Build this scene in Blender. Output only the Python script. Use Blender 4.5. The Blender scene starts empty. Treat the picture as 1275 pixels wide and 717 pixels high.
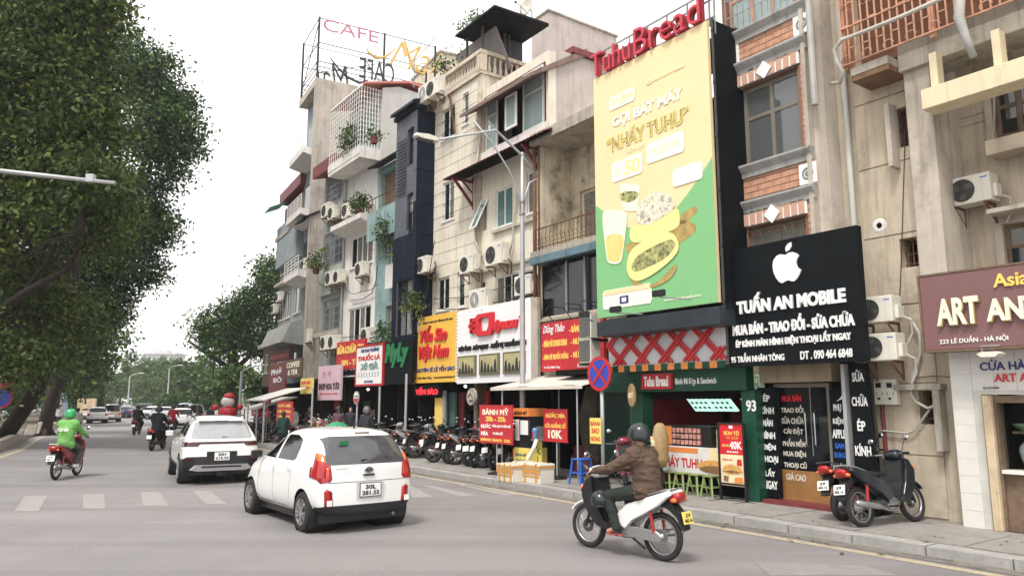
import bpy, bmesh, math, random
import numpy as np
from mathutils import Vector, Matrix, noise
random.seed(7); np.random.seed(7)
R = math.radians; PI = math.pi
HAZE = 0.0005
scene = bpy.context.scene
C = scene.collection
# ---------------------------------------------------------------- camera
PITCH = R(8.74); CAMH = 1.95; FPX = 920.0
cd = bpy.data.cameras.new('camera'); cam = bpy.data.objects.new('camera', cd); C.objects.link(cam)
cd.sensor_width = 36.0; cd.lens = 36.0*FPX/1275.0; cd.clip_start = 0.05; cd.clip_end = 3000
cam.location = (0, 0, CAMH); cam.rotation_euler = (PI/2+PITCH, 0, 0)
scene.camera = cam
# ---------------------------------------------------------------- world: bright overcast
SUN_EL, SUN_AZ = R(58), R(205)
w = bpy.data.worlds.new('World'); scene.world = w; w.use_nodes = True
nt = w.node_tree; bg = nt.nodes['Background']
sky = nt.nodes.new('ShaderNodeTexSky'); sky.sky_type = 'NISHITA'; sky.sun_disc = False
sky.sun_elevation = SUN_EL; sky.sun_rotation = SUN_AZ; sky.dust_density = 4; sky.ozone_density = .6; sky.air_density = 1.0
bw = nt.nodes.new('ShaderNodeHueSaturation'); bw.inputs['Saturation'].default_value = .22
nt.links.new(sky.outputs[0], bw.inputs['Color'])
mx = nt.nodes.new('ShaderNodeMix'); mx.data_type = 'RGBA'; mx.inputs[0].default_value = .82
nt.links.new(bw.outputs[0], mx.inputs[6]); mx.inputs[7].default_value = (9.45, 9.27, 9.1, 1)     # the even cloud deck
nt.links.new(mx.outputs[2], bg.inputs['Color']); bg.inputs['Strength'].default_value = .10
sl = bpy.data.lights.new('sun', 'SUN'); so = bpy.data.objects.new('sun', sl); C.objects.link(so)
sl.energy = 1.5; sl.angle = R(12); sl.color = (1, .96, .9)
_dir = Vector((math.sin(SUN_AZ)*math.cos(SUN_EL), math.cos(SUN_AZ)*math.cos(SUN_EL), math.sin(SUN_EL)))
so.rotation_euler = _dir.to_track_quat('Z', 'Y').to_euler(); so.location = (0, 0, 60)
scene.view_settings.view_transform = 'Standard'; scene.view_settings.look = 'None'
scene.view_settings.gamma = 1; scene.view_settings.exposure = 0.98
scene.cycles.max_bounces = 6; scene.cycles.diffuse_bounces = 2; scene.cycles.volume_bounces = 0; scene.cycles.transparent_max_bounces = 8

# ---------------------------------------------------------------- frames along the street
def ray(px, py):
    rx = (px-637.5)/FPX; ry = (358.5-py)/FPX
    return rx, math.cos(PITCH)-ry*math.sin(PITCH), math.sin(PITCH)+ry*math.cos(PITCH)
class Frame:                                        # x along the facades (to the right), y into the houses, z up
    def __init__(s, ox, oy, ang):
        s.ox, s.oy, s.ang = ox, oy, ang; s.c, s.s = math.cos(ang), math.sin(ang)
    def W(s, x, y, z=0): return (s.ox+s.c*x-s.s*y, s.oy+s.s*x+s.c*y, z)
    def L(s, X, Y): X -= s.ox; Y -= s.oy; return s.c*X+s.s*Y, -s.s*X+s.c*Y
    def P(s, px, py, y):                            # sight line met with the wall plane y
        r = ray(px, py); ly = -s.s*r[0]+s.c*r[1]; lx = s.c*r[0]+s.s*r[1]
        ox, oy = s.L(0, 0); k = (y-oy)/ly
        return ox+lx*k, CAMH+r[2]*k
    def G(s, px, py, z=0):
        r = ray(px, py); k = (z-CAMH)/r[2]; return s.L(r[0]*k, r[1]*k)
    def X(s, px, py, x):                            # sight line met with the plane x = const: gives y, z
        r = ray(px, py); lx = s.c*r[0]+s.s*r[1]; ly = -s.s*r[0]+s.c*r[1]
        ox, oy = s.L(0, 0); k = (x-ox)/lx
        return oy+ly*k, CAMH+r[2]*k
    def rc(s, y, pl, pr, pt, pb, at=None):
        at = (pl+pr)/2 if at is None else at; pm = (pt+pb)/2
        return s.P(pl, pm, y)[0], s.P(pr, pm, y)[0], s.P(at, pb, y)[1], s.P(at, pt, y)[1]
M = Frame(0, 0, -R(90-35.23))
_e = M.W(*M.P(426, 300, 13.0)[:1], 13.0)
E = Frame(_e[0], _e[1], -R(90-29.5))
WF = Frame(0, 0, 0)

# ---------------------------------------------------------------- materials
MATS = {}
def mat(name, col, rough=.6, metal=0, var=.12, scale=3.0, bump=0, bscale=60, streak=0, scol=(.03,.028,.025), coat=0, emit=0, spec=.5, blotch=0, bcol=None, tone=None, grain=0, lane=0):
    if name in MATS: return MATS[name]
    m = bpy.data.materials.new(name); m.use_nodes = True; n = m.node_tree.nodes; l = m.node_tree.links
    b = n['Principled BSDF']; b.inputs['Roughness'].default_value = rough; b.inputs['Metallic'].default_value = metal
    b.inputs['Coat Weight'].default_value = coat; b.inputs['Coat Roughness'].default_value = .05; b.inputs['Specular IOR Level'].default_value = spec
    tc = n.new('ShaderNodeTexCoord')
    def noisen(sc, det=4, vec=None, rg=.6):
        t = n.new('ShaderNodeTexNoise'); t.inputs['Scale'].default_value = sc; t.inputs['Detail'].default_value = det; t.inputs['Roughness'].default_value = rg
        l.new(vec or tc.outputs['Object'], t.inputs['Vector']); return t.outputs['Fac']
    def ramp(src, a, b_):
        r = n.new('ShaderNodeMapRange'); r.inputs['From Min'].default_value = a; r.inputs['From Max'].default_value = b_; l.new(src, r.inputs['Value']); return r.outputs[0]
    def mixc(fac, c1, c2, amt=1):
        x = n.new('ShaderNodeMix'); x.data_type = 'RGBA'
        if fac is None: x.inputs[0].default_value = amt
        elif amt != 1:
            q = n.new('ShaderNodeMath'); q.operation = 'MULTIPLY'; q.inputs[1].default_value = amt; l.new(fac, q.inputs[0]); l.new(q.outputs[0], x.inputs[0])
        else: l.new(fac, x.inputs[0])
        for i, c in ((6, c1), (7, c2)):
            if isinstance(c, tuple): x.inputs[i].default_value = (*c[:3], 1)
            else: l.new(c, x.inputs[i])
        return x.outputs[2]
    c = tuple(col)
    if var:
        c = mixc(ramp(noisen(scale), .3, .7), tuple(v*(1-var) for v in col), tuple(min(1, v*(1+var)) for v in col))
    if tone: c = mixc(ramp(noisen(scale*.3, 3), .42, .62), c, tone, .6)
    if blotch: c = mixc(ramp(noisen(scale*.55, 8, None, .72), .52, .66), c, bcol or scol, blotch)
    if streak:
        mp = n.new('ShaderNodeMapping'); mp.inputs['Scale'].default_value = (5, 5, .35); l.new(tc.outputs['Object'], mp.inputs['Vector'])
        c = mixc(ramp(noisen(1.3, 7, mp.outputs[0], .7), .5, .72), c, scol, streak)
    if lane:
        mp = n.new('ShaderNodeMapping'); mp.inputs['Scale'].default_value = (.035, .8, 1); l.new(tc.outputs['Object'], mp.inputs['Vector']); c = mixc(ramp(noisen(1.1, 5, mp.outputs[0], .65), .46, .68), c, tuple(v*.66 for v in col), lane)
    if grain: c = mixc(ramp(noisen(30, 3), .5, .68), c, tuple(min(1, v*1.45) for v in col), grain); c = mixc(ramp(noisen(.13, 5), .45, .6), c, tuple(v*.82 for v in col), .5)
    if isinstance(c, tuple): b.inputs['Base Color'].default_value = (*c, 1)
    else: l.new(c, b.inputs['Base Color'])
    if bump:
        bp = n.new('ShaderNodeBump'); bp.inputs['Strength'].default_value = bump; bp.inputs['Distance'].default_value = .02
        l.new(noisen(bscale, 6), bp.inputs['Height']); l.new(bp.outputs[0], b.inputs['Normal'])
    if emit:
        b.inputs['Emission Color'].default_value = (*col, 1); b.inputs['Emission Strength'].default_value = emit
    MATS[name] = m; return m
def glass(name, col, rough=.04, spec=1.0):
    m = mat(name, col, rough, 0, 0, spec=spec); return m
m_asph = mat('asphalt', (.215,.202,.199), .85, lane=.7, var=.13, scale=.5, bump=.5, bscale=70, blotch=.3, bcol=(.18,.17,.17), tone=(.28,.264,.26), grain=.6)
m_side = mat('sidewalk_concrete', (.28,.262,.24), .9, var=.2, scale=1.6, bump=.5, bscale=40, blotch=.7, bcol=(.13,.12,.11))
m_kerb = mat('kerb_concrete', (.33,.32,.3), .9, var=.2, scale=4, bump=.5, bscale=30, blotch=.45, bcol=(.14,.13,.12))
m_paint = mat('road_paint', (.295,.278,.268), .85, var=.12, scale=9, blotch=.9, bcol=(.235,.222,.22))
m_yline = mat('yellow_paint', (.40,.34,.24), .8, var=.2, scale=5, blotch=.7, bcol=(.18,.17,.16))
m_soil = mat('soil', (.09,.07,.045), .95, var=.3, scale=2, bump=.6)
m_beige = mat('beige_render', (.52,.44,.335), .9, var=.16, scale=1.3, bump=.3, streak=.5, scol=(.14,.115,.09), blotch=.55, bcol=(.22,.19,.15))
m_conc = mat('weathered_concrete', (.40,.36,.30), .92, var=.16, scale=2.2, bump=.5, bscale=25, streak=.6, scol=(.08,.075,.065), blotch=.55, bcol=(.15,.14,.12))
m_conc2 = mat('pale_concrete', (.52,.46,.385), .92, var=.14, scale=1.8, bump=.4, streak=.55, scol=(.13,.115,.1), blotch=.55, bcol=(.22,.19,.16))
m_cside = mat('stained_side_wall', (.46,.415,.36), .92, var=.14, scale=1.2, bump=.3, streak=.6, scol=(.11,.10,.09), blotch=.5, bcol=(.2,.18,.16))
m_lampon = mat('lit_bulb', (1,.85,.6), .4, var=0, emit=9)
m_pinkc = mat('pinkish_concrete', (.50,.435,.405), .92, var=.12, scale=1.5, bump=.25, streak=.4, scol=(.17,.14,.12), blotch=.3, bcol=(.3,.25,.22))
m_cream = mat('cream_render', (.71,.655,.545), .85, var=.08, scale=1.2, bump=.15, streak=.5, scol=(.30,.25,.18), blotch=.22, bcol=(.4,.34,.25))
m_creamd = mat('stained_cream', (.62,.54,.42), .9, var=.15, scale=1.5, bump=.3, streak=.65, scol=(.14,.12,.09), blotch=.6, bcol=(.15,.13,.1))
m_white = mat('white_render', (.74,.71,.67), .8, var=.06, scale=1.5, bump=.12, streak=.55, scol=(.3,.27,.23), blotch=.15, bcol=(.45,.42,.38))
m_peel = mat('peeling_plaster', (.60,.52,.38), .95, var=.2, scale=2.2, bump=.6, streak=.5, scol=(.09,.08,.06), blotch=.85, bcol=(.13,.12,.09))
m_grey = mat('grey_render', (.27,.275,.26), .9, var=.16, scale=1.5, bump=.2, streak=.75, scol=(.12,.115,.1), blotch=.3, bcol=(.2,.2,.18))
m_bluegrey = mat('blue_grey_render', (.27,.31,.33), .85, var=.14, scale=1.4, bump=.15, streak=.6, scol=(.09,.09,.09), blotch=.3)
m_teal = mat('teal_render', (.24,.36,.36), .9, var=.2, scale=1.6, bump=.3, streak=.75, scol=(.07,.08,.075), blotch=.7, bcol=(.42,.41,.37))
m_navy = mat('navy_cladding', (.004,.008,.021), .65, spec=.2, var=.1, scale=2, bump=.05, streak=.25, scol=(.06,.065,.08))
m_slate = mat('slate_cladding', (.10,.11,.135), .6, var=.18, scale=2, bump=.2, streak=.4)
m_brick = mat('orange_brick', (.50,.27,.175), .85, var=.22, scale=5, bump=.3, streak=.3, scol=(.2,.11,.08))
m_mort = mat('mortar', (.24,.13,.09), .95, var=.2)
m_greyst = mat('grey_moulding', (.36,.35,.335), .8, var=.12, scale=4, bump=.3, streak=.6, scol=(.09,.085,.08))
m_frw = mat('white_frame', (.78,.77,.74), .45, var=.04)
m_frdark = mat('bronze_frame', (.19,.165,.13), .5, var=.1)
m_wood = mat('weathered_wood', (.17,.115,.075), .8, var=.3, scale=6, streak=.5)
m_gl = glass('dark_glass', (.016,.022,.026), .03)
m_glg = glass('green_glass', (.10,.19,.18), .05)
m_glb = glass('black_glass', (.006,.008,.012), .05, .6)
m_glp = glass('pale_glass', (.33,.43,.42), .08)
m_curt = mat('curtained_glass', (.20,.19,.165), .15, var=.3, scale=5, streak=.3, spec=.8)
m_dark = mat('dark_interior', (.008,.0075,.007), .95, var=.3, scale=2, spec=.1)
m_blk = mat('black_plastic', (.013,.013,.014), .45, var=.1)
m_rub = mat('rubber', (.018,.018,.019), .8, var=.15, scale=20)
m_steel = mat('grey_steel', (.33,.34,.35), .45, .6, var=.08)
m_chrome = mat('chrome', (.6,.6,.62), .18, 1, var=.05)
m_alu = mat('alloy', (.42,.42,.43), .35, .8, var=.08)
m_galv = mat('galvanised', (.46,.47,.48), .5, .4, var=.1)
m_rust = mat('rusty_iron', (.16,.075,.04), .85, var=.4, scale=8, streak=.4)
m_cage = mat('orange_brown_bars', (.52,.27,.17), .7, var=.25, scale=5, streak=.35)
m_pipe = mat('grey_pvc', (.42,.41,.38), .6, var=.1, streak=.3)
m_cable = mat('cable', (.03,.03,.03), .7, var=.1)
m_cab2 = mat('pale_hose', (.5,.48,.42), .7, var=.15, scale=8)
m_acw = mat('ivory_casing', (.70,.67,.58), .5, var=.06, streak=.3, scol=(.3,.27,.22))
m_acg = mat('grille_dark', (.05,.05,.047), .6, var=.2)
m_red = mat('red_sign', (.50,.022,.03), .45, var=.06)
m_redl = mat('red_letter', (.62,.02,.03), .4, var=.05)
m_maroon = mat('maroon_metal', (.17,.03,.033), .6, var=.2, scale=6)
m_signblk = mat('black_sign', (.004,.006,.008), .6, var=.2, spec=.15)
m_lw = mat('white_letter', (.86,.86,.84), .4, var=.03)
m_cream_l = mat('cream_letter', (.85,.80,.62), .4, var=.03)
m_yel = mat('yellow_sign', (.80,.47,.07), .5, var=.05)
m_yel2 = mat('lemon_sign', (.80,.66,.16), .5, var=.05)
m_ylet = mat('yellow_letter', (.9,.62,.14), .4, var=.03)
m_mauve = mat('mauve_sign', (.20,.10,.10), .45, var=.06, scale=2)
m_green = mat('shop_green', (.005,.06,.032), .45, var=.12, scale=2)
m_dgreen = mat('deep_green', (.008,.04,.028), .5, var=.15)
m_green_l = mat('green_letter', (.012,.17,.06), .4, var=.05)
m_posty = mat('poster_yellow', (.84,.67,.38), .5, var=.035, scale=1.2, bump=.12, bscale=2.5)
m_postg = mat('poster_green', (.21,.49,.21), .5, var=.03)
m_orange = mat('orange_print', (.75,.25,.06), .5, var=.08)
m_pink = mat('pink_sign', (.66,.47,.54), .5, var=.04)
m_brown = mat('brown_sign', (.10,.055,.035), .6, var=.2)
m_blue = mat('blue_plastic', (.03,.13,.55), .4, var=.05)
m_navyl = mat('navy_print', (.02,.03,.2), .5, var=.05)
m_tile = mat('white_tile', (.70,.685,.64), .25, var=.04, scale=4)
m_carw = mat('white_car_paint', (.80,.80,.785), .25, var=.01, coat=.8)
m_tail = mat('red_lens', (.36,.010,.012), .12, var=.1, scale=12, coat=.6)
m_taild = mat('dark_red_lens', (.06,.006,.01), .12, var=.1, coat=.6)
m_amber = mat('orange_lens', (.75,.17,.03), .15, var=.1, coat=.6)
m_bark = mat('bark', (.034,.025,.019), .95, var=.3, scale=5, bump=.9, bscale=14, streak=.4, scol=(.03,.025,.02))
m_skin = mat('skin', (.44,.26,.19), .55, var=.05)
m_hair = mat('hair', (.012,.01,.009), .6, var=.2)

# ---------------------------------------------------------------- mesh building
class MB:
    def __init__(s): s.v = []; s.f = []; s.m = []
    def add(s, vs, fs, mi=0):
        o = len(s.v); s.v += [tuple(v) for v in vs]; s.f += [tuple(i+o for i in f) for f in fs]; s.m += [mi]*len(fs); return s
    def box(s, x0, x1, y0, y1, z0, z1, mi=0):
        if x0 > x1: x0, x1 = x1, x0
        if y0 > y1: y0, y1 = y1, y0
        if z0 > z1: z0, z1 = z1, z0
        return s.add([(x0,y0,z0),(x1,y0,z0),(x1,y1,z0),(x0,y1,z0),(x0,y0,z1),(x1,y0,z1),(x1,y1,z1),(x0,y1,z1)],
                     [(0,3,2,1),(4,5,6,7),(0,1,5,4),(1,2,6,5),(2,3,7,6),(3,0,4,7)], mi)
    def bar(s, p, q, w, h=None, mi=0, up=(0,0,1)):   # rectangular bar from p to q
        h = h or w; p, q = Vector(p), Vector(q); d = (q-p)
        if d.length < 1e-6: return s
        d.normalize(); upv = Vector(up)
        if abs(d.dot(upv)) > .98: upv = Vector((1,0,0))
        a = d.cross(upv).normalized()*w/2; b = a.cross(d).normalized()*h/2
        vs = [p-a-b, p+a-b, p+a+b, p-a+b, q-a-b, q+a-b, q+a+b, q-a+b]
        return s.add(vs, [(0,1,2,3),(4,7,6,5),(0,4,5,1),(1,5,6,2),(2,6,7,3),(3,7,4,0)], mi)
    def tube(s, pts, r, n=6, mi=0, caps=True):
        pts = [Vector(p) for p in pts]; rs = r if isinstance(r, (list, tuple)) else [r]*len(pts)
        rings = []; pa = None
        for i, p in enumerate(pts):
            d = (pts[min(i+1, len(pts)-1)]-pts[max(i-1, 0)]).normalized()
            if pa is None: pa = d.orthogonal().normalized()
            pa = (pa-d*pa.dot(d))
            pa = pa.normalized() if pa.length > 1e-5 else d.orthogonal().normalized()
            pb = d.cross(pa)
            rings.append([p+(pa*math.cos(2*PI*k/n)+pb*math.sin(2*PI*k/n))*rs[i] for k in range(n)])
        vs = [v for rg in rings for v in rg]; fs = []
        for i in range(len(pts)-1):
            for k in range(n): fs.append((i*n+k, i*n+(k+1)%n, (i+1)*n+(k+1)%n, (i+1)*n+k))
        if caps: fs += [tuple(range(n))[::-1], tuple(range((len(pts)-1)*n, len(pts)*n))]
        return s.add(vs, fs, mi)
    def prism(s, poly, lo, hi, axis='x', inset=0, mi=0):      # poly in the plane across axis; rounded rim if inset
        n = len(poly); cx = sum(p[0] for p in poly)/n; cy = sum(p[1] for p in poly)/n
        def P(p, t): return (t, p[0], p[1]) if axis == 'x' else ((p[0], t, p[1]) if axis == 'y' else (p[0], p[1], t))
        def sh(k): return [(p[0]+(cx-p[0])*k, p[1]+(cy-p[1])*k) for p in poly]
        if inset:
            th = (hi-lo); lv = [(sh(inset), lo), (sh(inset*.3), lo+th*.12), (poly, lo+th*.4), (poly, hi-th*.4), (sh(inset*.3), hi-th*.12), (sh(inset), hi)]
        else: lv = [(poly, lo), (poly, hi)]
        vs = [P(p, t) for pl, t in lv for p in pl]; fs = []
        for i in range(len(lv)-1):
            for k in range(n): fs.append((i*n+k, i*n+(k+1)%n, (i+1)*n+(k+1)%n, (i+1)*n+k))
        fs += [tuple(range(n))[::-1], tuple(range((len(lv)-1)*n, len(lv)*n))]
        return s.add(vs, fs, mi)
    def lathe(s, prof, c=(0,0,0), axis='z', n=16, mi=0):      # prof: (radius, height)
        vs = []; fs = []; m = len(prof)
        for k in range(n):
            a = 2*PI*k/n
            for r, h in prof:
                x, y = r*math.cos(a), r*math.sin(a)
                v = (x, y, h) if axis == 'z' else ((h, x, y) if axis == 'x' else (x, h, y))
                vs.append((v[0]+c[0], v[1]+c[1], v[2]+c[2]))
        for k in range(n):
            for i in range(m-1): fs.append((k*m+i, ((k+1)%n)*m+i, ((k+1)%n)*m+i+1, k*m+i+1))
        return s.add(vs, fs, mi)
    def ball(s, c, r, n=12, mi=0, cut=-1):
        r = r if isinstance(r, (tuple, list)) else (r, r, r); m = n//2+1; vs = []; fs = []
        for i in range(m):
            t = -PI/2+PI*i/(m-1); t = max(t, math.asin(cut) if cut > -1 else t)
            for k in range(n):
                a = 2*PI*k/n; vs.append((c[0]+r[0]*math.cos(t)*math.cos(a), c[1]+r[1]*math.cos(t)*math.sin(a), c[2]+r[2]*math.sin(t)))
        for i in range(m-1):
            for k in range(n): fs.append((i*n+k, i*n+(k+1)%n, (i+1)*n+(k+1)%n, (i+1)*n+k))
        return s.add(vs, fs, mi)
    def cap(s, p, q, r1, r2=None, n=10):                      # capsule for bodies
        r2 = r1 if r2 is None else r2; p, q = Vector(p), Vector(q); d = (q-p); L = d.length; d = d.normalized() if L > 1e-6 else Vector((0,0,1))
        pts = []; rs = []
        for t in (-1, -.85, -.5, 0): pts.append(p+d*r1*t); rs.append(max(.001, r1*math.sqrt(max(0, 1-t*t))))
        for t in (0, .5, .85, 1): pts.append(q+d*r2*t); rs.append(max(.001, r2*math.sqrt(max(0, 1-t*t))))
        return s.tube(pts, rs, n)
    def mesh(s, name, mats, smooth=False, off=(0,0,0)):
        me = bpy.data.meshes.new(name)
        o = off; me.from_pydata([(v[0]-o[0], v[1]-o[1], v[2]-o[2]) for v in s.v], [], s.f)
        for m in (mats if isinstance(mats, (list, tuple)) else [mats]): me.materials.append(m)
        if any(s.m): me.polygons.foreach_set('material_index', s.m)
        bm = bmesh.new(); bm.from_mesh(me); bmesh.ops.recalc_face_normals(bm, faces=bm.faces); bm.to_mesh(me); bm.free()
        if smooth: me.polygons.foreach_set('use_smooth', [True]*len(me.polygons))
        me.update(); return me
def link(name, me, parent=None, loc=None):
    o = bpy.data.objects.new(name, me); C.objects.link(o)
    if parent is not None: o.parent = parent
    if loc: o.location = loc
    return o
class Thing:
    def __init__(s, name, label, cat, o=(0,0,0), fr=None, rz=0, group=None, kind=None):
        s.fr = fr or M; s.o = o; s.ob = bpy.data.objects.new(name, None); C.objects.link(s.ob); s.ob.empty_display_size = .2
        s.ob.location = s.fr.W(*o); s.ob.rotation_euler = (0, 0, s.fr.ang+rz)
        if label: s.ob['label'] = label
        if cat: s.ob['category'] = cat
        if group: s.ob['group'] = group
        if kind: s.ob['kind'] = kind
    def part(s, name, mb, m, parent=None, smooth=False, bevel=0, label=None):
        o = link(name, mb.mesh(name, m, smooth, s.o if s.rel else (0,0,0)), parent or s.ob)
        if bevel:
            b = o.modifiers.new('b', 'BEVEL'); b.width = bevel; b.segments = 2; b.limit_method = 'ANGLE'
        if label: o['label'] = label
        return o
    rel = True
    def pieces(s, name, me, locs, parent=None):
        return [link(name, me, parent or s.ob, (l[0]-s.o[0], l[1]-s.o[1], l[2]-s.o[2])) for l in locs]
class Local(Thing): rel = False                        # parts given in the thing's own coordinates
def single(name, mb, m, label, cat, o=(0,0,0), fr=None, group=None, smooth=False, bevel=0, rz=0, rel=True):
    fr = fr or M; ob = link(name, mb.mesh(name, m, smooth, o if rel else (0,0,0))); ob.location = fr.W(*o); ob.rotation_euler = (0,0,fr.ang+rz)
    ob['label'] = label; ob['category'] = cat
    if group: ob['group'] = group
    if bevel:
        b = ob.modifiers.new('b', 'BEVEL'); b.width = bevel; b.segments = 2; b.limit_method = 'ANGLE'
    return ob
def struct(name, mb, m, fr=None, kind='structure', smooth=False):
    fr = fr or M; ob = link(name, mb.mesh(name, m, smooth)); ob.location = (fr.ox, fr.oy, 0); ob.rotation_euler = (0,0,fr.ang); ob['kind'] = kind; return ob
_tx = {}
def text_mesh(s, bold=0.0, ext=.03, shear=0, sp=1.0, serif=False):
    k = (s, bold, ext, shear, sp)
    if k in _tx: return _tx[k]
    cu = bpy.data.curves.new('t', 'FONT'); cu.body = s; cu.offset = bold; cu.extrude = ext; cu.resolution_u = 3; cu.shear = shear; cu.space_character = sp; cu.space_line = .9
    cu.align_x = 'CENTER'
    ob = bpy.data.objects.new('t', cu); C.objects.link(ob); bpy.context.view_layer.update()
    me = bpy.data.meshes.new_from_object(ob.evaluated_get(bpy.context.evaluated_depsgraph_get()))
    bpy.data.objects.remove(ob); n = len(me.vertices); co = np.empty(n*3); me.vertices.foreach_get('co', co); co = co.reshape(-1, 3)
    fs = [tuple(p.vertices) for p in me.polygons]; bpy.data.meshes.remove(me)
    _tx[k] = (co, fs); return co, fs
def text(T, s, x0, x1, z0, z1, y, m, ext=.02, bold=.012, name='lettering', parent=None, shear=0, sp=1.0, flip=False, arc=0):
    co, fs = text_mesh(s, bold, .05, shear, sp)
    a, b = co.min(0), co.max(0); q = (co-a)/np.maximum(b-a, 1e-6)
    if flip: q[:, 0] = 1-q[:, 0]
    mb = MB(); mb.v = [(x0+(x1-x0)*v[0], y-ext*v[2], z0+(z1-z0)*v[1]) for v in q]; mb.f = fs; mb.m = [0]*len(fs)
    return T.part(name, mb, m, parent)
def lines(T, rows, x0, x1, z0, z1, y, m, bold=.012, gap=.28, ext=.015, width=None, parent=None):
    n = len(rows); h = (z1-z0)/n
    for i, r in enumerate(rows):
        zt = z1-i*h; wd = (x1-x0)*(min(1, max(.3, len(r)/max(len(q) for q in rows))) if width is None else width); c = (x0+x1)/2
        text(T, r, c-wd/2, c+wd/2, zt-h*(1-gap/2), zt-h*gap/2, y, m if not isinstance(m, list) else m[i], ext, bold, parent=parent)
def copy_thing(ob, loc, rz, label=None, group=None):
    r = ob.copy(); C.objects.link(r); r.location = loc; r.rotation_euler = (r.rotation_euler[0], r.rotation_euler[1], rz)
    if label: r['label'] = label
    if group: r['group'] = group
    for c in ob.children:
        k = c.copy(); C.objects.link(k); k.parent = r
        for g in c.children:
            q = g.copy(); C.objects.link(q); q.parent = k
    return r

def holed(x0, x1, z0, z1, y, th, holes):               # a wall slab with real openings and reveals
    mb = MB(); hs = [(max(a, x0), min(b, x1), max(c, z0), min(d, z1)) for a, b, c, d in holes]; hs = [h for h in hs if h[0] < h[1]-.01 and h[2] < h[3]-.01]
    xs = sorted({round(v, 4) for v in [x0, x1]+[h[0] for h in hs]+[h[1] for h in hs]}); zs = sorted({round(v, 4) for v in [z0, z1]+[h[2] for h in hs]+[h[3] for h in hs]})
    idx = {}
    def V(x, z):
        if (x, z) not in idx: idx[(x, z)] = len(mb.v); mb.v.append((x, y, z))
        return idx[(x, z)]
    for i in range(len(xs)-1):
        for j in range(len(zs)-1):
            cx, cz = (xs[i]+xs[i+1])/2, (zs[j]+zs[j+1])/2
            if any(h[0] < cx < h[1] and h[2] < cz < h[3] for h in hs): continue
            mb.f.append((V(xs[i], zs[j]), V(xs[i+1], zs[j]), V(xs[i+1], zs[j+1]), V(xs[i], zs[j+1]))); mb.m.append(0)
    def q(a, b, c, d): mb.add([a, b, c, d], [(0, 1, 2, 3)])
    for a, b, c, d in hs+[(x0, x1, z0, z1)]:
        q((a,y,c),(a,y,d),(a,y+th,d),(a,y+th,c)); q((b,y,c),(b,y,d),(b,y+th,d),(b,y+th,c)); q((a,y,d),(b,y,d),(b,y+th,d),(a,y+th,d)); q((a,y,c),(b,y,c),(b,y+th,c),(a,y+th,c))
    return mb
def window(T, r, y, nx=2, nz=1, fm=None, gm=None, fw=.06, rec=.1, sill=True, splits=None, bars=False, name='window'):
    x0, x1, z0, z1 = r; fm = fm or m_frw; gm = gm or m_gl; cur = gm in (m_gl, m_glb, m_glg); yy = y+rec; mb = MB()
    mb.box(x0, x1, yy, yy+.06, z1-fw, z1); mb.box(x0, x1, yy, yy+.06, z0, z0+fw); mb.box(x0, x0+fw, yy, yy+.06, z0+fw, z1-fw); mb.box(x1-fw, x1, yy, yy+.06, z0+fw, z1-fw)
    xs = [x0+fw+(x1-x0-2*fw)*i/nx for i in range(nx+1)]
    zs = splits and [z0+fw]+[z0+(z1-z0)*k for k in splits]+[z1-fw] or [z0+fw+(z1-z0-2*fw)*i/nz for i in range(nz+1)]
    for x in xs[1:-1]: mb.box(x-fw*.45, x+fw*.45, yy+.004, yy+.056, z0+fw, z1-fw)
    for z in zs[1:-1]:
        for i in range(nx): mb.box(xs[i]+(fw*.45 if i else 0), xs[i+1]-(fw*.45 if i < nx-1 else 0), yy+.008, yy+.052, z-fw*.4, z+fw*.4)
    if sill: mb.box(x0-.06, x1+.06, y-.07, yy-.002, z0-.06, z0-.002)
    wo = T.part(name, mb, fm)
    for i in range(nx):
        for j in range(len(zs)-1):
            p = MB().box(xs[i], xs[i+1], yy+.025, yy+.035, zs[j], zs[j+1]); T.part('pane', p, m_curt if cur and random.random() < .28 else gm, wo)
    if bars:
        b = MB(); n = max(3, int((x1-x0)/.13)); yb = y-.03
        for i in range(n+1): x = x0+(x1-x0)*i/n; b.box(x-.008, x+.008, yb-.008, yb+.008, z0, z1)
        for k in range(5): z = z0+(z1-z0)*k/4; b.box(x0, x1, yb-.02, yb-.01, z-.01, z+.01)
        T.part('window_bars', b, m_steel, wo)
    return wo
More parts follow.
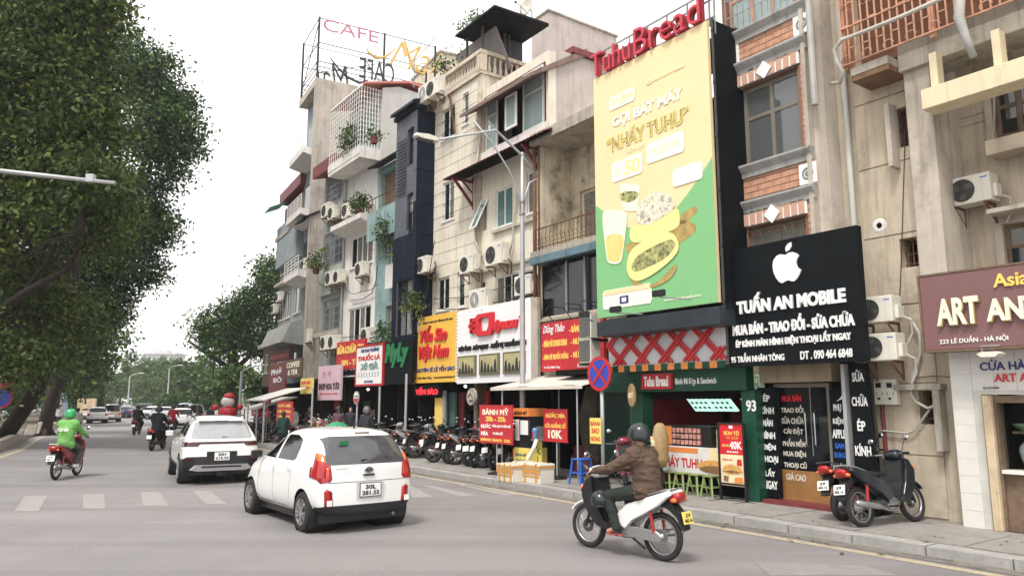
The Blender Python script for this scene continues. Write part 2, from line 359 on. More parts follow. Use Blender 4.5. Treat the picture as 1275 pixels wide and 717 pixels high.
def ac_unit(px, py, wpx, y, label, fr=None, hz=None, fan=1, mirror=False):
    fr = fr or M; x, z = fr.P(px, py, y); w = fr.P(px+wpx/2, py, y)[0]-fr.P(px-wpx/2, py, y)[0]; w = max(.62, min(.95, w))*(.9+.03*(int(py) % 5)); h = w*.72
    T = Local('air_conditioner', label, 'air conditioner', (x, y, z-h/2), fr, group='outdoor air conditioner units on the facades')
    T.part('casing', MB().box(-w/2, w/2, -.32, 0, 0, h), m_acw, bevel=.015)
    cx = -w*.14; g = MB(); rr = h*.4
    g.lathe([(rr, -.323), (rr, -.335), (rr*.93, -.335), (rr*.93, -.325)], (cx, 0, h/2), 'y', 20)
    for k in range(3): g.lathe([(rr*(.25+.22*k), -.333), (rr*(.29+.22*k), -.333)], (cx, 0, h/2), 'y', 20)
    for k in range(8):
        a = PI*k/8; g.bar((cx-rr*.95*math.cos(a), -.331, h/2-rr*.95*math.sin(a)), (cx+rr*.95*math.cos(a), -.331, h/2+rr*.95*math.sin(a)), .008)
    T.part('fan_grille', g, m_frw if fan == 2 else m_acg)
    fb = MB(); fb.lathe([(0, -.324), (rr*.95, -.324)], (cx, 0, h/2), 'y', 20); T.part('fan_housing', fb, m_acg)
    bl = MB()
    for k in range(3):
        a = 2*PI*k/3+px; bl.add([(cx, -.326, h/2), (cx+rr*.85*math.cos(a), -.327, h/2+rr*.85*math.sin(a)), (cx+rr*.9*math.cos(a+.5), -.329, h/2+rr*.9*math.sin(a+.5)), (cx+rr*.6*math.cos(a+.9), -.328, h/2+rr*.6*math.sin(a+.9))], [(0,1,2,3)])
    T.part('fan_blade', bl, mat('fan_grey', (.13,.13,.12), .5))
    T.part('logo', MB().box(w*.28, w*.44, -.323, -.320, h*.82, h*.86), m_blue)
    for s in (-1, 1): b = MB(); b.bar((s*w*.36, .02, -.02), (s*w*.36, -.36, -.02), .035); b.bar((s*w*.36, .02, -.3), (s*w*.36, -.33, -.03), .025); b.bar((s*w*.36, .015, -.02), (s*w*.36, .015, -.32), .03); T.part('bracket', b, m_rust)
    T.part('valve_cover', MB().box(w/2, w/2+.06, -.25, -.06, h*.12, h*.6), m_acw, bevel=.01)
    pts = [(w/2+.05, -.1, h*.2), (w/2+.16, -.06, h*.05), (w/2+.14, -.02, -.2), (w/2+.05, .0, -.35)]
    T.part('hose', MB().tube(pts, .02, 6), m_cab2 if int(px) % 2 else m_cable)
    return T
# ================================================================ ground, road, pavement
KY = 10.02
struct('ground', MB().box(-1500, 1500, -300, 2500, -.6, -.05), m_soil, WF)
g = MB(); g.add([(-900,-60,0),(900,-60,0),(900,900,0),(-900,900,0)], [(0,1,2,3)]); struct('road', g, m_asph, WF)
bend = [(14, KY), (-31, KY), (-37, KY+.25), (-44, KY+1.0), (-52, KY+2.3), (-120, KY+15.5)]
sw = MB(); inner = [(14, 30), (-31, 30), (-120, 40)]
poly = bend+inner[::-1]; sw.prism([(p[0], p[1]+.3) for p in bend]+inner[::-1], -.04, .12, 'z')
sidewalk = struct('sidewalk', sw, m_side)
ks = MB().box(-.49, .49, 0, .3, -.02, .125); kme = ks.mesh('kerb_stone', m_kerb)
i = 0
for a, b in zip(bend[:-1], bend[1:]):
    L = math.dist(a, b); n = max(1, int(L)); ang = math.atan2(a[1]-b[1], a[0]-b[0])
    if a[0] < -70: break
    for k in range(n):
        t = (k+.5)/n; o = link('kerb_stone', kme, sidewalk, (a[0]+(b[0]-a[0])*t, a[1]+(b[1]-a[1])*t, .003*((i*7) % 5-2))); o.rotation_euler = (0, 0, ang+R(random.uniform(-.7, .7))); o.scale = (L/n, 1, 1); i += 1
        if a[0]+(b[0]-a[0])*t < -60: break
# pavement slab joints: recessed strips between proud slabs close by
slab = MB().box(-.72, .72, -.72, .72, 0, .012); sme = slab.mesh('paving_slab', m_side)
for ix in range(-12, 3):
    for iy in range(1):
        o = link('paving_slab', sme, sidewalk, (-ix*0+ix*1.47-1, KY+.3+.75+iy*1.47, .12+.002*((ix*5) % 3))); o.scale = (1, .98, 1)
mk = MB()
def strip(mb, x0, x1, y0, y1, z=.004): mb.add([(x0,y0,z),(x1,y0,z),(x1,y1,z),(x0,y1,z)], [(0,1,2,3)])
ye = MB()
for a, b in zip(bend[:-1], bend[1:]): ye.add([(a[0],a[1]-.55,.004),(b[0],b[1]-.55,.004),(b[0],b[1]-.38,.004),(a[0],a[1]-.38,.004)], [(0,1,2,3)])
struct('edge_line', ye, m_yline)
gut = MB()
for a, b in zip(bend[:-1], bend[1:]): gut.add([(a[0],a[1]-.28,.005),(b[0],b[1]-.28,.005),(b[0],b[1]+.02,.005),(a[0],a[1]+.02,.005)], [(0,1,2,3)])
struct('gutter', gut, mat('gutter_dirt', (.17,.155,.135), .95, var=.3, scale=3, blotch=.5))
cwm = MB()
for q in ('31.6,616.7,59,616.7,47.9,636.2,17.6,636.4','103.5,615,129.4,615,131.5,632.5,103.5,633','174.7,612.3,198,611.6,209.6,629.2,178.6,629.7','239.4,610.5,261.4,610.5,283.4,627.4,256.2,627.4','299,608.5,318,608.5,340,625,315,625','365,606,385,606,425,623,400,623','430,604,450,604,500,621,475,621','500,605,513,605,540.4,618.6,515,619.5','522.8,603.4,537,604,594,616.8,573,617.9','565.6,602.5,582,603.4,648,615.5,629,616.8','622.7,603,633.7,603,696,614,673,615'):
    v = [float(t) for t in q.split(',')]; cwm.add([M.G(v[k], v[k+1], .004)+(.004,) for k in (0, 2, 4, 6)], [(0,1,2,3)])
struct('crosswalk_marking', cwm, m_paint)
# drain grate patch by the no-stopping pole and worn patches
rg = random.Random(3)
# left planted strip with its kerb
lk = [(-18.9, 26.5), (-20.94, 30.9), (-26.6, 41.0), (-34.9, 57.6), (-58, 104), (-75, 138)]
pl = MB(); pl.prism(lk+[(-88, 134), (-66, 98), (-43, 53), (-34.6, 37), (-29, 26.5)], -.03, .30, 'z')
strip_o = struct('planted_verge', pl, m_soil, WF)
bk = MB().box(-.47, .47, -.16, .16, -.02, .42); bme = bk.mesh('kerb_block', mat('painted_kerb', (.42,.36,.31), .9, var=.2, scale=3, streak=.5, blotch=.5, bcol=(.2,.12,.09)))
for a, b in zip(lk[:3], lk[1:4]):
    L = math.dist(a, b); n = int(L/1.0); ang = math.atan2(b[1]-a[1], b[0]-a[0])
    for k in range(n):
        t = (k+.5)/n; o = link('kerb_block', bme, strip_o, (a[0]+(b[0]-a[0])*t, a[1]+(b[1]-a[1])*t, 0)); o.rotation_euler = (0, 0, ang); o.scale = (L/n/1.0, 1, 1)
yl = MB()
for a, b in zip(lk[:4], lk[1:5]): yl.add([(a[0]+.75,a[1],.004),(a[0]+1.0,a[1],.004),(b[0]+1.0,b[1],.004),(b[0]+.75,b[1],.004)], [(0,1,2,3)])
struct('verge_edge_line', yl, m_yline, WF)
lp = MB(); lp.prism([(-29,26.5),(-34.6,37),(-43,53),(-66,98),(-88,134),(-160,134),(-160,26.5)], -.02, .14, 'z'); struct('park_path', lp, m_side, WF)

# ================================================================ trees
def leafmat(name, c1, c2, c3):
    m = bpy.data.materials.new(name); m.use_nodes = True; n = m.node_tree.nodes; l = m.node_tree.links; b = n['Principled BSDF']
    a = n.new('ShaderNodeAttribute'); a.attribute_name = 'leaf_tone'; r = n.new('ShaderNodeValToRGB'); e = r.color_ramp.elements
    e[0].color = (*c1, 1); e[1].color = (*c3, 1); x = e.new(.72); x.color = (*c2, 1); l.new(a.outputs['Fac'], r.inputs[0]); l.new(r.outputs[0], b.inputs['Base Color'])
    b.inputs['Roughness'].default_value = .5; b.inputs['Specular IOR Level'].default_value = .22
    t = n.new('ShaderNodeBsdfTranslucent'); l.new(r.outputs[0], t.inputs['Color']); ms = n.new('ShaderNodeMixShader'); ms.inputs[0].default_value = .2
    l.new(b.outputs[0], ms.inputs[1]); l.new(t.outputs[0], ms.inputs[2]); l.new(ms.outputs[0], n['Material Output'].inputs['Surface']); return m
LF = dict(a=leafmat('olive_leaves', (.020,.042,.010), (.10,.155,.035), (.33,.33,.08)), b=leafmat('dark_leaves', (.011,.032,.011), (.065,.125,.034), (.22,.34,.09)),
          c=leafmat('mid_leaves', (.03,.07,.02), (.075,.13,.035), (.17,.24,.06)), d=leafmat('pale_leaves', (.06,.11,.04), (.11,.17,.06), (.2,.26,.1)))  # on far trees the pale tones put haze into the leaf colour
def leaves_mesh(name, blobs, per, clump, size, m, rng, droop=.3):
    P_ = None; pts = []; tone = []
    for (c, r, k) in blobs:
        nc = int(k); d = rng.normal(size=(nc, 3)); d /= np.linalg.norm(d, axis=1)[:, None]
        rad = rng.uniform(.25, 1, nc)**.45; cc = np.array(c)+d*rad[:, None]*np.array(r)
        tt = rng.uniform(0, 1, nc)**1.4
        n = per; p = cc[:, None, :]+rng.normal(size=(nc, n, 3))*clump*np.array([1, 1, .75]); pts.append(p.reshape(-1, 3)); tone.append(np.clip(tt[:, None]*.75+rng.uniform(-.12, .35, (nc, n)), 0, 1).reshape(-1))
    P = np.concatenate(pts); T = np.concatenate(tone); N = len(P)
    ax = rng.normal(size=(N, 3)); ax[:, 2] -= droop; ax /= np.linalg.norm(ax, axis=1)[:, None]
    s = rng.normal(size=(N, 3)); s -= ax*(s*ax).sum(1)[:, None]; s /= np.linalg.norm(s, axis=1)[:, None]
    L = (size*rng.uniform(.4, 1.3, N))[:, None]; Wd = L*.27
    v = np.stack([P, P+ax*L*.45+s*Wd, P+ax*L, P+ax*L*.5-s*Wd], 1).reshape(-1, 3)
    me = bpy.data.meshes.new(name); me.vertices.add(4*N); me.vertices.foreach_set('co', v.ravel()); me.loops.add(4*N); me.loops.foreach_set('vertex_index', np.arange(4*N)); me.polygons.add(N)
    me.polygons.foreach_set('loop_start', np.arange(0, 4*N, 4)); me.polygons.foreach_set('loop_total', np.full(N, 4)); me.materials.append(m); me.update(calc_edges=True)
    at = me.attributes.new('leaf_tone', 'FLOAT', 'FACE'); at.data.foreach_set('value', T); return me
def tree(label, base, trunk, limbs, blobs, per, clump, size, lf, seed, group=None, name='street_tree', zb=0, droop=.3):
    """trunk: [(dx,dy,z,r)...]; limbs: list of the same; blobs ((x,y,z),(rx,ry,rz),clumps), all relative to base"""
    T = Local(name, label, 'tree', (base[0], base[1], zb), WF, group=group); rng = np.random.default_rng(seed); rr = random.Random(seed)
    mb = MB(); mb.tube([t[:3] for t in trunk], [t[3] for t in trunk], 10)
    for a in range(5):
        an = a*1.25+seed; mb.tube([(trunk[0][0]+math.cos(an)*.1, trunk[0][1]+math.sin(an)*.1, .55), (trunk[0][0]+math.cos(an)*trunk[0][3]*1.25, trunk[0][1]+math.sin(an)*trunk[0][3]*1.25, .05), (trunk[0][0]+math.cos(an)*trunk[0][3]*2, trunk[0][1]+math.sin(an)*trunk[0][3]*2, -.15)], [trunk[0][3]*.5, trunk[0][3]*.3, .05], 6)
    T.part('trunk', mb, m_bark, smooth=True)
    lb = MB()
    for L in limbs: lb.tube([t[:3] for t in L], [t[3] for t in L], 7)
    top = trunk[-1]
    for (c, r, k) in blobs:
        s = min([Vector(t[:3]) for t in trunk]+[Vector(t[:3]) for L in limbs for t in L], key=lambda q: (q-Vector(c)).length); c = Vector(c)
        if (s-c).length > .8: lb.tube([s, s.lerp(c, .5)+Vector((rr.uniform(-.3,.3), rr.uniform(-.3,.3), .3)), c], [.13, .09, .05], 6)
        for q in range(7):
            e = c+Vector([rr.uniform(-1, 1)*r[j]*.75 for j in range(3)]); lb.tube([c, c.lerp(e, .5)+Vector((0, 0, .2)), e], [.045, .03, .012], 4)
    T.part('branches', lb, m_bark, smooth=True)
    me = leaves_mesh('crown', blobs, per, clump, size, LF[lf], rng, droop); link('crown', me, T.ob)
    return T
def blob(px, py, rpx, Y, n, base, ry=None, rd=None):       # a crown lobe by its place in the view at depth Y
    r = ray(px, py); k = Y/r[1]; X = r[0]*k; Z = CAMH+r[2]*k; s = Y/FPX
    return ((X-base[0], Y-base[1], Z), (rpx*s, rd or rpx*s, (ry or rpx)*s), n)
def wpt(px, py, Y, base, r): q = ray(px, py); k = Y/q[1]; return (q[0]*k-base[0], Y-base[1], CAMH+q[2]*k, r)
# near left tree: olive and yellowing, fills the upper left
b0 = (-24.6, 34)
B = lambda px, py, r, Y, n, ry=None, base=b0: blob(px, py, r, Y, n, base, ry)
tree('huge old olive tree at the left edge with yellowing clusters and a bare bough', b0,
     [(0,0,-.1,.5), (.4,0,2.2,.42), (1.0,-.3,4.6,.38), (1.4,-.6,8,.42), (1.2,-1,12,.3), (.8,-1.5,16,.18)],
     [[wpt(-30,410,31,b0,.3), wpt(0,387,30,b0,.22), wpt(30,365,29,b0,.17), wpt(70,342,28,b0,.12), wpt(85,335,28,b0,.06)], [wpt(10,300,31,b0,.3), wpt(14,270,29,b0,.24), wpt(5,200,27,b0,.2)], [wpt(30,365,29,b0,.12), wpt(55,330,28.5,b0,.07), wpt(68,308,28,b0,.04)],
      [wpt(20,330,30,b0,.08), wpt(60,300,27,b0,.05), wpt(100,290,26,b0,.03)]],
     [B(0,0,70,28,70), B(70,10,60,27,70), B(100,15,36,26,34), B(20,90,70,28,80), B(90,90,58,27,75), B(112,130,30,26,24), B(30,170,65,28,75), B(95,180,45,27,50), B(120,225,26,26,18), B(10,240,60,29,60), B(75,250,50,28,42), B(125,265,28,27,16), B(30,310,40,30,22), B(-60,150,90,31,60), B(-60,20,80,31,50), B(60,-60,80,28,60), B(-50,300,60,32,30), B(115,300,26,28,10), B(125,-5,16,26,10), B(20,375,46,31,34), B(75,395,36,32,26), B(30,425,30,32,18), B(-20,410,50,32,26), B(18,445,30,30.5,16), B(55,440,26,31,12), B(-15,455,30,31,12)], 115, .5, .24, 'a', 11)
b1 = (-27.4, 44)
B1 = lambda px, py, r, Y, n, ry=None: blob(px, py, r, Y, n, b1, ry)
tree('tall dark green tree leaning over the road, second from left', b1,
     [(0,0,-.1,.42), (.2,0,2,.36), (1.2,0,5,.32), (2.6,0,8,.34), (4,-.5,12,.26), (5,-.5,17,.16)],
     [[wpt(60,440,43,b1,.2), wpt(100,330,42,b1,.16), wpt(130,180,41,b1,.14), wpt(165,160,40,b1,.08)], [wpt(130,180,41,b1,.12), wpt(190,150,40,b1,.06)]],
     [B1(165,78,24,41,26), B1(195,88,24,41,24), B1(215,125,24,41,26), B1(180,125,36,42,48), B1(230,155,16,41,12), B1(205,170,34,41,42), B1(160,182,22,42,13), B1(200,208,28,41,24), B1(180,230,22,42,10), B1(228,180,18,41,14),
      B1(150,240,34,42,30), B1(185,268,22,42,20), B1(160,290,36,42,44), B1(203,290,17,42,14), B1(120,300,50,43,60), B1(170,335,26,42,30), B1(125,360,38,43,44), B1(80,360,50,44,52), B1(143,380,20,42,16), B1(105,410,32,44,26), B1(50,400,50,45,44), B1(140,50,30,42,26), B1(60,440,30,45,14)], 95, .52, .25, 'b', 23)
b2 = (-38.2, 62)
B2 = lambda px, py, r, Y, n: blob(px, py, r, Y, n, b2)
tree('shaded street tree with yellow-green lower leaves, third from the left edge', b2,
     [(0,0,-.1,.6), (.2,0,3,.5), (.8,0,6,.4), (1.4,0,10,.3)], [],
     [B2(20,440,45,60,40), B2(60,455,36,60,40), B2(100,440,36,60,44), B2(115,435,20,59,18), B2(138,428,11,58,6), B2(106,460,14,59,10), B2(85,472,22,60,16), B2(60,400,50,62,46), B2(0,400,60,62,46), B2(110,395,40,62,36), B2(0,470,40,62,28)], 50, .75, .45, 'c', 31)
b3 = (-48.5, 88)
B3 = lambda px, py, r, Y, n: blob(px, py, r, Y, n, b3)
tree('small far street tree beside the verge beyond the third trunk', b3, [(0,0,-.1,.4), (.3,0,4,.3), (.6,0,7,.2)], [],
     [B3(105,470,16,86,16), B3(90,485,18,86,18), B3(118,484,10,86,7), B3(80,480,26,88,26), B3(40,480,30,88,26), B3(0,485,34,88,24), B3(100,497,9,86,5)], 42, .8, .6, 'b', 33)
# extra trunks by the kerb, tall
bt = (-21.9, 33.5)
tree('leaning old trunk rising from the verge at the very left edge', (-23.0, 35.5), [(-1.2,0,-.1,.40), (.2,0,2.2,.34), (1.2,0,4.6,.3), (1.6,0,8,.3), (1.5,0,12,.2)], [], [blob(40,330,40,36,26,(-23.0,35.5)), blob(60,250,44,36,30,(-23.0,35.5)), blob(15,380,36,36,24,(-23.0,35.5)), blob(80,300,36,37,26,(-23.0,35.5))], 90, .5, .24, 'a', 41)
# right-hand tree
b4 = (-23.2, 62)
B4 = lambda px, py, r, Y, n: blob(px, py, r, Y, n, b4)
tree('dark broad-leaved tree with hanging roots before the far houses', b4, [(0,0,-.1,.55), (.2,0,3,.5), (-.2,0,6,.4), (0,0,9,.25)],
     [[(0,0,4.5,.25),(-2.5,0,6,.15),(-4,0,7,.1)], [(0,0,4.5,.25),(2,0,6.5,.15)]],
     [B4(262,405,16,60,16), B4(256,426,13,60,12), B4(285,392,18,60,22), B4(285,425,20,60,26), B4(310,380,20,60,24), B4(310,410,24,60,30), B4(335,345,16,60,14), B4(338,325,9,60,5), B4(350,370,20,62,20), B4(335,400,24,62,26), B4(322,432,18,61,14), B4(345,440,20,62,14), B4(340,355,14,61,12)], 85, .6, .30, 'b', 51)
rt = MB()
for px in (266, 273, 279, 285, 296, 303, 312): a = wpt(px, 442, 61, (0,0), 0)[:3]; b_ = wpt(px+random.uniform(-2,2), 478+random.uniform(-8,10), 61, (0,0), 0)[:3]; rt.tube([a, b_], .05, 5)
bo = bpy.data.objects[[o.name for o in C.objects if o.get('label','').startswith('dark broad-leaved')][0]]
ro = link('hanging_roots', rt.mesh('hanging_roots', m_bark, off=(b4[0], b4[1], 0)), bo)
# background trees beyond the junction
bgt = [('hazy rounded grey-green tree left of the avenue end', 150, 482, 22, 150, 'd', 448, 'tree'), ('tall hazy tree behind the left lamp post', 170, 470, 26, 160, 'd', 458, 'tree'), ('tall hazy tree at the middle of the avenue end', 207, 466, 22, 165, 'd', 445, 'tree'),
       ('broad yellow-green tree beyond the right lamp post', 238, 478, 34, 120, 'c', 448, 'tree'), ('spreading flat topped bright green tree over the parked cars', 205, 499, 20, 95, 'c', 490, 'flat'), ('dark tree beside the inflatable figure', 262, 492, 20, 100, 'c', 470, 'tree'),
       ('yellow-green tree behind the far awnings', 288, 482, 24, 57, 'd', 462, 'tree'), ('low leafy tree by the far shop signs', 322, 486, 16, 56, 'd', 470, 'tree'), ('dim rounded tree behind the white van', 122, 495, 16, 140, 'd', 478, 'tree'), ('far dark tree left of the small trucks', 88, 498, 20, 125, 'b', 480, 'tree'), ('far tree above the park railings', 30, 495, 30, 110, 'b', 475, 'tree'), ('hazy tree behind the flat topped tree', 182, 490, 16, 140, 'd', 472, 'tree')]
for k, (lab, px, py, r, Y, lf, top, ty) in enumerate(bgt):
    q = ray(px, py); bx = q[0]*Y/q[1]; s = Y/FPX; base = (bx, Y); zz = CAMH+q[2]*Y/q[1]
    bl = []
    rr = random.Random(k)
    for j in range(9 if ty == 'tree' else 6):
        a = rr.uniform(0, 6.28); d = rr.uniform(.1, .75)*r*s
        bl.append(((math.cos(a)*d*(1.3 if ty == 'flat' else 1), math.sin(a)*d, zz+(rr.uniform(-.5, .8)*(r*s) if ty == 'tree' else rr.uniform(-.5, .5))), (r*s*.5, r*s*.5, r*s*(.45 if ty == 'tree' else .14)), 16))
    tree(lab, base, [(0,0,-.1,.35), (.1,0,zz*.5,.28), (0,0,zz,.18)], [], bl, 34, .5*r*s/4, .11*r*s*.8+.3, lf, 60+k, name='background_tree')
hd = MB().box(-200, 120, 0, 6, 0, 9)
# a far wooded mass closing the avenue
rng = np.random.default_rng(5); bl = []
for k in range(60):
    x = -170+k*4.2; bl.append(((x, rng.uniform(-8, 12), 4+rng.uniform(0, 3)), (5, 5, 5.5), 18))
wl = link('distant_wood', leaves_mesh('distant_wood', bl, 26, 1.3, 1.3, LF['d'], rng)); wl.location = (0, 215, 0); wl['kind'] = 'stuff'; wl['label'] = 'distant belt of trees closing the avenue'; wl['category'] = 'wood'
# houses and trees across the street behind the viewer: they stand in the window reflections
for k, (x, wd, hh, mm) in enumerate(((-38, 6, 17, m_white), (-31.7, 5, 21, m_cream), (-26.4, 5, 15, m_conc2), (-21.2, 6, 19, m_white))):
    T = Thing('opposite_house', 'plain house across the street behind the viewer, %s' % ('tallest but two, far end', 'tallest and cream', 'lowest and grey', 'white, nearest the right end')[k], 'building', (x, -14, 0)); hs = [(x+wd*u, x+wd*(u+.3), z, z+1.6) for u in (.1, .55) for z in np.arange(4, hh-2, 3)]
    wb_ = holed(-x-wd, -x, 0, hh, 14, .3, [(-b, -a, c, d) for a, b, c, d in hs]); wb_.v = [(-v[0], -v[1], v[2]) for v in wb_.v]; T.part('wall', wb_, mm); T.part('backing', MB().box(x, x+wd, -16, -14.31, 0, hh-.1), m_dark)
    for z in np.arange(3.6, hh-2, 3): T.part('balcony', MB().box(x+.3, x+wd-.3, -13.99, -13.1, z, z+.15).box(x+.3, x+wd-.3, -13.15, -13.1, z+.15, z+.9), mm)
for k, (x, y_) in enumerate(((-30, -8.5), (-21, -9.5))):
    w_ = M.W(x, y_); tree('bushy tree across the street behind the viewer, %s' % ('the far one', 'the near one')[k], w_[:2], [(0,0,-.1,.3), (.2,0,4,.2), (0,0,6,.1)], [], [((0,0,7),(2.4,2.4,2),40), ((1.4,1,6),(1.5,1.5,1.3),20), ((-1.4,-.6,6.4),(1.5,1.5,1.3),20)], 30, .4, .3, 'b', 80+k)
# hazy block far off
T = Local('tower_block', 'pale hazy tower block with a flat roof rising above the far trees', 'building', (ray(196,445)[0]*420/ray(196,445)[1], 420, 0), WF)
m_haz = mat('far_wall', (.5,.5,.5), .9, var=.05)
wb = MB().box(-9.5, 9.5, 0, 14, 0, 28.5); T.part('wall', wb, m_haz); rf = MB().box(-8, 11, -1, 15, 28.5, 29.4).box(-3, 4, 3, 9, 29.4, 31); T.part('roof', rf, m_haz)
wm = MB().box(-.7, .7, -.06, -.01, 0, 1.6).mesh('window', m_gl)
T.pieces('window', wm, [(x-0+T.o[0], T.o[1], z) for x in (-7.5,-4.5,-1.5,1.5,4.5,7.5) for z in (16,19,22,25)])
for k, (x, yy, ww, hh, lab) in enumerate([]):
    T = Local('far_house', lab, 'building', (x, yy, 0), WF); T.part('wall', MB().box(-ww/2, ww/2, 0, 10, 0, hh), m_haz); T.part('roof', MB().prism([(-ww/2-.5, hh), (ww/2+.5, hh), (0, hh+1)], -.5, 10.5, 'y'), m_haz)
    T.pieces('window', wm, [(x+a, yy, 2.0+3*b) for a in (-6,-2,2,6) for b in range(2)])

# ================================================================ street lamps, poles
T = Local('street_lamp', 'tall galvanised street lamp with a curved double arm in front of the cream house', 'street lamp', M.W(*M.G(651, 588, .12), .12)[:2]+(.12,), WF, rz=M.ang)
zt = M.P(650, 195, M.G(651,588,.12)[1])[1]
zr = M.P(650, 262, M.G(651,588,.12)[1])[1]
T.part('pole', MB().tube([(0,0,0), (0,0,1.2), (0,0,zr), (0,0,zt)], [.085,.08,.06,.035], 12), m_galv, smooth=True)
T.part('base_plate', MB().box(-.2,.2,-.2,.2,0,.02).lathe([(.12,.02),(.11,.5),(.085,.55)], n=12), m_galv)
T.part('clamp', MB().lathe([(.075,zr-.25),(.09,zr-.25),(.09,zr-.2),(.075,zr-.2)], n=10).lathe([(.075,zr+.1),(.09,zr+.1),(.09,zr+.15),(.075,zr+.15)], n=10), m_steel)
ah = M.P(550, 181, M.G(651,588,.12)[1]-2.6)[1]
am = MB(); am.tube([(0,.55,zr+.9),(0,-.0,zr+1.45),(0,-.9,zr+2.0),(0,-2.75,ah)], [.03,.035,.035,.03], 8); am.tube([(0,-.04,zr-.2),(0,-.12,zr+.3),(0,-.45,zr+.95),(0,-1.0,zr+1.6),(0,-1.6,zr+2.1)], .024, 7); am.tube([(0,.04,zr-.2),(0,.1,zr+.3),(0,.25,zr+.7),(0,.55,zr+.9)], .024, 7); am.bar((0,-1.1,zr+1.7),(0,-1.1,zr+2.08),.03)
T.part('arm', am, m_galv, smooth=True)
T.part('lamp_head', MB().prism([(-2.7,ah-.06),(-2.7,ah+.05),(-3.0,ah+.09),(-3.35,ah+.05),(-3.4,ah-.03),(-3.2,ah-.07)], -.11, .11, 'x', .15), m_acw)
T.part('diffuser', MB().box(-.08,.08,-3.3,-2.85,ah-.09,ah-.06), m_acg)
T = Local('signal_mast', 'slim steel mast arm reaching in from the left edge over the crossing', 'street lamp', (-15.2, 18, 0), WF)
q0 = ray(0, 213); q1 = ray(143, 228); Z0 = CAMH+q0[2]*18/q0[1]; Z1 = CAMH+q1[2]*18/q1[1]; X1 = q1[0]*18/q1[1]+15.2; X0 = q0[0]*18/q0[1]+15.2
sl_ = (Z1-Z0)/(X1-X0)
T.part('pole', MB().tube([(0,0,0),(0,0,3),(0,0,Z0-sl_*X0)], [.11,.09,.07], 12), m_galv, smooth=True)
T.part('arm', MB().tube([(0,0,Z0-sl_*X0),(X1,0,Z1)], [.075,.045], 10), m_galv, smooth=True)
xa = ray(113, 222)[0]*18/ray(113,222)[1]+15.2
T.part('bracket', MB().box(xa-.1, xa+.1, -.07, .07, Z1+.02, Z1+.22), m_galv, bevel=.01)
for lab, px, top, Y in (('slender lamp post in the traffic far left of the avenue', 158, 468, 110), ('slender lamp post above the flat topped tree', 207, 458, 115), ('thin pale lamp post beside the inflatable figure', 298, 462, 52)):
    q = ray(px, 515); X = q[0]*Y/q[1]; qt = ray(px, top); zt = CAMH+qt[2]*Y/qt[1]
    T = Local('street_lamp', lab, 'street lamp', (X, Y, 0), WF, group='far street lamps'); T.part('pole', MB().tube([(0,0,0),(0,0,zt)], [.13,.08], 8), m_galv); T.part('arm', MB().tube([(0,0,zt-.05),(.6,-.2,zt+.25),(1.8,-.6,zt+.4)], .045, 6), m_galv); T.part('lamp_head', MB().box(1.6,2.3,-.75,-.5,zt+.34,zt+.46), m_acw, bevel=.02)
# ================================================================ houses
def xat(px, py, y, fr=None): return (fr or M).P(px, py, y)[0]
def zat(px, py, y, fr=None): return (fr or M).P(px, py, y)[1]
def body(T, x0, x1, z0, z1, y, dep, m, name='side_wall'): return T.part(name, MB().box(x0, x1, y, y+dep, z0, z1), m)
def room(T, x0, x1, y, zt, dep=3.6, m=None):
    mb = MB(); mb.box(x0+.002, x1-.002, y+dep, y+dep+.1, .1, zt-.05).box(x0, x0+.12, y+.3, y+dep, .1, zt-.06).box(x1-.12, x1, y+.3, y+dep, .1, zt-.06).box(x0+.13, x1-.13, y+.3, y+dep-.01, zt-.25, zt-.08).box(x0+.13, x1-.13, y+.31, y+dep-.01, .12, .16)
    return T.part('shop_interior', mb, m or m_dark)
def roller(T, x0, x1, y, z0, z1, m): 
    mb = MB(); n = int((z1-z0)/.1)
    for i in range(n): mb.box(x0, x1, y, y+.02+.02*(i % 2), z0+i*.1, z0+i*.1+.1)
    return T.part('roller_shutter', mb, m)

# ---- 1 beige house at the right ------------------------------------------------------------
yb, yr = 12.42, 13.1
xl = xat(1060, 300, yb); xc0 = xat(1133, 200, 12.15); xc1 = xc0+.42; xr = 2.0
T = Thing('beige_house', 'weathered beige rendered house with grooved walls, caged balcony and concrete beams at the right edge', 'building', (xl, yb, 0))
h1 = M.rc(yb+.05, 1117, 1136, 135, 185); h2 = M.rc(yb, 1122, 1144, 296, 333); h3 = M.rc(yb, 1146, 1168, 486, 528)
T.part('wall', holed(xl-1.3, xc0+.02, 0, 11.5, yb, .35, [h1, h2, h3]), m_beige)
for h in (h1, h2, h3): T.part('window_recess', MB().box(h[0], h[1], yb+.34, yb+.4, h[2], h[3]), m_dark)
wf = MB(); hh = h1; wf.box(hh[0]-.03, hh[0]+.05, yb-.28, yb-.001, hh[2]-.35, hh[3]+.06); T.part('fin', wf, m_conc2)
wf = MB(); hh = h3; wf.box(hh[0]-.3, hh[1]+.16, yb-.22, yb-.001, hh[3]+.01, hh[3]+.1).box(hh[1]+.03, hh[1]+.13, yb-.22, yb-.001, hh[2]-.4, hh[3]+.005); T.part('window_hood', wf, m_conc)
gr = MB()
for h in h1, h2, h3:
    n = 3
    for k in range(n): x = h[0]+(h[1]-h[0])*(k+.5)/n; gr.box(x-.01, x+.01, yb+.12, yb+.14, h[2], h[3])
    for k in range(3): z = h[2]+(h[3]-h[2])*(k+.5)/3; gr.box(h[0], h[1], yb+.143, yb+.155, z-.01, z+.01)
T.part('window_bars', gr, m_rust)
T.part('wall', MB().box(xc0+.021, xat(1190,560,12.05)-.002, yb+.003, yb+.35, 0, 2.95), m_beige)
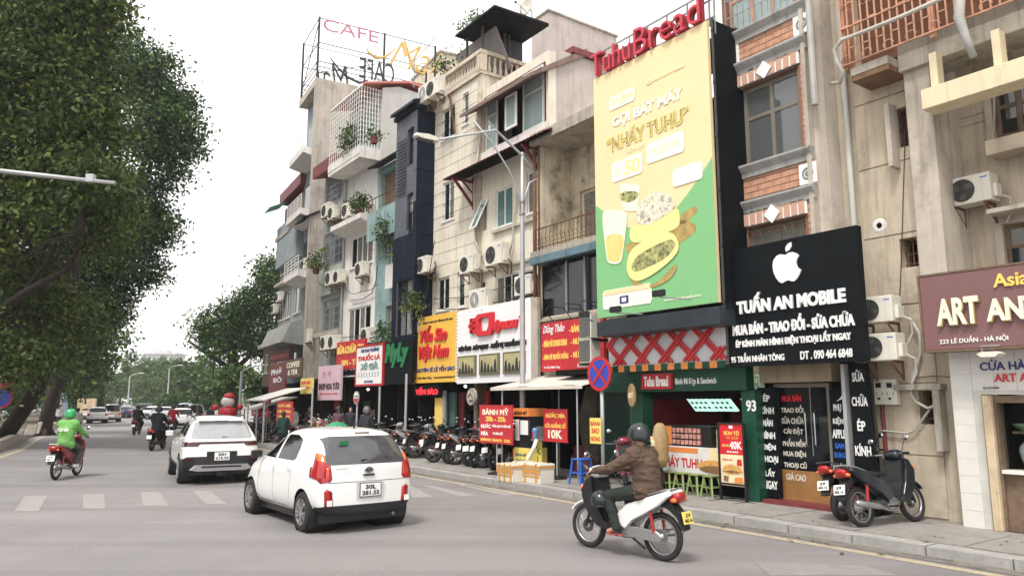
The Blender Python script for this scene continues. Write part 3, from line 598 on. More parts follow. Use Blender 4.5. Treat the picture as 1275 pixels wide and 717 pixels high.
T.part('downpipe', MB().tube([(xl+.12, yb-.09, 0.2), (xl+.12, yb-.09, 3.9), (xl+.12, yb-.09, 10.5)], .055, 10).tube([(xl+.12, yb-.09, 4.2), (xl+.12, yb-.09, 4.35)], .075, 10), m_pipe, smooth=True)
# wall grooves (recessed joints between render panels): panels stand proud
pz = sorted({0.3, zat(1150,600,yb), zat(1105,508,yb), zat(1110,325,yb), zat(1110,237,yb), zat(1100,165,yb), zat(1100,80,yb)})
pz = [.14, 1.1, 2.25, 3.55, 4.75, 6.0, 7.2, 8.6]
pn = holed(xl+.25, xc0, .14, 8.6, yb-.028, .027, [(h[0], h[1], h[2], h[3]) for h in (h1, h2, h3)])
for a, b in zip(pz[:-1], pz[1:]):
    T.part('render_panel', holed(xl+.25, xc0+.01, a+.012, b-.012, yb-.03, .029, [(h[0], h[1], h[2], h[3]) for h in (h1, h2, h3)]), m_beige)
# concrete column and the recessed bay to its right
T.part('column', MB().box(xc0, xc1, 12.15, 13.4, 2.9, 9.6), m_conc2, bevel=.02)
w1 = M.rc(yr, 1236, 1300, 90, 172, 1255); w2 = M.rc(yr, 1252, 1330, 278, 335, 1265)
T.part('wall', holed(xc1-.01, xr, 2.9, 12, yr, .35, [w1, w2]), m_beige)
T.part('backing', MB().box(xc1, xr, yr+.36, yr+.5, 2.9, 12), m_dark)
window(T, w1, yr, 2, 2, m_wood, m_gl, .09, .02); window(T, w2, yr, 3, 2, m_wood, m_gl, .07, .02)
for r in (w1, w2):
    T.part('architrave', MB().box(r[0]-.12, r[0]-.005, yr-.05, yr-.001, r[2]-.1, r[3]+.1).box(r[0]-.12, r[1]+.12, yr-.06, yr-.001, r[3]+.005, r[3]+.13), m_conc2)
zc = zat(1260, 185, yr-.3); T.part('window_ledge', MB().box(xat(1232, 190, yr-.3), xr, yr-.45, yr-.001, w1[2]-.34, w1[2]-.1), m_beige, bevel=.01)
lz = zat(1250, 262, yr-.4); T.part('lower_hood', MB().box(xat(1233, 265, yr-.4), xr, yr-.55, yr-.001, lz-.04, lz+.03), m_conc2)
for z in (zat(1190,150,yr), zat(1190,158,yr)-.04): T.part('groove_trim', MB().box(xc1+.01, w1[0]-.13, yr-.012, yr-.002, z-.012, z+.012), m_conc)
# beams
zb0 = zat(1143, 84, 12.1); bt = zat(1135, 50, 12.1)
T.part('concrete_beam', MB().box(xc0-.02, xr, 12.05, 12.75, zb0, bt), m_conc, bevel=.015)
yy = zat(1150, 138, 11.75); yt = zat(1150, 113, 11.75); xx = xat(1149, 125, 11.75)
T.part('cream_beam', MB().box(xx, xr, 11.7, 12.1, yy, yt), mat('cream_paint', (.72,.62,.42), .7, var=.06, streak=.35, scol=(.3,.24,.16)), bevel=.01)
for px in (1165, 1246): x = xat(px, 90, 11.9); T.part('hanger_block', MB().box(x-.05, x+.06, 11.82, 12.03, yt+.002, zb0+.03), MATS['cream_paint'])
# slab and caged balcony
xb0 = xat(1042, 60, 11.55); xb1 = xat(1232, 0, 11.55); zs = zat(1127, 53, 11.6)
T.part('balcony_slab', MB().box(xb0+.1, xc0-.03, 11.75, yb-.001, zs-.16, zs-.02), m_conc)
T.part('slab_soffit', MB().box(xb0+.1, xc0-.03, 11.76, yb-.002, zs-.26, zs-.161), mat('rusty_soffit', (.2,.115,.065), .9, var=.3, streak=.6))
cz1 = 10.6; zc0 = zs-.02
bo = MB().box(xb0+.15, xb1+1.6, 12.05, 12.09, zc0+.05, cz1); T.part('timber_boards', bo, mat('timber_boards', (.15,.065,.035), .8, var=.35, scale=3, streak=.7, scol=(.09,.04,.02)))
bars = MB().box(-.012, .012, -.012, .012, 0, cz1-zc0-.1).mesh('cage_bar', m_cage)
nb = 30; xs = [xb0+(xb1+1.3-xb0)*i/nb for i in range(nb+1)]
T.pieces('cage_bar', bars, [(x, 11.72, zc0+.08) for x in xs])
rl = MB()
for z in (zc0+.08, zc0+.75, zc0+1.5, zc0+2.1, zc0+2.7): rl.box(xb0, xs[-1], 11.70, 11.74, z-.012, z+.012)
for i in range(nb):
    for k in range(4):
        if (i+k) % 2: z = zc0+.35+.42*k; rl.box(xs[i], xs[i+1], 11.712, 11.728, z, z+.02)
T.part('cage_rail', rl, m_cage)
sc_ = MB()
for i in range(nb):
    cx = (xs[i]+xs[i+1])/2; sc_.tube([(cx+.07*math.cos(a), 11.715, zc0+1.12+.07*math.sin(a)) for a in [k*.7 for k in range(9)]], .009, 4, caps=False)
    if i % 3 == 0: sc_.tube([(cx+.09*math.cos(a), 11.715, zc0+.16+.08*math.sin(a)) for a in [k*.7 for k in range(6)]], .01, 4, caps=False)
T.part('scrollwork', sc_, m_cage)
T.part('corner_post', MB().box(xs[12]-.04, xs[12]+.04, 11.74, 11.82, zc0, cz1).box(xb0-.03, xb0+.05, 11.75, 12.02, zc0, cz1), m_cage)
T.part('drain_pipe', MB().tube([M.P(1198,-40,11.55)[:1]+(11.55, M.P(1198,-40,11.55)[1]), (M.P(1194,22,11.55)[0], 11.55, M.P(1194,22,11.55)[1]), (M.P(1200,45,11.55)[0], 11.6, M.P(1200,45,11.55)[1]), (M.P(1210,70,11.6)[0], 11.66, M.P(1210,70,11.6)[1])], [.07,.075,.06,.05], 10), m_pipe, smooth=True)
def pxtube(pts, y, r, n=6):
    o = []
    for p in pts: yy_ = p[2] if len(p) > 2 else y; q = M.P(p[0], p[1], yy_); o.append((q[0], yy_, q[1]))
    return MB().tube(o, r, n)
T.part('hose', pxtube([(1180,-5,11.4),(1120,22,11.45),(1070,42,11.5),(1048,50,11.55),(1039,62,11.55),(1042,78,11.6),(1050,90,11.65),(1046,103,11.75),(1036,104,11.9)], 11.5, .035, 8), m_cab2, smooth=True)
T.part('wall_cable', pxtube([(1127,165),(1125,230),(1123,300),(1121,355),(1118,400)], yb-.06, .008, 4), m_cable)
T.part('wall_cable', pxtube([(1238,100),(1238,165)], yr-.04, .02, 4), m_pipe)
hp = M.P(1095, 281, yb-.03); T.part('vent_hole', MB().lathe([(.0,-.034),(.05,-.034)], (hp[0], yb, hp[1]), 'y', 12), m_dark)
T.part('vent_collar', MB().lathe([(.05,-.034),(.055,-.045),(.11,-.04),(.13,-.03)], (hp[0], yb, hp[1]), 'y', 12), m_white)
# cables and conduit low on the wall
T.part('conduit', pxtube([(1098,536),(1130,539),(1138,536),(1150,520),(1166,498)], yb-.1, .018, 5), m_pipe)
T.part('power_cable', pxtube([(1132,395),(1145,415),(1146,440),(1136,470),(1134,490),(1140,500),(1155,508),(1166,505)], yb-.12, .024, 6), m_cab2, smooth=True)
T.part('power_cable', pxtube([(1076,440),(1080,460),(1088,520),(1092,545),(1094,585),(1098,610)], yb-.1, .03, 6), m_cable)
T.part('power_cable', pxtube([(1068,455),(1075,500),(1084,540),(1086,600)], yb-.08, .022, 6), m_pipe)
T.part('drain', pxtube([(1098,500),(1103,560),(1107,600)], yb-.06, .035, 8), m_maroon)
T.part('cable_loop', pxtube([(1140,470),(1160,468),(1183,469)], yb-.05, .008, 4), m_cable)
for px, py, lab in ((1099, 487, 'left'), (1113, 487, 'right')): pass
for i, px in enumerate((1100, 1113.5)):
    q = M.P(px, 487, yb-.06); t2 = Local('meter_box', 'pale electricity meter box, the %s of the pair under the air conditioner' % ('left', 'right')[i], 'meter box', (q[0], yb-.06, q[1]), group='electricity meter boxes on the beige wall')
    t2.part('casing', MB().box(-.1, .1, -.12, 0, -.22, .2), m_acw, bevel=.01); t2.part('display', MB().box(-.06, .03, -.127, -.122, .06, .14), m_blk); t2.part('seal', MB().box(-.04, .0, -.127, -.122, -.14, -.1).box(-.06, -.05, -.127, -.122, -.06, -.02).box(.04, .05, -.127, -.122, -.06, -.02), m_blk)
ac_unit(1217, 240, 60, 12.95, 'large ivory air conditioner under the timber window at the right edge', fan=1)
ac_unit(1101, 387, 44, 12.1, 'upper of the two ivory air conditioners beside the black phone shop sign')
ac_unit(1105, 433, 44, 12.1, 'lower of the two ivory air conditioners beside the black phone shop sign')

# ---- 2 tiled antique shop ---------------------------------------------------------------
T = Thing('antique_shop', 'white tiled antique shop front with peeling timber frame and vases behind glass', 'building', (xat(1183,600,12.1), 12.1, 0))
xt0 = xat(1190, 560, 12.05); xw0 = xat(1228, 560, 12.05); zt1 = 2.95
op = (xw0+.05, 2.0, .12, zat(1245, 491, 12.05))
T.part('wall', holed(xt0, 2.0, .1, zt1, 12.09, .5, [(xw0-.02, 2.0, .12, op[3])]), m_mort if False else mat('tile_grout', (.58,.56,.52), .9))
tm = MB().box(.002, .298, -.008, 0, .002, .248).mesh('wall_tile', m_tile); loc = []
z = .11
while z < zt1-.25:
    x = xt0
    while x < 0:
        if not (x+.28 > xw0-.02 and z < op[3]-.02) and len(loc) < 290: loc.append((x, 12.088, z))
        x += .3
    z += .25
T.pieces('wall_tile', tm, loc)
T.part('door_frame', MB().box(xw0+.02, xw0+.14, 12.0, 12.3, .12, op[3]-.01), mat('peeling_frame', (.60,.48,.32), .8, var=.15, scale=5, streak=.8, scol=(.25,.14,.07), blotch=.5, bcol=(.2,.11,.06)), bevel=.01)
T.part('door_frame', MB().box(xw0+.141, xw0+.18, 12.08, 12.3, .12, op[3]-.02).box(xw0+.18, 2.0, 12.08, 12.3, op[3]-.12, op[3]-.02), m_wood)
T.part('pane', MB().box(xw0+.18, 2.0, 12.2, 12.21, .98, op[3]-.12), mat('shop_glass', (.9,.95,.93), .02, var=0, spec=.5))
MATS['shop_glass'].node_tree.nodes['Principled BSDF'].inputs['Transmission Weight'].default_value = 1; MATS['shop_glass'].node_tree.nodes['Principled BSDF'].inputs['IOR'].default_value = 1.1
T.part('stall_riser', MB().box(xw0+.18, 2.0, 12.15, 12.35, .12, .93), m_wood); T.part('window_sill', MB().box(xw0+.18, 2.0, 12.05, 12.35, .93, .98), m_white)
T.part('shop_interior', MB().box(xw0+.2, 2.0, 13.4, 13.5, .1, op[3]).box(xw0+.1, xw0+.2, 12.31, 13.4, .1, op[3]), m_dark)
vb = mat('blue_white_porcelain', (.5,.55,.55), .2, var=.35, scale=22, blotch=.7, bcol=(.08,.13,.2)); vg = mat('green_glaze', (.18,.26,.14), .25, var=.3, scale=12, blotch=.5, bcol=(.4,.4,.25))
for i, zsh in enumerate((.98, 1.52, 1.98)):
    T.part('shelf', MB().box(xw0+.25, 2.0, 12.35, 12.8, zsh-.03, zsh), m_wood)
vase = [(0,0),(.09,0),(.1,.02),(.13,.1),(.16,.22),(.15,.3),(.08,.38),(.06,.42),(.09,.48),(.1,.49),(.07,.49)]
bowl = [(0,0),(.05,0),(.06,.02),(.12,.06),(.15,.11),(.14,.11),(.1,.06)]
for i, (dx, zsh, pr, m_, sc, lab) in enumerate([(.40,.98,vase,vb,1.05,'big blue and white vase on the lowest shelf of the antique shop window'), (.32,1.52,bowl,vg,1,'celadon bowl on the middle shelf of the antique shop window'), (.60,1.52,vase,vb,.85,'blue and white vase beside the bowl on the middle shelf'), (.5,1.98,vase,vg,.7,'green glazed vase on the top shelf of the antique shop window'), (.95,.98,vase,vb,.9,'vase right of the biggest one on the lowest shelf of the antique shop window'), (1.0,1.52,vase,vg,.8,'green vase at the right end of the middle shelf')]):
    single('vase' if pr is vase else 'bowl', MB().lathe([(r*sc, h*sc) for r, h in pr], n=20), m_, lab, 'vase' if pr is vase else 'bowl', (xw0+dx, 12.58, zsh+.002), smooth=True, rel=False, group='porcelain in the antique shop window')
text(T, 'CỬA HÀNG', *M.rc(12.05, 1219, 1300, 447, 461, 1235), 12.074, m_navyl, .012, .02)
text(T, 'ART ANTIQUES', *M.rc(12.05, 1237, 1345, 465, 477, 1250), 12.074, m_redl, .012, .02)
text(T, '223 LÊ DUẨN', *M.rc(12.05, 1223, 1243, 480, 484), 12.074, m_blk, .005, .01)
a = M.rc(11.65, 1148, 1400, 345, 437, 1148)
T = Thing('antique_shop_sign', 'mauve sign board with raised cream letters above the antique shop', 'sign', (a[0], 11.65, a[2]))
T.part('board', MB().box(a[0], a[1], 11.65, 11.85, a[2], a[3]), m_mauve, bevel=.008)
T.part('rim', MB().box(a[0]-.02, a[1], 11.64, 11.87, a[2]-.03, a[2]-.002).box(a[0]-.03, a[0]-.002, 11.64, 11.87, a[2]-.03, a[3]+.02).box(a[0], a[1], 11.64, 11.87, a[3]+.002, a[3]+.03), m_wood)
text(T, 'Asian', *M.rc(11.6, 1235, 1292, 340, 357, 1245), 11.649, m_ylet, .03, .02)
gold = mat('brass_edge', (.45,.33,.14), .35, .6)
for s_, pr in (('ART', (1166, 1219)), ('ANTIQUES', (1228, 1400))):
    r = M.rc(11.6, pr[0], pr[1], 370, 404, (pr[0]+min(pr[1], 1275))/2)
    text(T, s_, r[0]+.012, r[1]+.012, r[2]-.015, r[3]-.015, 11.649, gold, .05, .035, name='letter_edge'); text(T, s_, *r, 11.599, m_cream_l, .02, .035)
text(T, '223 LÊ DUẨN - HÀ NỘI', *M.rc(11.6, 1168, 1254, 417, 427), 11.649, m_lw, .015, .008)
lp_ = Local('sign_lamp', 'small cream floodlight under the antique shop sign', 'lamp', M.P(1240,441,11.7)[:1]+(11.55, M.P(1240,441,11.7)[1]))
lp_.part('housing', MB().prism([(-.16,.0),(-.1,-.05),(.1,-.05),(.16,.0),(.1,.03),(-.1,.03)], -.12, .12, 'y', .1), m_acw); lp_.part('bracket', MB().tube([(-.12,.05,.0),(-.15,.05,.12),(.1,.05,.12)], .012, 5), m_steel)

# ---- 3 brick house with phone shop --------------------------------------------------------
yk = 11.75
xk0 = xat(906, 200, yk); xk1 = xat(1004, 150, yk)
T = Thing('brick_house', 'narrow orange brick house with grey mouldings and a weathered concrete side wall', 'building', (xk0, yk, 0))
wn1 = M.rc(yk, 921, 995, 96, 200); wn2 = M.rc(yk, 930, 1004, 272, 330, 950)
wn2 = (wn1[0]+.03, wn1[1]-.02, wn2[2], zat(955, 279, yk)); wn0 = (wn1[0]-.2, wn1[1]+.05, zat(955, 24, yk), 10.8)
T.part('wall', holed(xk0, xk1, 2.7, 10.9, yk+.03, .3, [wn1, wn2, wn0]), m_mort)
T.part('backing', MB().box(xk0, xk1, yk+.4, yk+.5, 2.8, 10.8), m_dark)
T.part('side_wall', MB().box(xk1, xk1+.08, yk-.06, yb-.002, 2.78, 11.2), m_conc2)
T.part('side_pier', MB().prism([(xk1+.081, yk+.1), (xk1+.14, yk+.12), (xk1+.2, yk+.3), (xk1+.22, yb-.003), (xk1+.081, yb-.003)], 2.78, 11.2, 'z'), m_conc2)
bkm = MB().box(.012, .988, -.0, .03, .007, .113).mesh('brick', m_brick); locs = []; z = 3.9
rh = .12
ledges = [zat(955, 74, yk), zat(965, 205, yk), zat(960, 253, yk), zat(955, 32, yk)]
while z < 9.4 and len(locs) < 295:
    if not any(l-.1 < z+.05 < l+.13 for l in ledges):
        hw = [h for h in (wn1, wn2, wn0) if h[2]-.05 < z+.05 < h[3]+.3]
        for a_, b_ in ([(xk0, hw[0][0]-.07), (hw[0][1]+.07, xk1)] if hw else [(xk0, xk1)]):
            x = a_-(.17 if round(z/rh) % 2 else 0)
            while x < b_-.03:
                e0, e1 = max(x, a_), min(x+.34, b_)
                if e1-e0 > .05: locs.append(((e0, yk+.001+.003*(len(locs)*7 % 3), z), e1-e0))
                x += .34
    z += rh
for l_, w_ in locs: T.pieces('brick', bkm, [l_])[0].scale = (w_, 1, 1)
for l in ledges:
    T.part('moulding', MB().prism([(yk-.1, l+.05), (yk-.13, l+.09), (yk-.13, l+.13), (yk+.03, l+.13), (yk+.03, l-.11), (yk-.04, l-.11), (yk-.04, l-.02)], xk0-.05, xk1+.1, 'x'), m_greyst)
sb = MB().box(-.058, .058, -.03, .02, 0, .26).mesh('soldier_brick', mat('pink_brick', (.55,.33,.24), .85, var=.15)); sj = MB()
for w_ in (wn1, wn2):
    zl = w_[3]+.03; n = 9; dx = (w_[1]-w_[0]+.1)/n; L = []
    for i in range(n):
        x = w_[0]-.05+dx*(i+.5)
        if i != 4: L.append((x, yk-.01, zl+.01))
        else: T.part('carved_block', MB().prism([(x-.17, zl+.13), (x, zl-.05), (x+.17, zl+.13), (x, zl+.31)], yk-.07, yk-.045, 'y'), m_lw)
    T.pieces('soldier_brick', sb, L)
    T.part('white_surround', MB().box(w_[0]-.08, w_[1]+.08, yk-.025, yk+.0, zl, zl+.28), m_lw)
car = MB().box(-.17, .17, -.03, .0, -.19, .19).mesh('carved_tile', m_lw); ro_ = MB().lathe([(.07,-.03),(.1,-.045),(.12,-.03)], axis='y', n=12).lathe([(.0,-.05),(.045,-.04),(.06,-.03)], axis='y', n=10).mesh('rosette', mat('rosette_grey', (.2,.25,.22), .7))
for px, py in ((911, 70), (998, 30), (915, 243), (1006, 216)):
    q = M.P(px, py, yk-.02); c_ = T.pieces('carved_tile', car, [(q[0], yk-.0, q[1])])[0]; link('rosette', ro_, c_)
window(T, wn1, yk, 2, 2, m_frdark, mat('reflecting_glass', (.09,.1,.1), .02, var=0, spec=1), .09, .14, False, splits=[.62]); window(T, wn2, yk, 2, 1, m_frdark, m_gl, .08, .14, False)
window(T, wn0, yk, 3, 2, m_cage, m_glp, .07, .1, False, bars=True)
T.part('rusty_fringe', MB().tube([(wn2[0]+(wn2[1]-wn2[0])*k/40, yk+.05, wn2[3]-.12+.06*math.sin(k*1.1)) for k in range(41)], .012, 4), m_rust)
T.part('downpipe', MB().tube([(xk1+.22, yk-.05, 7.2), (xk1+.22, yk-.05, 10.8)], .06, 8), m_pipe)
# phone shop
pz1 = zat(990, 470, 11.75)
yd = 12.1
T2 = Thing('phone_shop', 'phone repair shop front with black lettered panels and a glass door with brown base', 'building', (xat(945,620,yd), yd, 0))
def panel(pl, pr, pt, pb, rows, y=11.95, at=None, wd=.8, m=None, lm=None, nm='lettered_panel'):
    r = M.rc(y, pl, pr, pt, pb, at); p = T2.part(nm, MB().box(r[0], r[1], y, y+.06, max(.14, r[2]), r[3]), m or m_signblk); return r
r = panel(946, 969, 482, 618, None); z0_, z1_ = M.rc(11.95, 946, 969, 487, 611)[2:]
lines(T2, ['ÉP','KÍNH','MÀN','HÌNH','ĐIỆN','THOẠI','LẤY','NGAY'], r[0]+.02, r[1]-.02, z0_, z1_, 11.949, m_lw, .03, .34, .01)
dr = M.rc(yd, 972, 1035, 482, 628, 1003); dr = (dr[0], dr[1], .2, dr[3])
T2.part('door_frame', MB().box(dr[0]-.05, dr[0], yd-.05, yd+.08, .2, dr[3]).box(dr[1], dr[1]+.05, yd-.05, yd+.08, .2, dr[3]).box(dr[0]-.05, dr[1]+.05, yd-.05, yd+.08, dr[3], dr[3]+.07), m_frdark)
kz = zat(1003, 586, yd); do = T2.part('door', MB().box(dr[0], dr[1], yd+.0, yd+.04, kz, dr[3]), m_glb)
T2.part('kick_panel', MB().box(dr[0], dr[1], yd-.01, yd+.05, .2, kz-.002), mat('brown_panel', (.30,.15,.05), .4, var=.2, scale=3), do)
mid = (dr[0]+dr[1])/2+.15
T2.part('handle', MB().tube([(mid+.1,yd-.001,1.15),(mid+.1,yd-.06,1.2),(mid+.1,yd-.06,1.75),(mid+.1,yd-.001,1.8)], .015, 6).tube([(mid-.08,yd-.001,1.15),(mid-.08,yd-.06,1.2),(mid-.08,yd-.06,1.75),(mid-.08,yd-.001,1.8)], .015, 6), m_chrome, do)
T2.part('door_joint', MB().box(mid, mid+.015, yd-.006, yd-.001, 1.0, dr[3]), m_steel, do)
rr_ = M.rc(yd, 975, 1003, 488, 600, 990)
lines(T2, ['MUA BÁN','TRAO ĐỔI','SỬA CHỮA','CÀI ĐẶT','PHẦN MỀM','MUA ĐIỆN','THOẠI CŨ','GIÁ CAO'], rr_[0], rr_[1], rr_[2], rr_[3], yd-.012, [m_redl]+[mat('cream_print', (.62,.58,.5), .5)]*7, .03, .3, .006)
r = panel(1037, 1056, 485, 640, None); rr_ = M.rc(11.95, 1038, 1055, 500, 548, 1046)
lines(T2, ['PHỤ','KIỆN','APPLE'], r[0]+.02, r[1]-.02, rr_[2], rr_[3], 11.949, m_lw, .03, .32, .01)
rr_ = M.rc(11.95, 1038, 1055, 549, 572, 1046); lines(T2, ['SAM','SUNG'], r[0]+.03, r[1]-.03, rr_[2], rr_[3], 11.949, m_blue, .03, .4, .008)
rr_ = M.rc(11.95, 1038, 1055, 575, 589, 1046); text(T2, 'CHÍNH', r[0]+.02, r[1]-.02, rr_[2]+.02, rr_[3]-.02, 11.949, m_lw, .01, .03)
rr_ = M.rc(11.95, 1038, 1055, 489, 501, 1046); T2.part('phone_icon', MB().prism([(rr_[0]+.05, rr_[2]+.02), (rr_[1]-.12, rr_[2]+.08), (rr_[1]-.06, rr_[3]), (rr_[0]+.2, rr_[3]-.08)], 11.94, 11.949, 'y'), m_lw)
r = panel(1062, 1086, 452, 640, None, 11.75); rr_ = M.rc(11.75, 1062, 1085, 452, 575, 1074)
lines(T2, ['SỬA','CHỮA','ÉP','KÍNH'], r[0]+.03, r[1]-.03, rr_[2], rr_[3], 11.749, m_lw, .02, .5, .01)
T2.part('pilaster', MB().box(M.P(1056.5,550,11.8)[0], M.P(1061,550,11.8)[0], 11.7, 12.2, .1, pz1+.2), m_galv)
T2.part('wall', holed(xk0+.3, xk1+.25, .1, 2.9, yd+.05, .2, [(dr[0]-.05, dr[1]+.05, .1, dr[3]+.07)]), m_dark)
T2.part('roller_box', MB().box(dr[0]-.2, xk1+.1, yd-.25, yd+.04, dr[3]+.09, 2.85), mat('ochre_sheet', (.3,.24,.16), .7, var=.15, streak=.4))
T2.part('doorstep', MB().box(M.P(944,620,11.6)[0], xk1+.3, 11.72, yd+.3, .1, .2), m_maroon)
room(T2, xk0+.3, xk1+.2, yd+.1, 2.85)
# big black sign
zb_ = (zat(905,457,11.35)+zat(1074,449,11.35))/2; zt_ = (zat(905,313,11.35)+zat(1069,279,11.35))/2
a = (xat(905,385,11.35), xat(1072,365,11.35), zb_, zt_)
T = Thing('phone_shop_sign', 'large black sign board with white fruit emblem and raised white letters over the phone shop', 'sign', (a[0], 11.35, a[2]))
T.part('board', MB().box(a[0], a[1], 11.35, 11.5, a[2], a[3]), m_signblk, bevel=.005)
fr_ = MB()
for x in (a[0]+.3, (a[0]+a[1])/2, a[1]-.3): fr_.box(x-.03, x+.03, 11.501, 11.8, a[2]+.1, a[2]+.16).box(x-.03, x+.03, 11.501, 11.8, a[3]-.2, a[3]-.14)
T.part('mounting_frame', fr_, m_steel)
def sr(pl, pr, pt, pb, at=None): return M.rc(11.33, pl, pr, pt, pb, at)
text(T, 'TUẤN AN MOBILE', *sr(917, 1053, 358, 384, 985), 11.349, m_lw, .035, .045)
text(T, 'MUA BÁN - TRAO ĐỔI - SỬA CHỮA', *sr(912, 1064, 391, 412, 985), 11.349, m_lw, .03, .04)
text(T, 'ÉP KÍNH MÀN HÌNH ĐIỆN THOẠI LẤY NGAY', *sr(916, 1060, 415, 430, 985), 11.349, m_lw, .025, .035)
text(T, '95 TRẦN NHÂN TÔNG', *sr(910, 976, 438, 450), 11.349, m_lw, .015, .02)
text(T, 'DT . 090 464 6848', *sr(996, 1061, 435, 446), 11.349, m_lw, .015, .02)
e = sr(961, 998, 303, 352); cx, cz = (e[0]+e[1])/2, (e[2]+e[3])/2; W_, H_ = (e[1]-e[0])/2, (e[3]-e[2])/2
ap = [(0,.42),(.2,.5),(.45,.5),(.7,.38),(.82,.26),(.66,.08),(.62,-.12),(.7,-.33),(.9,-.46),(.78,-.68),(.6,-.88),(.42,-.98),(.25,-.95),(.05,-.88),(-.15,-.92),(-.35,-.99),(-.52,-.9),(-.72,-.66),(-.86,-.36),(-.9,-.02),(-.82,.25),(-.62,.44),(-.38,.5),(-.18,.46)]
T.part('emblem', MB().prism([(cx+p[0]*W_*1.05, cz+p[1]*H_) for p in ap], 11.32, 11.349, 'y'), m_lw)
T.part('emblem_leaf', MB().prism([(cx+p[0]*W_*1.05, cz+p[1]*H_) for p in [(.02,.58),(.0,.78),(.14,.94),(.36,1.02),(.38,.82),(.24,.64)]], 11.32, 11.349, 'y'), m_lw)

# ---- 4 billboard house + sandwich shop -----------------------------------------------------
yg = 11.75
xg0 = xat(752, 450, yg); xg1 = xk0-.02
T = Thing('bread_shop', 'dark green takeaway bread shop front with menu screens, red wall and counter', 'building', (xg0, yg, 0))
zf0 = zat(850, 487, yg); zf1 = zat(850, 457, yg)
T.part('house_wall', MB().box(xg0-.1, xg1, 12.6, 20, 3.1, 8.6), m_dark)
T.part('fascia', MB().box(xg0+.05, xg1+.28, yg-.1, yg+.15, zf0, zf1), m_green, bevel=.01)
co = M.rc(yg, 927, 944, 500, 620); xcl = M.rc(yg, 786, 802, 500, 600)
T.part('column', MB().box(co[0], co[1], yg-.03, yg+.3, .1, zf0-.002), m_green, bevel=.01)
T.part('column', MB().box(xcl[0], xcl[1], yg-.03, yg+.3, .1, zf0-.002), m_green, bevel=.01)
xp0 = xat(757, 520, yg+.3)
room(T, xcl[0], co[1], yg, zf0+.1, 3.2, m_dark)
T.part('red_wall', MB().box(xcl[1], co[0], yg+2.9, yg+2.95, .3, zf0-.15).box(xcl[0]+.13, xcl[0]+.17, yg+.4, yg+2.9, .2, zf0-.15), mat('red_wall', (.25,.012,.014), .6, var=.1))
T.part('poster', MB().box(xcl[1]+.9, xcl[1]+1.25, yg+2.86, yg+2.895, 1.7, 2.15), m_acw)
cnt = M.rc(yg+.1, 827, 902, 556, 620, 860)
ct = T.part('counter', MB().box(cnt[0]-.15, co[0]-.05, yg+.1, yg+.65, .5, cnt[3]), mat('counter_white', (.7,.68,.66), .5))
cz = cnt[3]; cx0, cx1 = cnt[0]-.15, co[0]-.05
def flat(nm, pl, y, m, parent=None, th=.004): return T.part(nm, MB().prism(pl, y-th, y, 'y'), m, parent)
zc_ = zat(860, 580, yg+.1)
def circ(cx, cz, rx, rz, n=18, a0=0, rot=0): return [(cx+rx*math.cos(a0+2*PI*k/n)*math.cos(rot)-rz*math.sin(a0+2*PI*k/n)*math.sin(rot), cz+rx*math.cos(a0+2*PI*k/n)*math.sin(rot)+rz*math.sin(a0+2*PI*k/n)*math.cos(rot)) for k in range(n)]
m_bread = mat('bread_print', (.62,.33,.10), .5, var=.3, scale=18); m_fill = mat('filling_print', (.22,.12,.06), .5, var=.9, scale=40); m_wred = mat('print_red', (.55,.03,.03), .5)
bp_ = MB().box(cx0, cx1, yg+.085, yg+.098, .52, cz-.02); bpo = T.part('counter_poster', bp_, mat('poster_white', (.72,.7,.68), .5))
xm = cx0+(cx1-cx0)*.6
flat('poster_corner', [(xm+.1, cz-.02), (cx1, cz-.02), (cx1, .52), (xm+.35, .52)], yg+.084, m_wred, bpo)
text(T, 'NHÁY TUHU', cx0+.05, xm-.15, .62, .86, yg+.084, m_wred, .004, .03, parent=bpo); flat('badge', [(cx0+.1,.92),(xm-.25,.92),(xm-.25,1.02),(cx0+.1,1.02)], yg+.084, m_orange, bpo)
flat('sandwich_print', circ(xm+.15, .68, .42, .13), yg+.079, m_bread, bpo); flat('sandwich_filling', circ(xm+.15, .63, .36, .07), yg+.074, m_fill, bpo)
flat('fries_print', [(xm+.02,.8),(xm+.32,.8),(xm+.3,1.02),(xm+.05,1.05)], yg+.082, m_posty, bpo); flat('box_print', [(xm+.5,.6),(xm+.85,.55),(xm+.8,.95),(xm+.55,1.0)], yg+.08, m_orange, bpo)
# display case
cs = T.part('display_case', MB().box(cx0, cx0+(cx1-cx0)*.62, yg+.15, yg+.6, cz, cz+.42), m_blk)
for k in range(2):
    x_ = cx0+.02+k*.36; q_ = T.part('menu_card', MB().box(x_, x_+.34, yg+.14, yg+.149, cz+.03, cz+.4), m_orange if k == 0 else m_dark, cs)
flat('burger_print', circ(cx0+.18, cz+.2, .13, .06), yg+.139, m_bread, cs)
pr_ = MB()
for i in range(7):
    for j in range(3): pr_.box(cx0+.4+i*.11, cx0+.48+i*.11, yg+.12, yg+.145, cz+.04+j*.12, cz+.13+j*.12)
T.part('drink_card', pr_, mat('pink_cards', (.6,.28,.24), .5, var=.7, scale=14), cs)
T.part('glass_jar', MB().box(cx0+(cx1-cx0)*.64, cx0+(cx1-cx0)*.7, yg+.25, yg+.5, cz, cz+.36).box(cx0+(cx1-cx0)*.72, cx0+(cx1-cx0)*.79, yg+.25, yg+.5, cz, cz+.32), mat('jar_mix', (.4,.33,.16), .4, var=.8, scale=14))
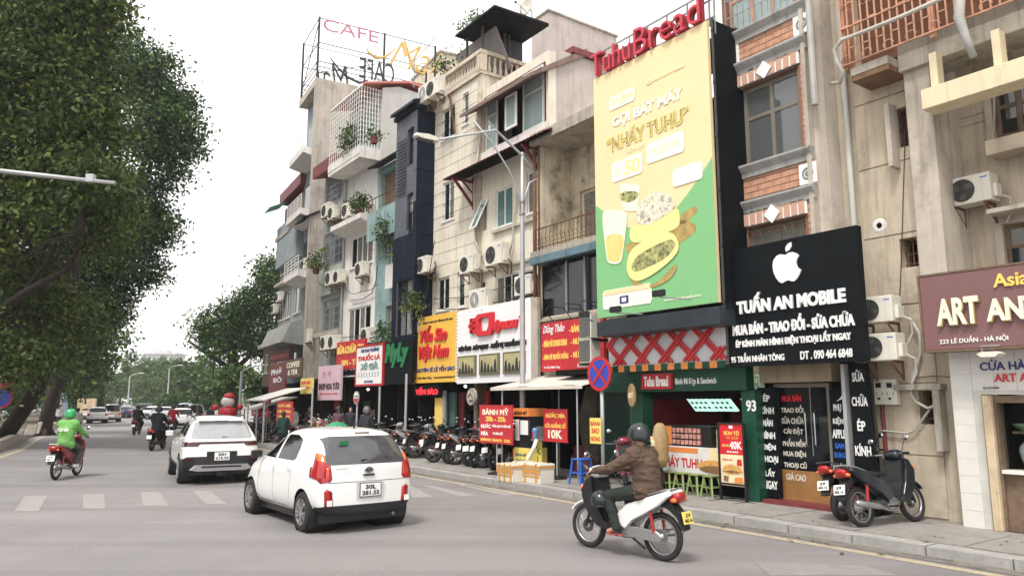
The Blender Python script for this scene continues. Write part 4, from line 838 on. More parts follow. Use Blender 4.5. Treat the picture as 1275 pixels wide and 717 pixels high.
# menu screens, leaning
for i, (pl, pr) in enumerate(((851, 884), (876, 911), (918, 950))):
    ys = yg+.9; q = M.rc(ys, pl, pr-3, 491, 512)
    if i == 2: q = (q[0], co[0]+.1, q[2], q[3])
    s_ = T.part('menu_screen', MB().add([(q[0], ys, q[3]), (q[1]-.1, ys, q[3]), (q[1]+.02, ys+.25, q[2]), (q[0]+.12, ys+.25, q[2]), (q[0], ys+.05, q[3]+.02), (q[1]-.1, ys+.05, q[3]+.02), (q[1]+.02, ys+.3, q[2]+.02), (q[0]+.12, ys+.3, q[2]+.02)], [(0,1,2,3),(4,7,6,5),(0,4,5,1),(1,5,6,2),(2,6,7,3),(3,7,4,0)]), mat('screen_glow', (.42,.66,.58), .4, var=0, emit=.75))
    d = MB()
    for r_ in range(3):
        for c_ in range(4):
            t = .15+r_*.28; u_ = .1+c_*.22; L = lambda u, t: (q[0]+(q[1]-.1-q[0])*u+.12*t, ys+.25*t-.006, q[3]+(q[2]-q[3])*t)
            d.add([L(u_, t), L(u_+.12, t), L(u_+.12, t+.12), L(u_, t+.12)], [(0,1,2,3)])
    T.part('menu_print', d, mat('menu_dark', (.05,.1,.09), .5), s_)
rsg = M.rc(yg-.15, 799, 836, 465, 484, 818); T.part('name_plate', MB().box(rsg[0], rsg[1], yg-.16, yg-.101, rsg[2], rsg[3]), m_red)
text(T, 'Tuhu Bread', rsg[0]+.08, rsg[1]-.08, rsg[2]+.05, rsg[3]-.05, yg-.161, m_lw, .012, .03)
text(T, 'Bánh Mì Kẹp & Sandwich', *M.rc(yg-.1, 841, 892, 470, 480), yg-.101, m_lw, .01, .015)
text(T, '93', *M.rc(yg, 931, 943, 498, 512), yg-.031, m_lw, .02, .02)
# striped valance and lattice panel
la = M.rc(11.4, 757, 903, 404, 452); zl0 = (zat(757,458,11.4)+zat(903,447,11.4))/2; zl1 = (zat(760,408,11.4)+zat(900,388,11.4))/2
T.part('lattice_back', MB().box(la[0], la[1], 11.42, 11.5, zl0, zl1), mat('grey_panel', (.62,.62,.64), .6, var=.05))
sm_ = mat('red_slat', (.58,.03,.035), .5, var=.1); Hh = zl1-zl0; Wd = la[1]-la[0]
for s in (-1, 1):
    for k in range(-2, 7):
        dx = Hh*1.05; x0 = la[0]+Wd*(k+.25)/6.0*1.25-.6; x1 = x0+dx
        za, zb2 = (zl0+.03, zl1-.03) if s == 1 else (zl1-.03, zl0+.03)
        # clip to the panel
        def clip(xa, za_, xb, zb_):
            t0, t1 = 0, 1
            if xa < la[0]+.03: t0 = (la[0]+.03-xa)/(xb-xa)
            if xb > la[1]-.03: t1 = (la[1]-.03-xa)/(xb-xa)
            return t0, t1
        t0, t1 = clip(x0, za, x1, zb2)
        if t1-t0 > .12:
            P_ = lambda t: (x0+(x1-x0)*t, 11.39-.015*(s > 0), za+(zb2-za)*t)
            for o_ in (-.055, .055): T.part('lattice_slat', MB().bar((P_(t0)[0]+o_, P_(t0)[1], P_(t0)[2]), (P_(t1)[0]+o_, P_(t1)[1], P_(t1)[2]), .05, .03, up=(0,1,0)), sm_)
nv = 18; vw = (la[1]-la[0]+.0)/nv
va = MB().box(.001, vw-.001, -.02, .0, 0, .13).mesh('valance_square', m_orange); vb_ = MB().box(.001, vw-.001, -.02, .0, 0, .13).mesh('valance_square', m_green)
for i in range(nv): T.pieces('valance_square', va if i % 2 == 0 else vb_, [(la[0]+i*vw, 11.38, zl0-.13)])
# billboard
yB = 11.0
x0 = xat(741.5, 250, yB); x1 = xat(887, 200, yB); zb_ = (zat(742,396,yB)+zat(888,378,yB))/2; zt_ = (zat(741,98,yB)+zat(885,24,yB))/2
W_ = x1-x0; H_ = zt_-zb_
T = Thing('billboard', 'tall yellow and green advertising billboard for sandwiches on a dark steel frame', 'billboard', (x0, yB, zb_))
T.part('panel', MB().box(x0, x1, yB, yB+.08, zb_, zt_), m_posty)
def bb(px, py): q = M.P(px, py, yB); return q
def bpoly(pts, m, lay, nm): return T.part(nm, MB().prism([bb(*p) for p in pts], yB-.004*lay-.003, yB-.004*lay, 'y'), m)
gx = lambda u: x0+W_*u; gz = lambda v: zb_+H_*v
# green ground with curved upper edge (u right, v up)
gp = [(x0+.001, zb_+.001), (x1-.001, zb_+.001), (x1-.001, gz(.50))]+[(gx(1-t), gz(.50-.035*t-.17*math.sin(t*PI))) for t in [k/20 for k in range(1, 20)]]+[(x0+.001, gz(.463))]
T.part('green_print', MB().prism(gp, yB-.006, yB-.002, 'y'), m_postg)
m_pw = mat('print_white', (.92,.88,.74), .5, var=.02); m_pl = mat('print_pale', (.93,.84,.52), .5, var=.02); m_pd = mat('print_ochre', (.74,.60,.20), .5, var=.03)
def card(u0, v0, u1, v1, m, lay=2, sk=0): 
    r = .012; P_ = lambda u, v: (gx(u), gz(v)+sk*(u-u0)*W_); q = [P_(u0+r,v0),P_(u1-r,v0),P_(u1,v0+r),P_(u1,v1-r),P_(u1-r,v1),P_(u0+r,v1),P_(u0,v1-r),P_(u0,v0+r)]; return T.part('print_card', MB().prism(q, yB-.004*lay-.006, yB-.004*lay-.002, 'y'), m)
def smoothp(p, n=2):
    for _ in range(n): p = [q for i in range(len(p)) for a, b in [(p[i], p[(i+1) % len(p)])] for q in ((a[0]*.78+b[0]*.22, a[1]*.78+b[1]*.22), (a[0]*.22+b[0]*.78, a[1]*.22+b[1]*.78))]
    return p
def bt_(s, u0, u1, v0, v1, m, b=.04, dz=0): text(T, s, gx(u0), gx(u1), gz(v0), gz(v1), yB-.012, m, .004, b, name='lettering')
card(.16,.83,.40,.885,m_pw); bt_('Tuhu Bread', .18,.38,.852,.878,m_pd,.01); bt_('BÁNH MÌ KẸP', .2,.36,.838,.849,m_pd,.01); bt_('@tuhubread', .50,.82,.865,.885,m_pl,.02)
bt_('GỌI BÁT MÁY', .18+.005,.80+.005,.745,.808,m_pw); bt_('“NHÁY TUHU”', .125,.845,.662-.004,.735-.004,m_pd,.05); bt_('“NHÁY TUHU”', .12,.84,.664,.737,mat('print_lemon',(.9,.76,.34),.5),.04); bt_('TIỆN LỢI & NHANH', .30,.68,.625,.65,m_pl,.02)
card(.17,.53,.45,.61,m_pw); bt_('CHỈ\nTỪ', .19,.27,.545,.595,m_pl,.02); bt_('50', .29,.43,.54,.60,mat('print_lemon',(.9,.76,.34),.5),.04)
card(.49,.555,.80,.635,m_pw); bt_('FREESHIP', .52,.77,.58,.612,m_pl,.03)
card(.70,.435,.93,.50,m_pw,3); bt_('Tuhu Bread', .72,.91,.465,.492,m_ylet,.02); bt_('BÁNH MÌ KẸP', .74,.9,.445,.458,m_green_l,.01)
def shp(pts, m, lay, nm): return T.part(nm, MB().prism([(gx(u), gz(v)) for u, v in (smoothp(pts) if len(pts) > 4 or 'print' in nm and 'square' not in nm and 'band' not in nm else pts)], yB-.004*lay-.005, yB-.004*lay-.001, 'y'), m)
m_board = mat('wood_print', (.42,.30,.10), .5, var=.25, scale=6, streak=.4, scol=(.25,.15,.05)); m_bun = mat('bun_print', (.88,.76,.30), .5, var=.05, scale=6); m_cup = mat('cup_print', (.94,.86,.66), .5, var=.04); m_juice = mat('juice_print', (.9,.62,.22), .5, var=.12, scale=4)
m_herb = mat('herb_print', (.33,.34,.13), .5, var=.9, scale=16, blotch=.8, bcol=(.12,.1,.06)); m_choc = mat('sprinkle_print', (.75,.70,.55), .5, var=.3, scale=12, blotch=.95, bcol=(.07,.06,.05))
def food(nm, m, lay, raw):
    v = [float(t) for t in raw.split()]; q = smoothp([bb(740+v[k]/3.5875, 200+v[k+1]/3.5875) for k in range(0, len(v), 2)], 3); T.part(nm, MB().prism(q, yB-.004*lay-.005, yB-.004*lay-.001, 'y'), m)
food('board_print', m_board, 1, '120 385 240 330 395 258 452 282 458 322 330 402 180 432'); food('board_print', m_board, 1, '360 270 425 212 455 205 464 222 452 240 420 268 395 290')
food('cup_print', m_cup, 2, '112 112 135 104 185 104 207 112 195 215 185 228 140 225 128 212'); food('mint_print', m_herb, 3, '112 150 150 135 200 140 198 165 160 190 122 180')
food('bun_print', m_bun, 3, '160 300 200 285 250 290 372 205 384 240 383 300 300 330 190 372 160 355'); food('topping_print', m_choc, 4, '186 250 195 200 235 160 285 138 335 150 366 195 350 225 250 290 205 285')
food('cup_print', m_cup, 4, '36 245 50 225 95 218 140 225 152 245 128 435 118 458 95 464 68 458 58 440'); food('juice_print', m_juice, 5, '52 340 95 325 138 335 124 430 112 452 75 452 62 435')
food('board_print', m_board, 4, '165 520 230 560 290 545 372 450 368 495 335 535 270 568 205 568 170 550')
food('sandwich_print', m_bun, 6, '146 480 160 405 225 355 320 315 362 328 382 372 378 410 330 462 250 520 195 542 162 525'); food('filling_print', m_herb, 7, '165 478 195 425 265 385 345 348 374 372 335 428 265 468 190 500')
card(.06,.03,.50,.105,m_pw,3); shp([(.07,.085),(.49,.115) if False else (.49,.085),(.49,.103),(.07,.103)], m_posty, 5, 'print_band'); bt_('VISA', .085,.19,.045,.07,m_navyl,.05); bt_('QR PAY', .33,.46,.045,.07,m_posty,.03); shp([(.22,.043),(.30,.043),(.30,.073),(.22,.073)], m_navyl, 4, 'print_square'); shp([(.24,.05),(.28,.05),(.28,.066),(.24,.066)], m_pw, 5, 'print_square')
bt_('www.tuhubread.com', .60,.88,.028,.038,m_pw,.01)
# steel frame
fb = MB(); fb.box(x0-.02, x1+.02, yB+.081, yB+.16, zb_-.02, zb_+.05)
T.part('cladding', MB().box(x1+.105, x1+.12, yB+.06, 12.55, zb_-.1, zt_-.02), m_signblk)
T.part('cladding', MB().box(x0, x1, yB+.3, 12.5, zt_-.3, zt_-.22), m_blk)
fr2 = MB()
for k in range(6):
    z = zb_+H_*k/5.2; fr2.bar((x1+.07, yB+.05, z), (x1+.07, 12.4, z+.0), .05); 
for yy_ in (yB+.1, 11.8, 12.4): fr2.bar((x1+.07, yy_, zb_-.2), (x1+.07, yy_, zt_+.05), .06)
for k in range(5): fr2.bar((x1+.07, yB+.1, zb_+H_*k/5.2), (x1+.07, 11.8, zb_+H_*(k+1)/5.2), .035)
for k in range(7): x = x0+.15+(W_-.3)*k/6; fr2.bar((x, yB+.13, zb_), (x, yB+.13, zt_), .05)
for k in range(9): z = zb_+H_*(k+.5)/9; fr2.bar((x0, yB+.2, z), (x1, yB+.2, z), .04)
T.part('steel_frame', fr2, m_acg)
T.part('bottom_beam', MB().box(x0+.1, x1+.1, yB-.12, yB+.55, zb_-.42, zb_-.1).box(x0-.0, x1+.12, yB+.09, 11.6, zb_-.1, zb_-.04), mat('dark_beam', (.02,.028,.036), .5, var=.2), bevel=.01)
rf = MB(); zr0, zr1 = zt_+.02, zt_+.65
for k in range(7): x = x0+W_*k/6; rf.bar((x, yB+.1, zt_-.1), (x, yB+.1, zr1), .03)
for z in (zr0+.05, zr1-.2, zr1): rf.bar((x0, yB+.1, z), (x1+.12, yB+.1, z), .03)
rf.bar((x1+.12, yB+.1, zt_-.3), (x1+.12, yB+.1, zr1+.3), .03)
T.part('letter_rail', rf, m_steel)
for s_, u0, u1, hh_ in (('Tuhu', .0, .385, .56), ('Bread', .42, .97, .60)):
    text(T, s_, gx(u0)+.02, gx(u1)+.02, zt_+.0, zt_+hh_, yB+.06, mat('letter_side', (.30,.02,.03), .5), .09, .0, name='letter_side', shear=0); text(T, s_, gx(u0), gx(u1), zt_+.01, zt_+hh_+.01, yB-.06, mat('crimson_letter', (.55,.035,.06), .4), .03, -.008)
for i, (px, py, qx, qy, lab) in enumerate(((767, 387, 800, 391, 'small black floodlight on an arm under the left half of the billboard'), (821, 367, 860, 373, 'black floodlight on an arm under the right half of the billboard'), (728, 393, 738, 400, 'black floodlight just left of the billboard bottom corner'))):
    q = M.P(px, py, yB-.7); q2 = M.P(qx, qy, yB-.1)
    F = Local('floodlight', lab, 'floodlight', (q[0], yB-.7, q[1]), group='floodlights on the billboard')
    F.part('housing', MB().box(-.14, .14, -.06, .03, -.03, .09), m_blk, bevel=.012); F.part('lens', MB().box(-.11, .11, .031, .036, -.01, .07), m_glp)
    F.part('arm', MB().bar((0,0,-.04), (q2[0]-q[0], .6, q2[1]-q[1]), .025), m_steel)

# ---- 5 house with the rusty balcony (red food sign) ------------------------------------------
yD = 13.2
xd0 = xat(681, 300, yD); xd1 = xat(768, 300, yD)
T = Thing('balcony_house', 'narrow peeling house with a rusty balcony, dark glazed floor and red food sign', 'building', (xd0, yD, 0))
gz1 = zat(712, 318, yD); gz0 = zat(712, 392, yD); bz = zat(712, 300, yD-.6)
dw = M.rc(yD+.8, 722, 760, 232, 300); zr_ = zat(712, 172, yD)
T.part('wall', holed(xd0, xd1, bz-.2, zr_, yD+.8, .25, [dw]), m_peel); T.part('side_wall', MB().box(xd0, xd0+.2, yD-.0, yD+.8, bz, zr_), m_peel)
window(T, dw, yD+.8, 2, 1, m_creamd, m_glg, .08, .1)
T.part('party_wall', MB().box(xd0, xd0+.16, yD-.32, yD-.01, 2.8, zr_-.02), m_creamd)
T.part('roof_slab', MB().box(xd0-.05, xd1, yD-.6, yD+3, zr_, zr_+.2).box(xd0-.03, xd1, yD-.6, yD-.5, zr_+.2, zr_+.32), m_conc)
T.part('upper_storey', MB().box(xd0, xd1, yD+1.05, yD+6, 2.8, zr_-.01), m_creamd)
T.part('balcony_floor', MB().box(xd0+.0, xd1, yD-.62, yD+.79, bz-.18, bz-.02), m_conc)
T.part('eave_beam', MB().box(xd0, xd1, yD-.66, yD-.45, bz-.4, bz-.19), mat('blue_grey_beam', (.12,.2,.24), .6, var=.2, streak=.4))
bal = MB().tube([(0,0,0), (0,-.03,.3), (0,0,.62)], .011, 5).mesh('baluster', m_rust)
nb = 16; T.pieces('baluster', bal, [(xd0+.15+(xd1-xd0-.2)*i/nb, yD-.55, bz) for i in range(nb+1)])
T.part('handrail', MB().tube([(xd0+.1, yD-.55, bz+.63), (xd1, yD-.55, bz+.63)], .02, 6).tube([(xd0+.1, yD-.55, bz+.08), (xd1, yD-.55, bz+.08)], .015, 6), m_rust)
rs_ = MB()
for i in range(nb): 
    c = xd0+.15+(xd1-xd0-.2)*(i+.5)/nb; rs_.tube([(c+.06*math.cos(a), yD-.56, bz+.25+.09*math.sin(a)) for a in [k*.7 for k in range(9)]], .008, 4, caps=False)
T.part('scrollwork', rs_, m_rust)
gl_ = (xd0+.12, xd1, gz0, bz-.42); T.part('glazing', MB().box(gl_[0], gl_[1], yD-.3, yD-.26, gl_[2], gl_[3]), m_glb)
mu = MB()
for px in (706, 729, 752): x = xat(px, 350, yD-.3); mu.box(x-.035, x+.035, yD-.34, yD-.301, gl_[2], gl_[3])
T.part('mullion', mu, m_steel); T.part('spandrel', MB().box(xd0+.17, xd1, yD-.35, yD+1, gl_[2]-.5, gl_[2]-.01), m_creamd)
T.part('ledge', MB().box(xd0+.1, xd1, yD-.5, yD-.351, gl_[2]-.16, gl_[2]-.08), m_conc)
T.part('downpipe', MB().tube([(xd0-.06, yD-.4, 2.8), (xd0-.06, yD-.4, zr_+.3)], .06, 8).tube([(xd0+.1, yD-.38, 3), (xd0+.1, yD-.38, zr_)], .03, 6), m_rust, smooth=True)
room(T, xd0, xd1+.2, yD-.2, 3.0, 3.5)
T.part('lower_beam', MB().box(xd0+.17, xd1, yD-.3, yD+.2, 2.7, gl_[2]-.51), m_conc)
a = M.rc(12.45, 674, 733, 403, 463, 674); a = (a[0], xat(752, 430, 12.45), a[2], a[3])
S = Thing('food_sign', 'bright red food shop sign with script heading and yellow menu lines', 'sign', (a[0], 12.45, a[2]))
S.part('board', MB().box(a[0], a[1], 12.45, 12.55, a[2], a[3]), m_red, bevel=.005)
sw_ = a[1]-a[0]; sh_ = a[3]-a[2]; st = lambda s, u0, u1, v0, v1, m, b=.02, sh=0: text(S, s, a[0]+sw_*u0, a[0]+sw_*u1, a[2]+sh_*v0, a[2]+sh_*v1, 12.449, m, .012, b, shear=sh)
st('Dũng Thảo', .04, .40, .74, .96, m_lw, .01, .35); st('- BÁNH BAO NÓNG', .48, .98, .74, .90, m_ylet, .03)
st('- BÁNH MÌ DONER KEBAB', .03, .44, .50, .66, m_ylet, .03); st('- NƯỚC ÉP', .50, .80, .50, .66, m_ylet, .03)
st('- BÁNH MÌ TRUYỀN THỐNG', .03, .46, .24, .40, m_ylet, .03); st('- NƯỚC MÍA', .50, .84, .24, .40, m_ylet, .03); st('91 Trần Nhân Tông', .05, .32, .05, .12, m_lw, .0); st('0904.551.912', .60, .84, .05, .12, m_lw, .0)
goo = MB()
for u in (.2, .5, .75): x = a[0]+sw_*u; goo.tube([(x, 12.5, a[3]), (x, 12.2, a[3]+.3), (x, 12.3, a[3]+.42), (x, yD-.36, a[3]+.42)], .014, 5)
S.part('gooseneck', goo, m_blk)
for k, (py, lab) in enumerate(((407, 'upper of the two air conditioners at the left end of the red lattice'), (437, 'lower of the two air conditioners at the left end of the red lattice'))):
    q = M.P(744, py, 11.9); A_ = Local('air_conditioner', lab, 'air conditioner', (q[0], 11.9, q[1]-.28), group='outdoor air conditioner units on the facades')
    A_.part('casing', MB().box(-.34, .1, -.3, 0, 0, .56), m_acw, bevel=.012); g = MB()
    for i in range(12): g.box(-.32, .06, -.308, -.301, .04+i*.042, .06+i*.042)
    A_.part('fin_grille', g, mat('fin_grey', (.2,.2,.19), .6)); A_.part('fin_back', MB().box(-.33, .07, -.3005, -.299, .02, .54), m_acg); A_.part('bracket', MB().box(-.36, .16, -.28, .3, -.06, -.01), m_blk)

# ---- 6 cream house: right half -------------------------------------------------------------
yC = 13.3
xa_, xb_, xm_ = xat(538, 300, yC), xd0-.001, xat(600, 250, yC)
T = Thing('cream_house', 'broad cream rendered house with aqua glazed top floor and corrugated red awning', 'building', (xm_, yC, 0))
z6 = zat(640, 100, yC)   # under the eave
def W6(pl, pr, pt, pb, at=None): return M.rc(yC, pl, pr, pt, pb, at)
wa = W6(605, 677, 112, 172, 640); awL = zat(640, 195, yC)
w2a = W6(600, 606, 250, 287); w2b = W6(617, 638, 234, 281); w2c = W6(656, 668, 213, 265)
w3a = W6(594, 604, 350, 368); w3b = W6(617, 646, 342, 385); w3c = W6(650, 665, 336, 372)
T.part('wall', holed(xm_, xb_, 3.0, z6+.3, yC, .3, [w2a, w2b, w2c, w3a, w3b, w3c, (xm_+.08, xb_-.12, wa[2], z6)]), m_cream)
T.part('backing', MB().box(xm_+.05, xb_-.1, yC+.32, yC+1, 3, z6), m_dark)
for r, n in ((w2b, 2), (w2c, 1), (w3b, 3), (w3c, 1), (w3a, 1)): window(T, r, yC, n, 1, m_frw, m_glg if n == 2 else m_gl, .05, .04)
op_ = MB(); q = w2a; T.part('open_sash', MB().bar((q[0]-.25, yC-.32, q[2]+.1), (q[0]+.02, yC-.02, q[3]), .05).bar((q[0]+.1, yC-.32, q[2]+.1), (q[1]+.1, yC-.02, q[3]), .05).bar((q[0]-.25, yC-.32, q[2]+.1), (q[0]+.1, yC-.32, q[2]+.1), .05).bar((q[0], yC-.02, q[3]), (q[1]+.1, yC-.02, q[3]), .05), m_frw)
T.part('pane', MB().add([(q[0]-.25, yC-.32, q[2]+.1), (q[0]+.1, yC-.32, q[2]+.1), (q[1]+.1, yC-.02, q[3]), (q[0]+.02, yC-.02, q[3])], [(0,1,2,3)]), m_glg)
zt6 = wa[2]
for pl, pr in ((604, 618), (650, 676)):
    r = M.rc(yC, pl, pr, 110, 180); window(T, (r[0], r[1], zt6+.02, z6-.02), yC, 1, 2, m_frw, m_glp, .06, .02, False, splits=[.62])
r = M.rc(yC, 620, 628, 110, 180); T.part('dark_opening', MB().box(r[0], r[1]+.2, yC+.18, yC+.2, zt6, z6), m_glb)
r = M.rc(yC-.25, 630, 644, 118, 160, 637)
o_ = T.part('open_casement', MB().box(r[0], r[1], yC-.3, yC-.25, r[2], r[2]+.07).box(r[0], r[1], yC-.3, yC-.25, r[3]-.07, r[3]).box(r[0], r[0]+.07, yC-.3, yC-.25, r[2]+.07, r[3]-.07).box(r[1]-.07, r[1], yC-.3, yC-.25, r[2]+.07, r[3]-.07), m_frw)
T.part('pane', MB().box(r[0]+.07, r[1]-.07, yC-.285, yC-.27, r[2]+.07, r[3]-.07), m_glp, o_)
T.part('white_band', MB().box(xm_+.05, xb_, yC-.08, yC-.001, zt6-.28, zt6-.02), m_white)
# eaves and roof
ey = 12.55; ez = zat(640, 107, ey)
T.part('eave', MB().prism([(ey, ez), (ey, ez+.12), (yC+1.5, z6+.75), (yC+1.5, z6+.5)], xat(572, 140, ey), xb_+.1, 'x'), mat('eave_brown', (.2,.13,.11), .8, var=.2, streak=.3))
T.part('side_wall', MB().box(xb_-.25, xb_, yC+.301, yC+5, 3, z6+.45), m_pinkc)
T.part('roof', MB().prism([(yC+.9, z6+.46), (yC+.9, z6+.66), (yC+5.1, z6+.66), (yC+5.1, z6+.46)], xm_, xb_+.12, 'x'), m_maroon)
# red corrugated awning with timber brackets
yA = 12.35; zA0 = zat(640, 178, yA); zA1 = zat(640, 163, yC); xw0_, xw1_ = xat(551, 224, yA), xat(679, 157, yA)
zA0 = (zat(551, 226, yA)+zat(678, 160, yA))/2; zA1 = zA0+.5
cr = MB(); n = 60
vs = []; fs = []
for i in range(n+1):
    x = xw0_+(xw1_-xw0_)*i/n; dz = .03*(i % 2); vs += [(x, yA, zA0+dz), (x, yC+.0, zA1+dz)]
for i in range(n): fs.append((2*i, 2*i+2, 2*i+3, 2*i+1))
cr.add(vs, fs); cr.add([(v[0], v[1], v[2]-.03) for v in vs], fs); T.part('awning', cr, m_maroon)
T.part('awning_soffit', MB().add([(xw0_, yA+.02, zA0-.04), (xw1_, yA+.02, zA0-.04), (xw1_, yC, zA0+.2), (xw0_, yC, zA0+.2)], [(0,1,2,3)]), m_dark)
for px in (588, 676):
    x = xat(px, 200, yC-.1); T.part('bracket', MB().bar((x, yC-.02, zA0-1.05), (x, yC-.02, zA0+.1), .09).bar((x, yC-.04, zA0-.95), (x, yA+.1, zA0-.06), .08).bar((x, yC-.05, zA0-.08), (x, yA+.05, zA0-.08), .08).bar((x, yC-.04, zA0-.5), (x, yA+.45, zA0-.1), .05), m_maroon)
for pa, pb_ in ((615, 283), (590, 343)): pass
for px0, px1, zz in ((615, 669, w2b[2]-.12), (588, 676, zat(640, 328, yC))):
    T.part('string_course', MB().box(xat(px0, 280, yC), xat(px1, 280, yC), yC-.12, yC-.001, zz-.06, zz+.02), m_conc2)
T.part('downpipe', pxtube([(598,170),(590,235),(592,300),(600,320)], yC-.12, .035, 6), m_cab2, smooth=True)
T.part('hose', pxtube([(644,240),(640,270),(638,300),(634,318)], yC-.1, .03, 6), m_cab2, smooth=True)
T.part('fascia_box', MB().box(xb_-.35, xb_-.02, yC-.5, yC-.001, 3.4, 4.9), m_conc2)
room(T, xm_, xb_, yC-.1, 3.15, 3.5)
T.part('pier', MB().box(xm_-.1, xm_+.1, yC-.2, yC+.3, .1, 3.2), m_wood)
zt5 = zat(592, 53, yC-.1)
# left half: grooved tower with balustrade terrace
T7 = Thing('grooved_house', 'tall cream house with grooved front, stained balustrade terrace and roof canopy', 'building', (xa_, yC, 0))
z7 = zat(590, 98, yC-.05)
w7 = [W6(549, 566, 140, 170, 557), W6(577, 583, 118, 156, 580), W6(552, 564, 226, 272), W6(546, 553, 352, 386), W6(552, 560, 350, 384) , W6(571, 578, 340, 382)]
w7 = [W6(551, 567, 135, 172), W6(577, 584, 116, 155), W6(552, 566, 226, 274), W6(545, 560, 346, 386), W6(570, 579, 338, 382)]
T7.part('wall', holed(xa_, xm_, 3.0, z7, yC+.0, .3, w7), m_cream); T7.part('backing', MB().box(xa_, xm_-.01, yC+.31, yC+6, 3, z7), m_pinkc)
zs_ = [3.2+i*.46 for i in range(int((z7-3.2)/.46))]
for z in zs_: T7.part('render_course', holed(xa_+.02, xm_-.25, z+.012, z+.448, yC-.025, .024, w7), m_cream)
for r, n in zip(w7, (2, 1, 2, 2, 1)): window(T7, r, yC, n, 1, m_frw, m_gl, .06, .03)
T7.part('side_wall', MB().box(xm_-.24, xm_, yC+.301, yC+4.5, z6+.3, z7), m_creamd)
T7.part('corner_pier', MB().box(xm_-.24, xm_+.01, yC-.06, yC-.001, 5.2, z7+.02), m_creamd)
# terrace parapet
hb = .62
T7.part('parapet_base', MB().box(xa_+.0, xm_+.05, yC-.12, yC+.15, z7, z7+.12).box(xm_-.18, xm_+.06, yC+.151, yC+4.6, z7, z7+.12), m_creamd)
T7.part('parapet_rail', MB().box(xa_, xm_+.08, yC-.15, yC+.17, z7+.12+hb, z7+.26+hb).box(xm_-.2, xm_+.08, yC+.171, yC+4.6, z7+.12+hb, z7+.26+hb), m_creamd)
T7.part('parapet_pier', MB().box(xm_-.2, xm_+.07, yC-.13, yC+.14, z7+.12, z7+.12+hb).box(xa_, xa_+.3, yC-.13, yC+.14, z7+.12, z7+.12+hb).box(xm_-.19, xm_+.06, yC+4.3, yC+4.6, z7+.12, z7+.12+hb), m_creamd)
bl = MB().lathe([(.03,0),(.06,.05),(.075,.18),(.045,.32),(.035,.4),(.06,.55),(.06,hb)], n=6).mesh('baluster', m_creamd)
n1 = 15; T7.pieces('baluster', bl, [(xa_+.38+(xm_-xa_-.62)*i/n1, yC+.01, z7+.12) for i in range(n1+1)]); n2 = 16; T7.pieces('baluster', bl, [(xm_-.06, yC+.3+3.9*i/n2, z7+.12) for i in range(n2+1)])
# roof canopy over terrace
cx0_, cx1_ = xat(568,52,yC-.3), xat(617,10,yC-.3); cz = zat(617,9,yC-.3)+.1
cn = MB(); cn.prism([(yC-.35, cz-.1), (yC-.35, cz-.03), (yC+2.0, cz+.02), (yC+2.0, cz-.08)], cx0_, cx1_, 'x'); T7.part('canopy', cn, m_signblk)
T7.part('canopy_soffit', MB().prism([(yC+.4,cz-.12),(yC+1.1,cz-1.5),(yC+1.14,cz-1.5),(yC+.44,cz-.12)], xa_+.9, xm_+.2, 'x'), mat('tarp_grey', (.28,.26,.26), .8))
po = MB()
for x, y_ in ((xm_-.1, yC+.05), (cx0_+.2, yC+.05), (xm_-.1, yC+1.0), (xm_-.1, yC+1.2)): po.bar((x, y_, z7+.2), (x, y_, cz-.1), .07)
T7.part('canopy_post', po, m_acg); T7.part('terrace_room', MB().box(cx0_+.2, xm_-.3, yC+1.2, yC+1.95, z7, cz-.12), mat('terrace_dark', (.05,.05,.055), .9, var=.3))
T7.part('grille_fence', MB().bar((xa_-.6, yC-.6, z7+.8), (xa_-.6, yC-.6, z7+2.0), .03).bar((xa_-.6, yC-.6, z7+1.9), (xa_+.8, yC-.4, z7+2.4), .02).bar((xa_-.6, yC-.6, z7+1.2), (xa_+.5, yC-.4, z7+1.6), .02), m_steel)
for dx_, dy_ in ((.0, 0),): pass
fx, fz = xat(560, 155, yC-.2), 0
T7.part('vent_pipe', pxtube([(566,165),(560,118),(556,122)], yC-.15, .04, 6), m_rust)
# pinkish concrete block behind + dish
xq0, xq1 = xat(664, 60, yC+2.6), xat(770, 85, yC+5)
T8 = Thing('rear_block', 'plain pinkish concrete rear block rising above the cream house', 'building', (xq0, yC+2.6, 0))
q_ = M.X(720, 30, xb_-.4)
zq = zat(700, 14, yC+4.65)
yq = yC+3.4
q8 = xat(683,50,yq); e8 = M.X(768,60,q8)[0]; z8 = zat(683,14,yq); T8.part('wall', MB().box(xat(662,50,yq), q8, yq, e8, 5, z8), m_pinkc); T8.part('coping', MB().box(xat(662,50,yq)-.05, q8+.05, yq-.05, e8+.05, z8+.001, z8+.08), m_conc)
dq = M.P(655, 4, yC+3.5); D = Local('satellite_dish', 'round grey satellite dish on the roof canopy above the balustrade terrace', 'satellite dish', (dq[0], yC+3.5, dq[1]-.1))
D.part('reflector', MB().lathe([(0,.12),(.3,.05),(.45,0),(.46,-.01),(.3,.03),(0,.1)], axis='y', n=20), m_acw, smooth=True); D.part('mast', MB().tube([(0,.1,0),(0,.3,-.2),(0,.3,-.9)], .03, 6), m_steel); D.part('feed_arm', MB().tube([(0,.05,-.3),(0,-.5,-.05)], .015, 5).box(-.05,.05,-.56,-.5,-.08,.0), m_acg)
ac_unit(604, 374, 22, 12.95, 'small pale air conditioner standing just above the white camera sign', fan=2)
ac_unit(590, 330, 22, 13.0, 'air conditioner with long hose under the half open window of the cream house')
ac_unit(624, 318, 22, 13.0, 'air conditioner hung right of the street lamp level with the string course')
ac_unit(661, 356, 22, 13.0, 'air conditioner at the right edge of the cream house above the white sign')
ac_unit(534, 331, 15, 12.95, 'air conditioner with coiled cables at the left edge of the grooved house')
ac_unit(537, 118, 18, 12.9, 'air conditioner on the roof corner beside the dark blue house', fan=2)
ac_unit(547, 112, 16, 12.6, 'air conditioner nearer the balustrade at the roof corner')
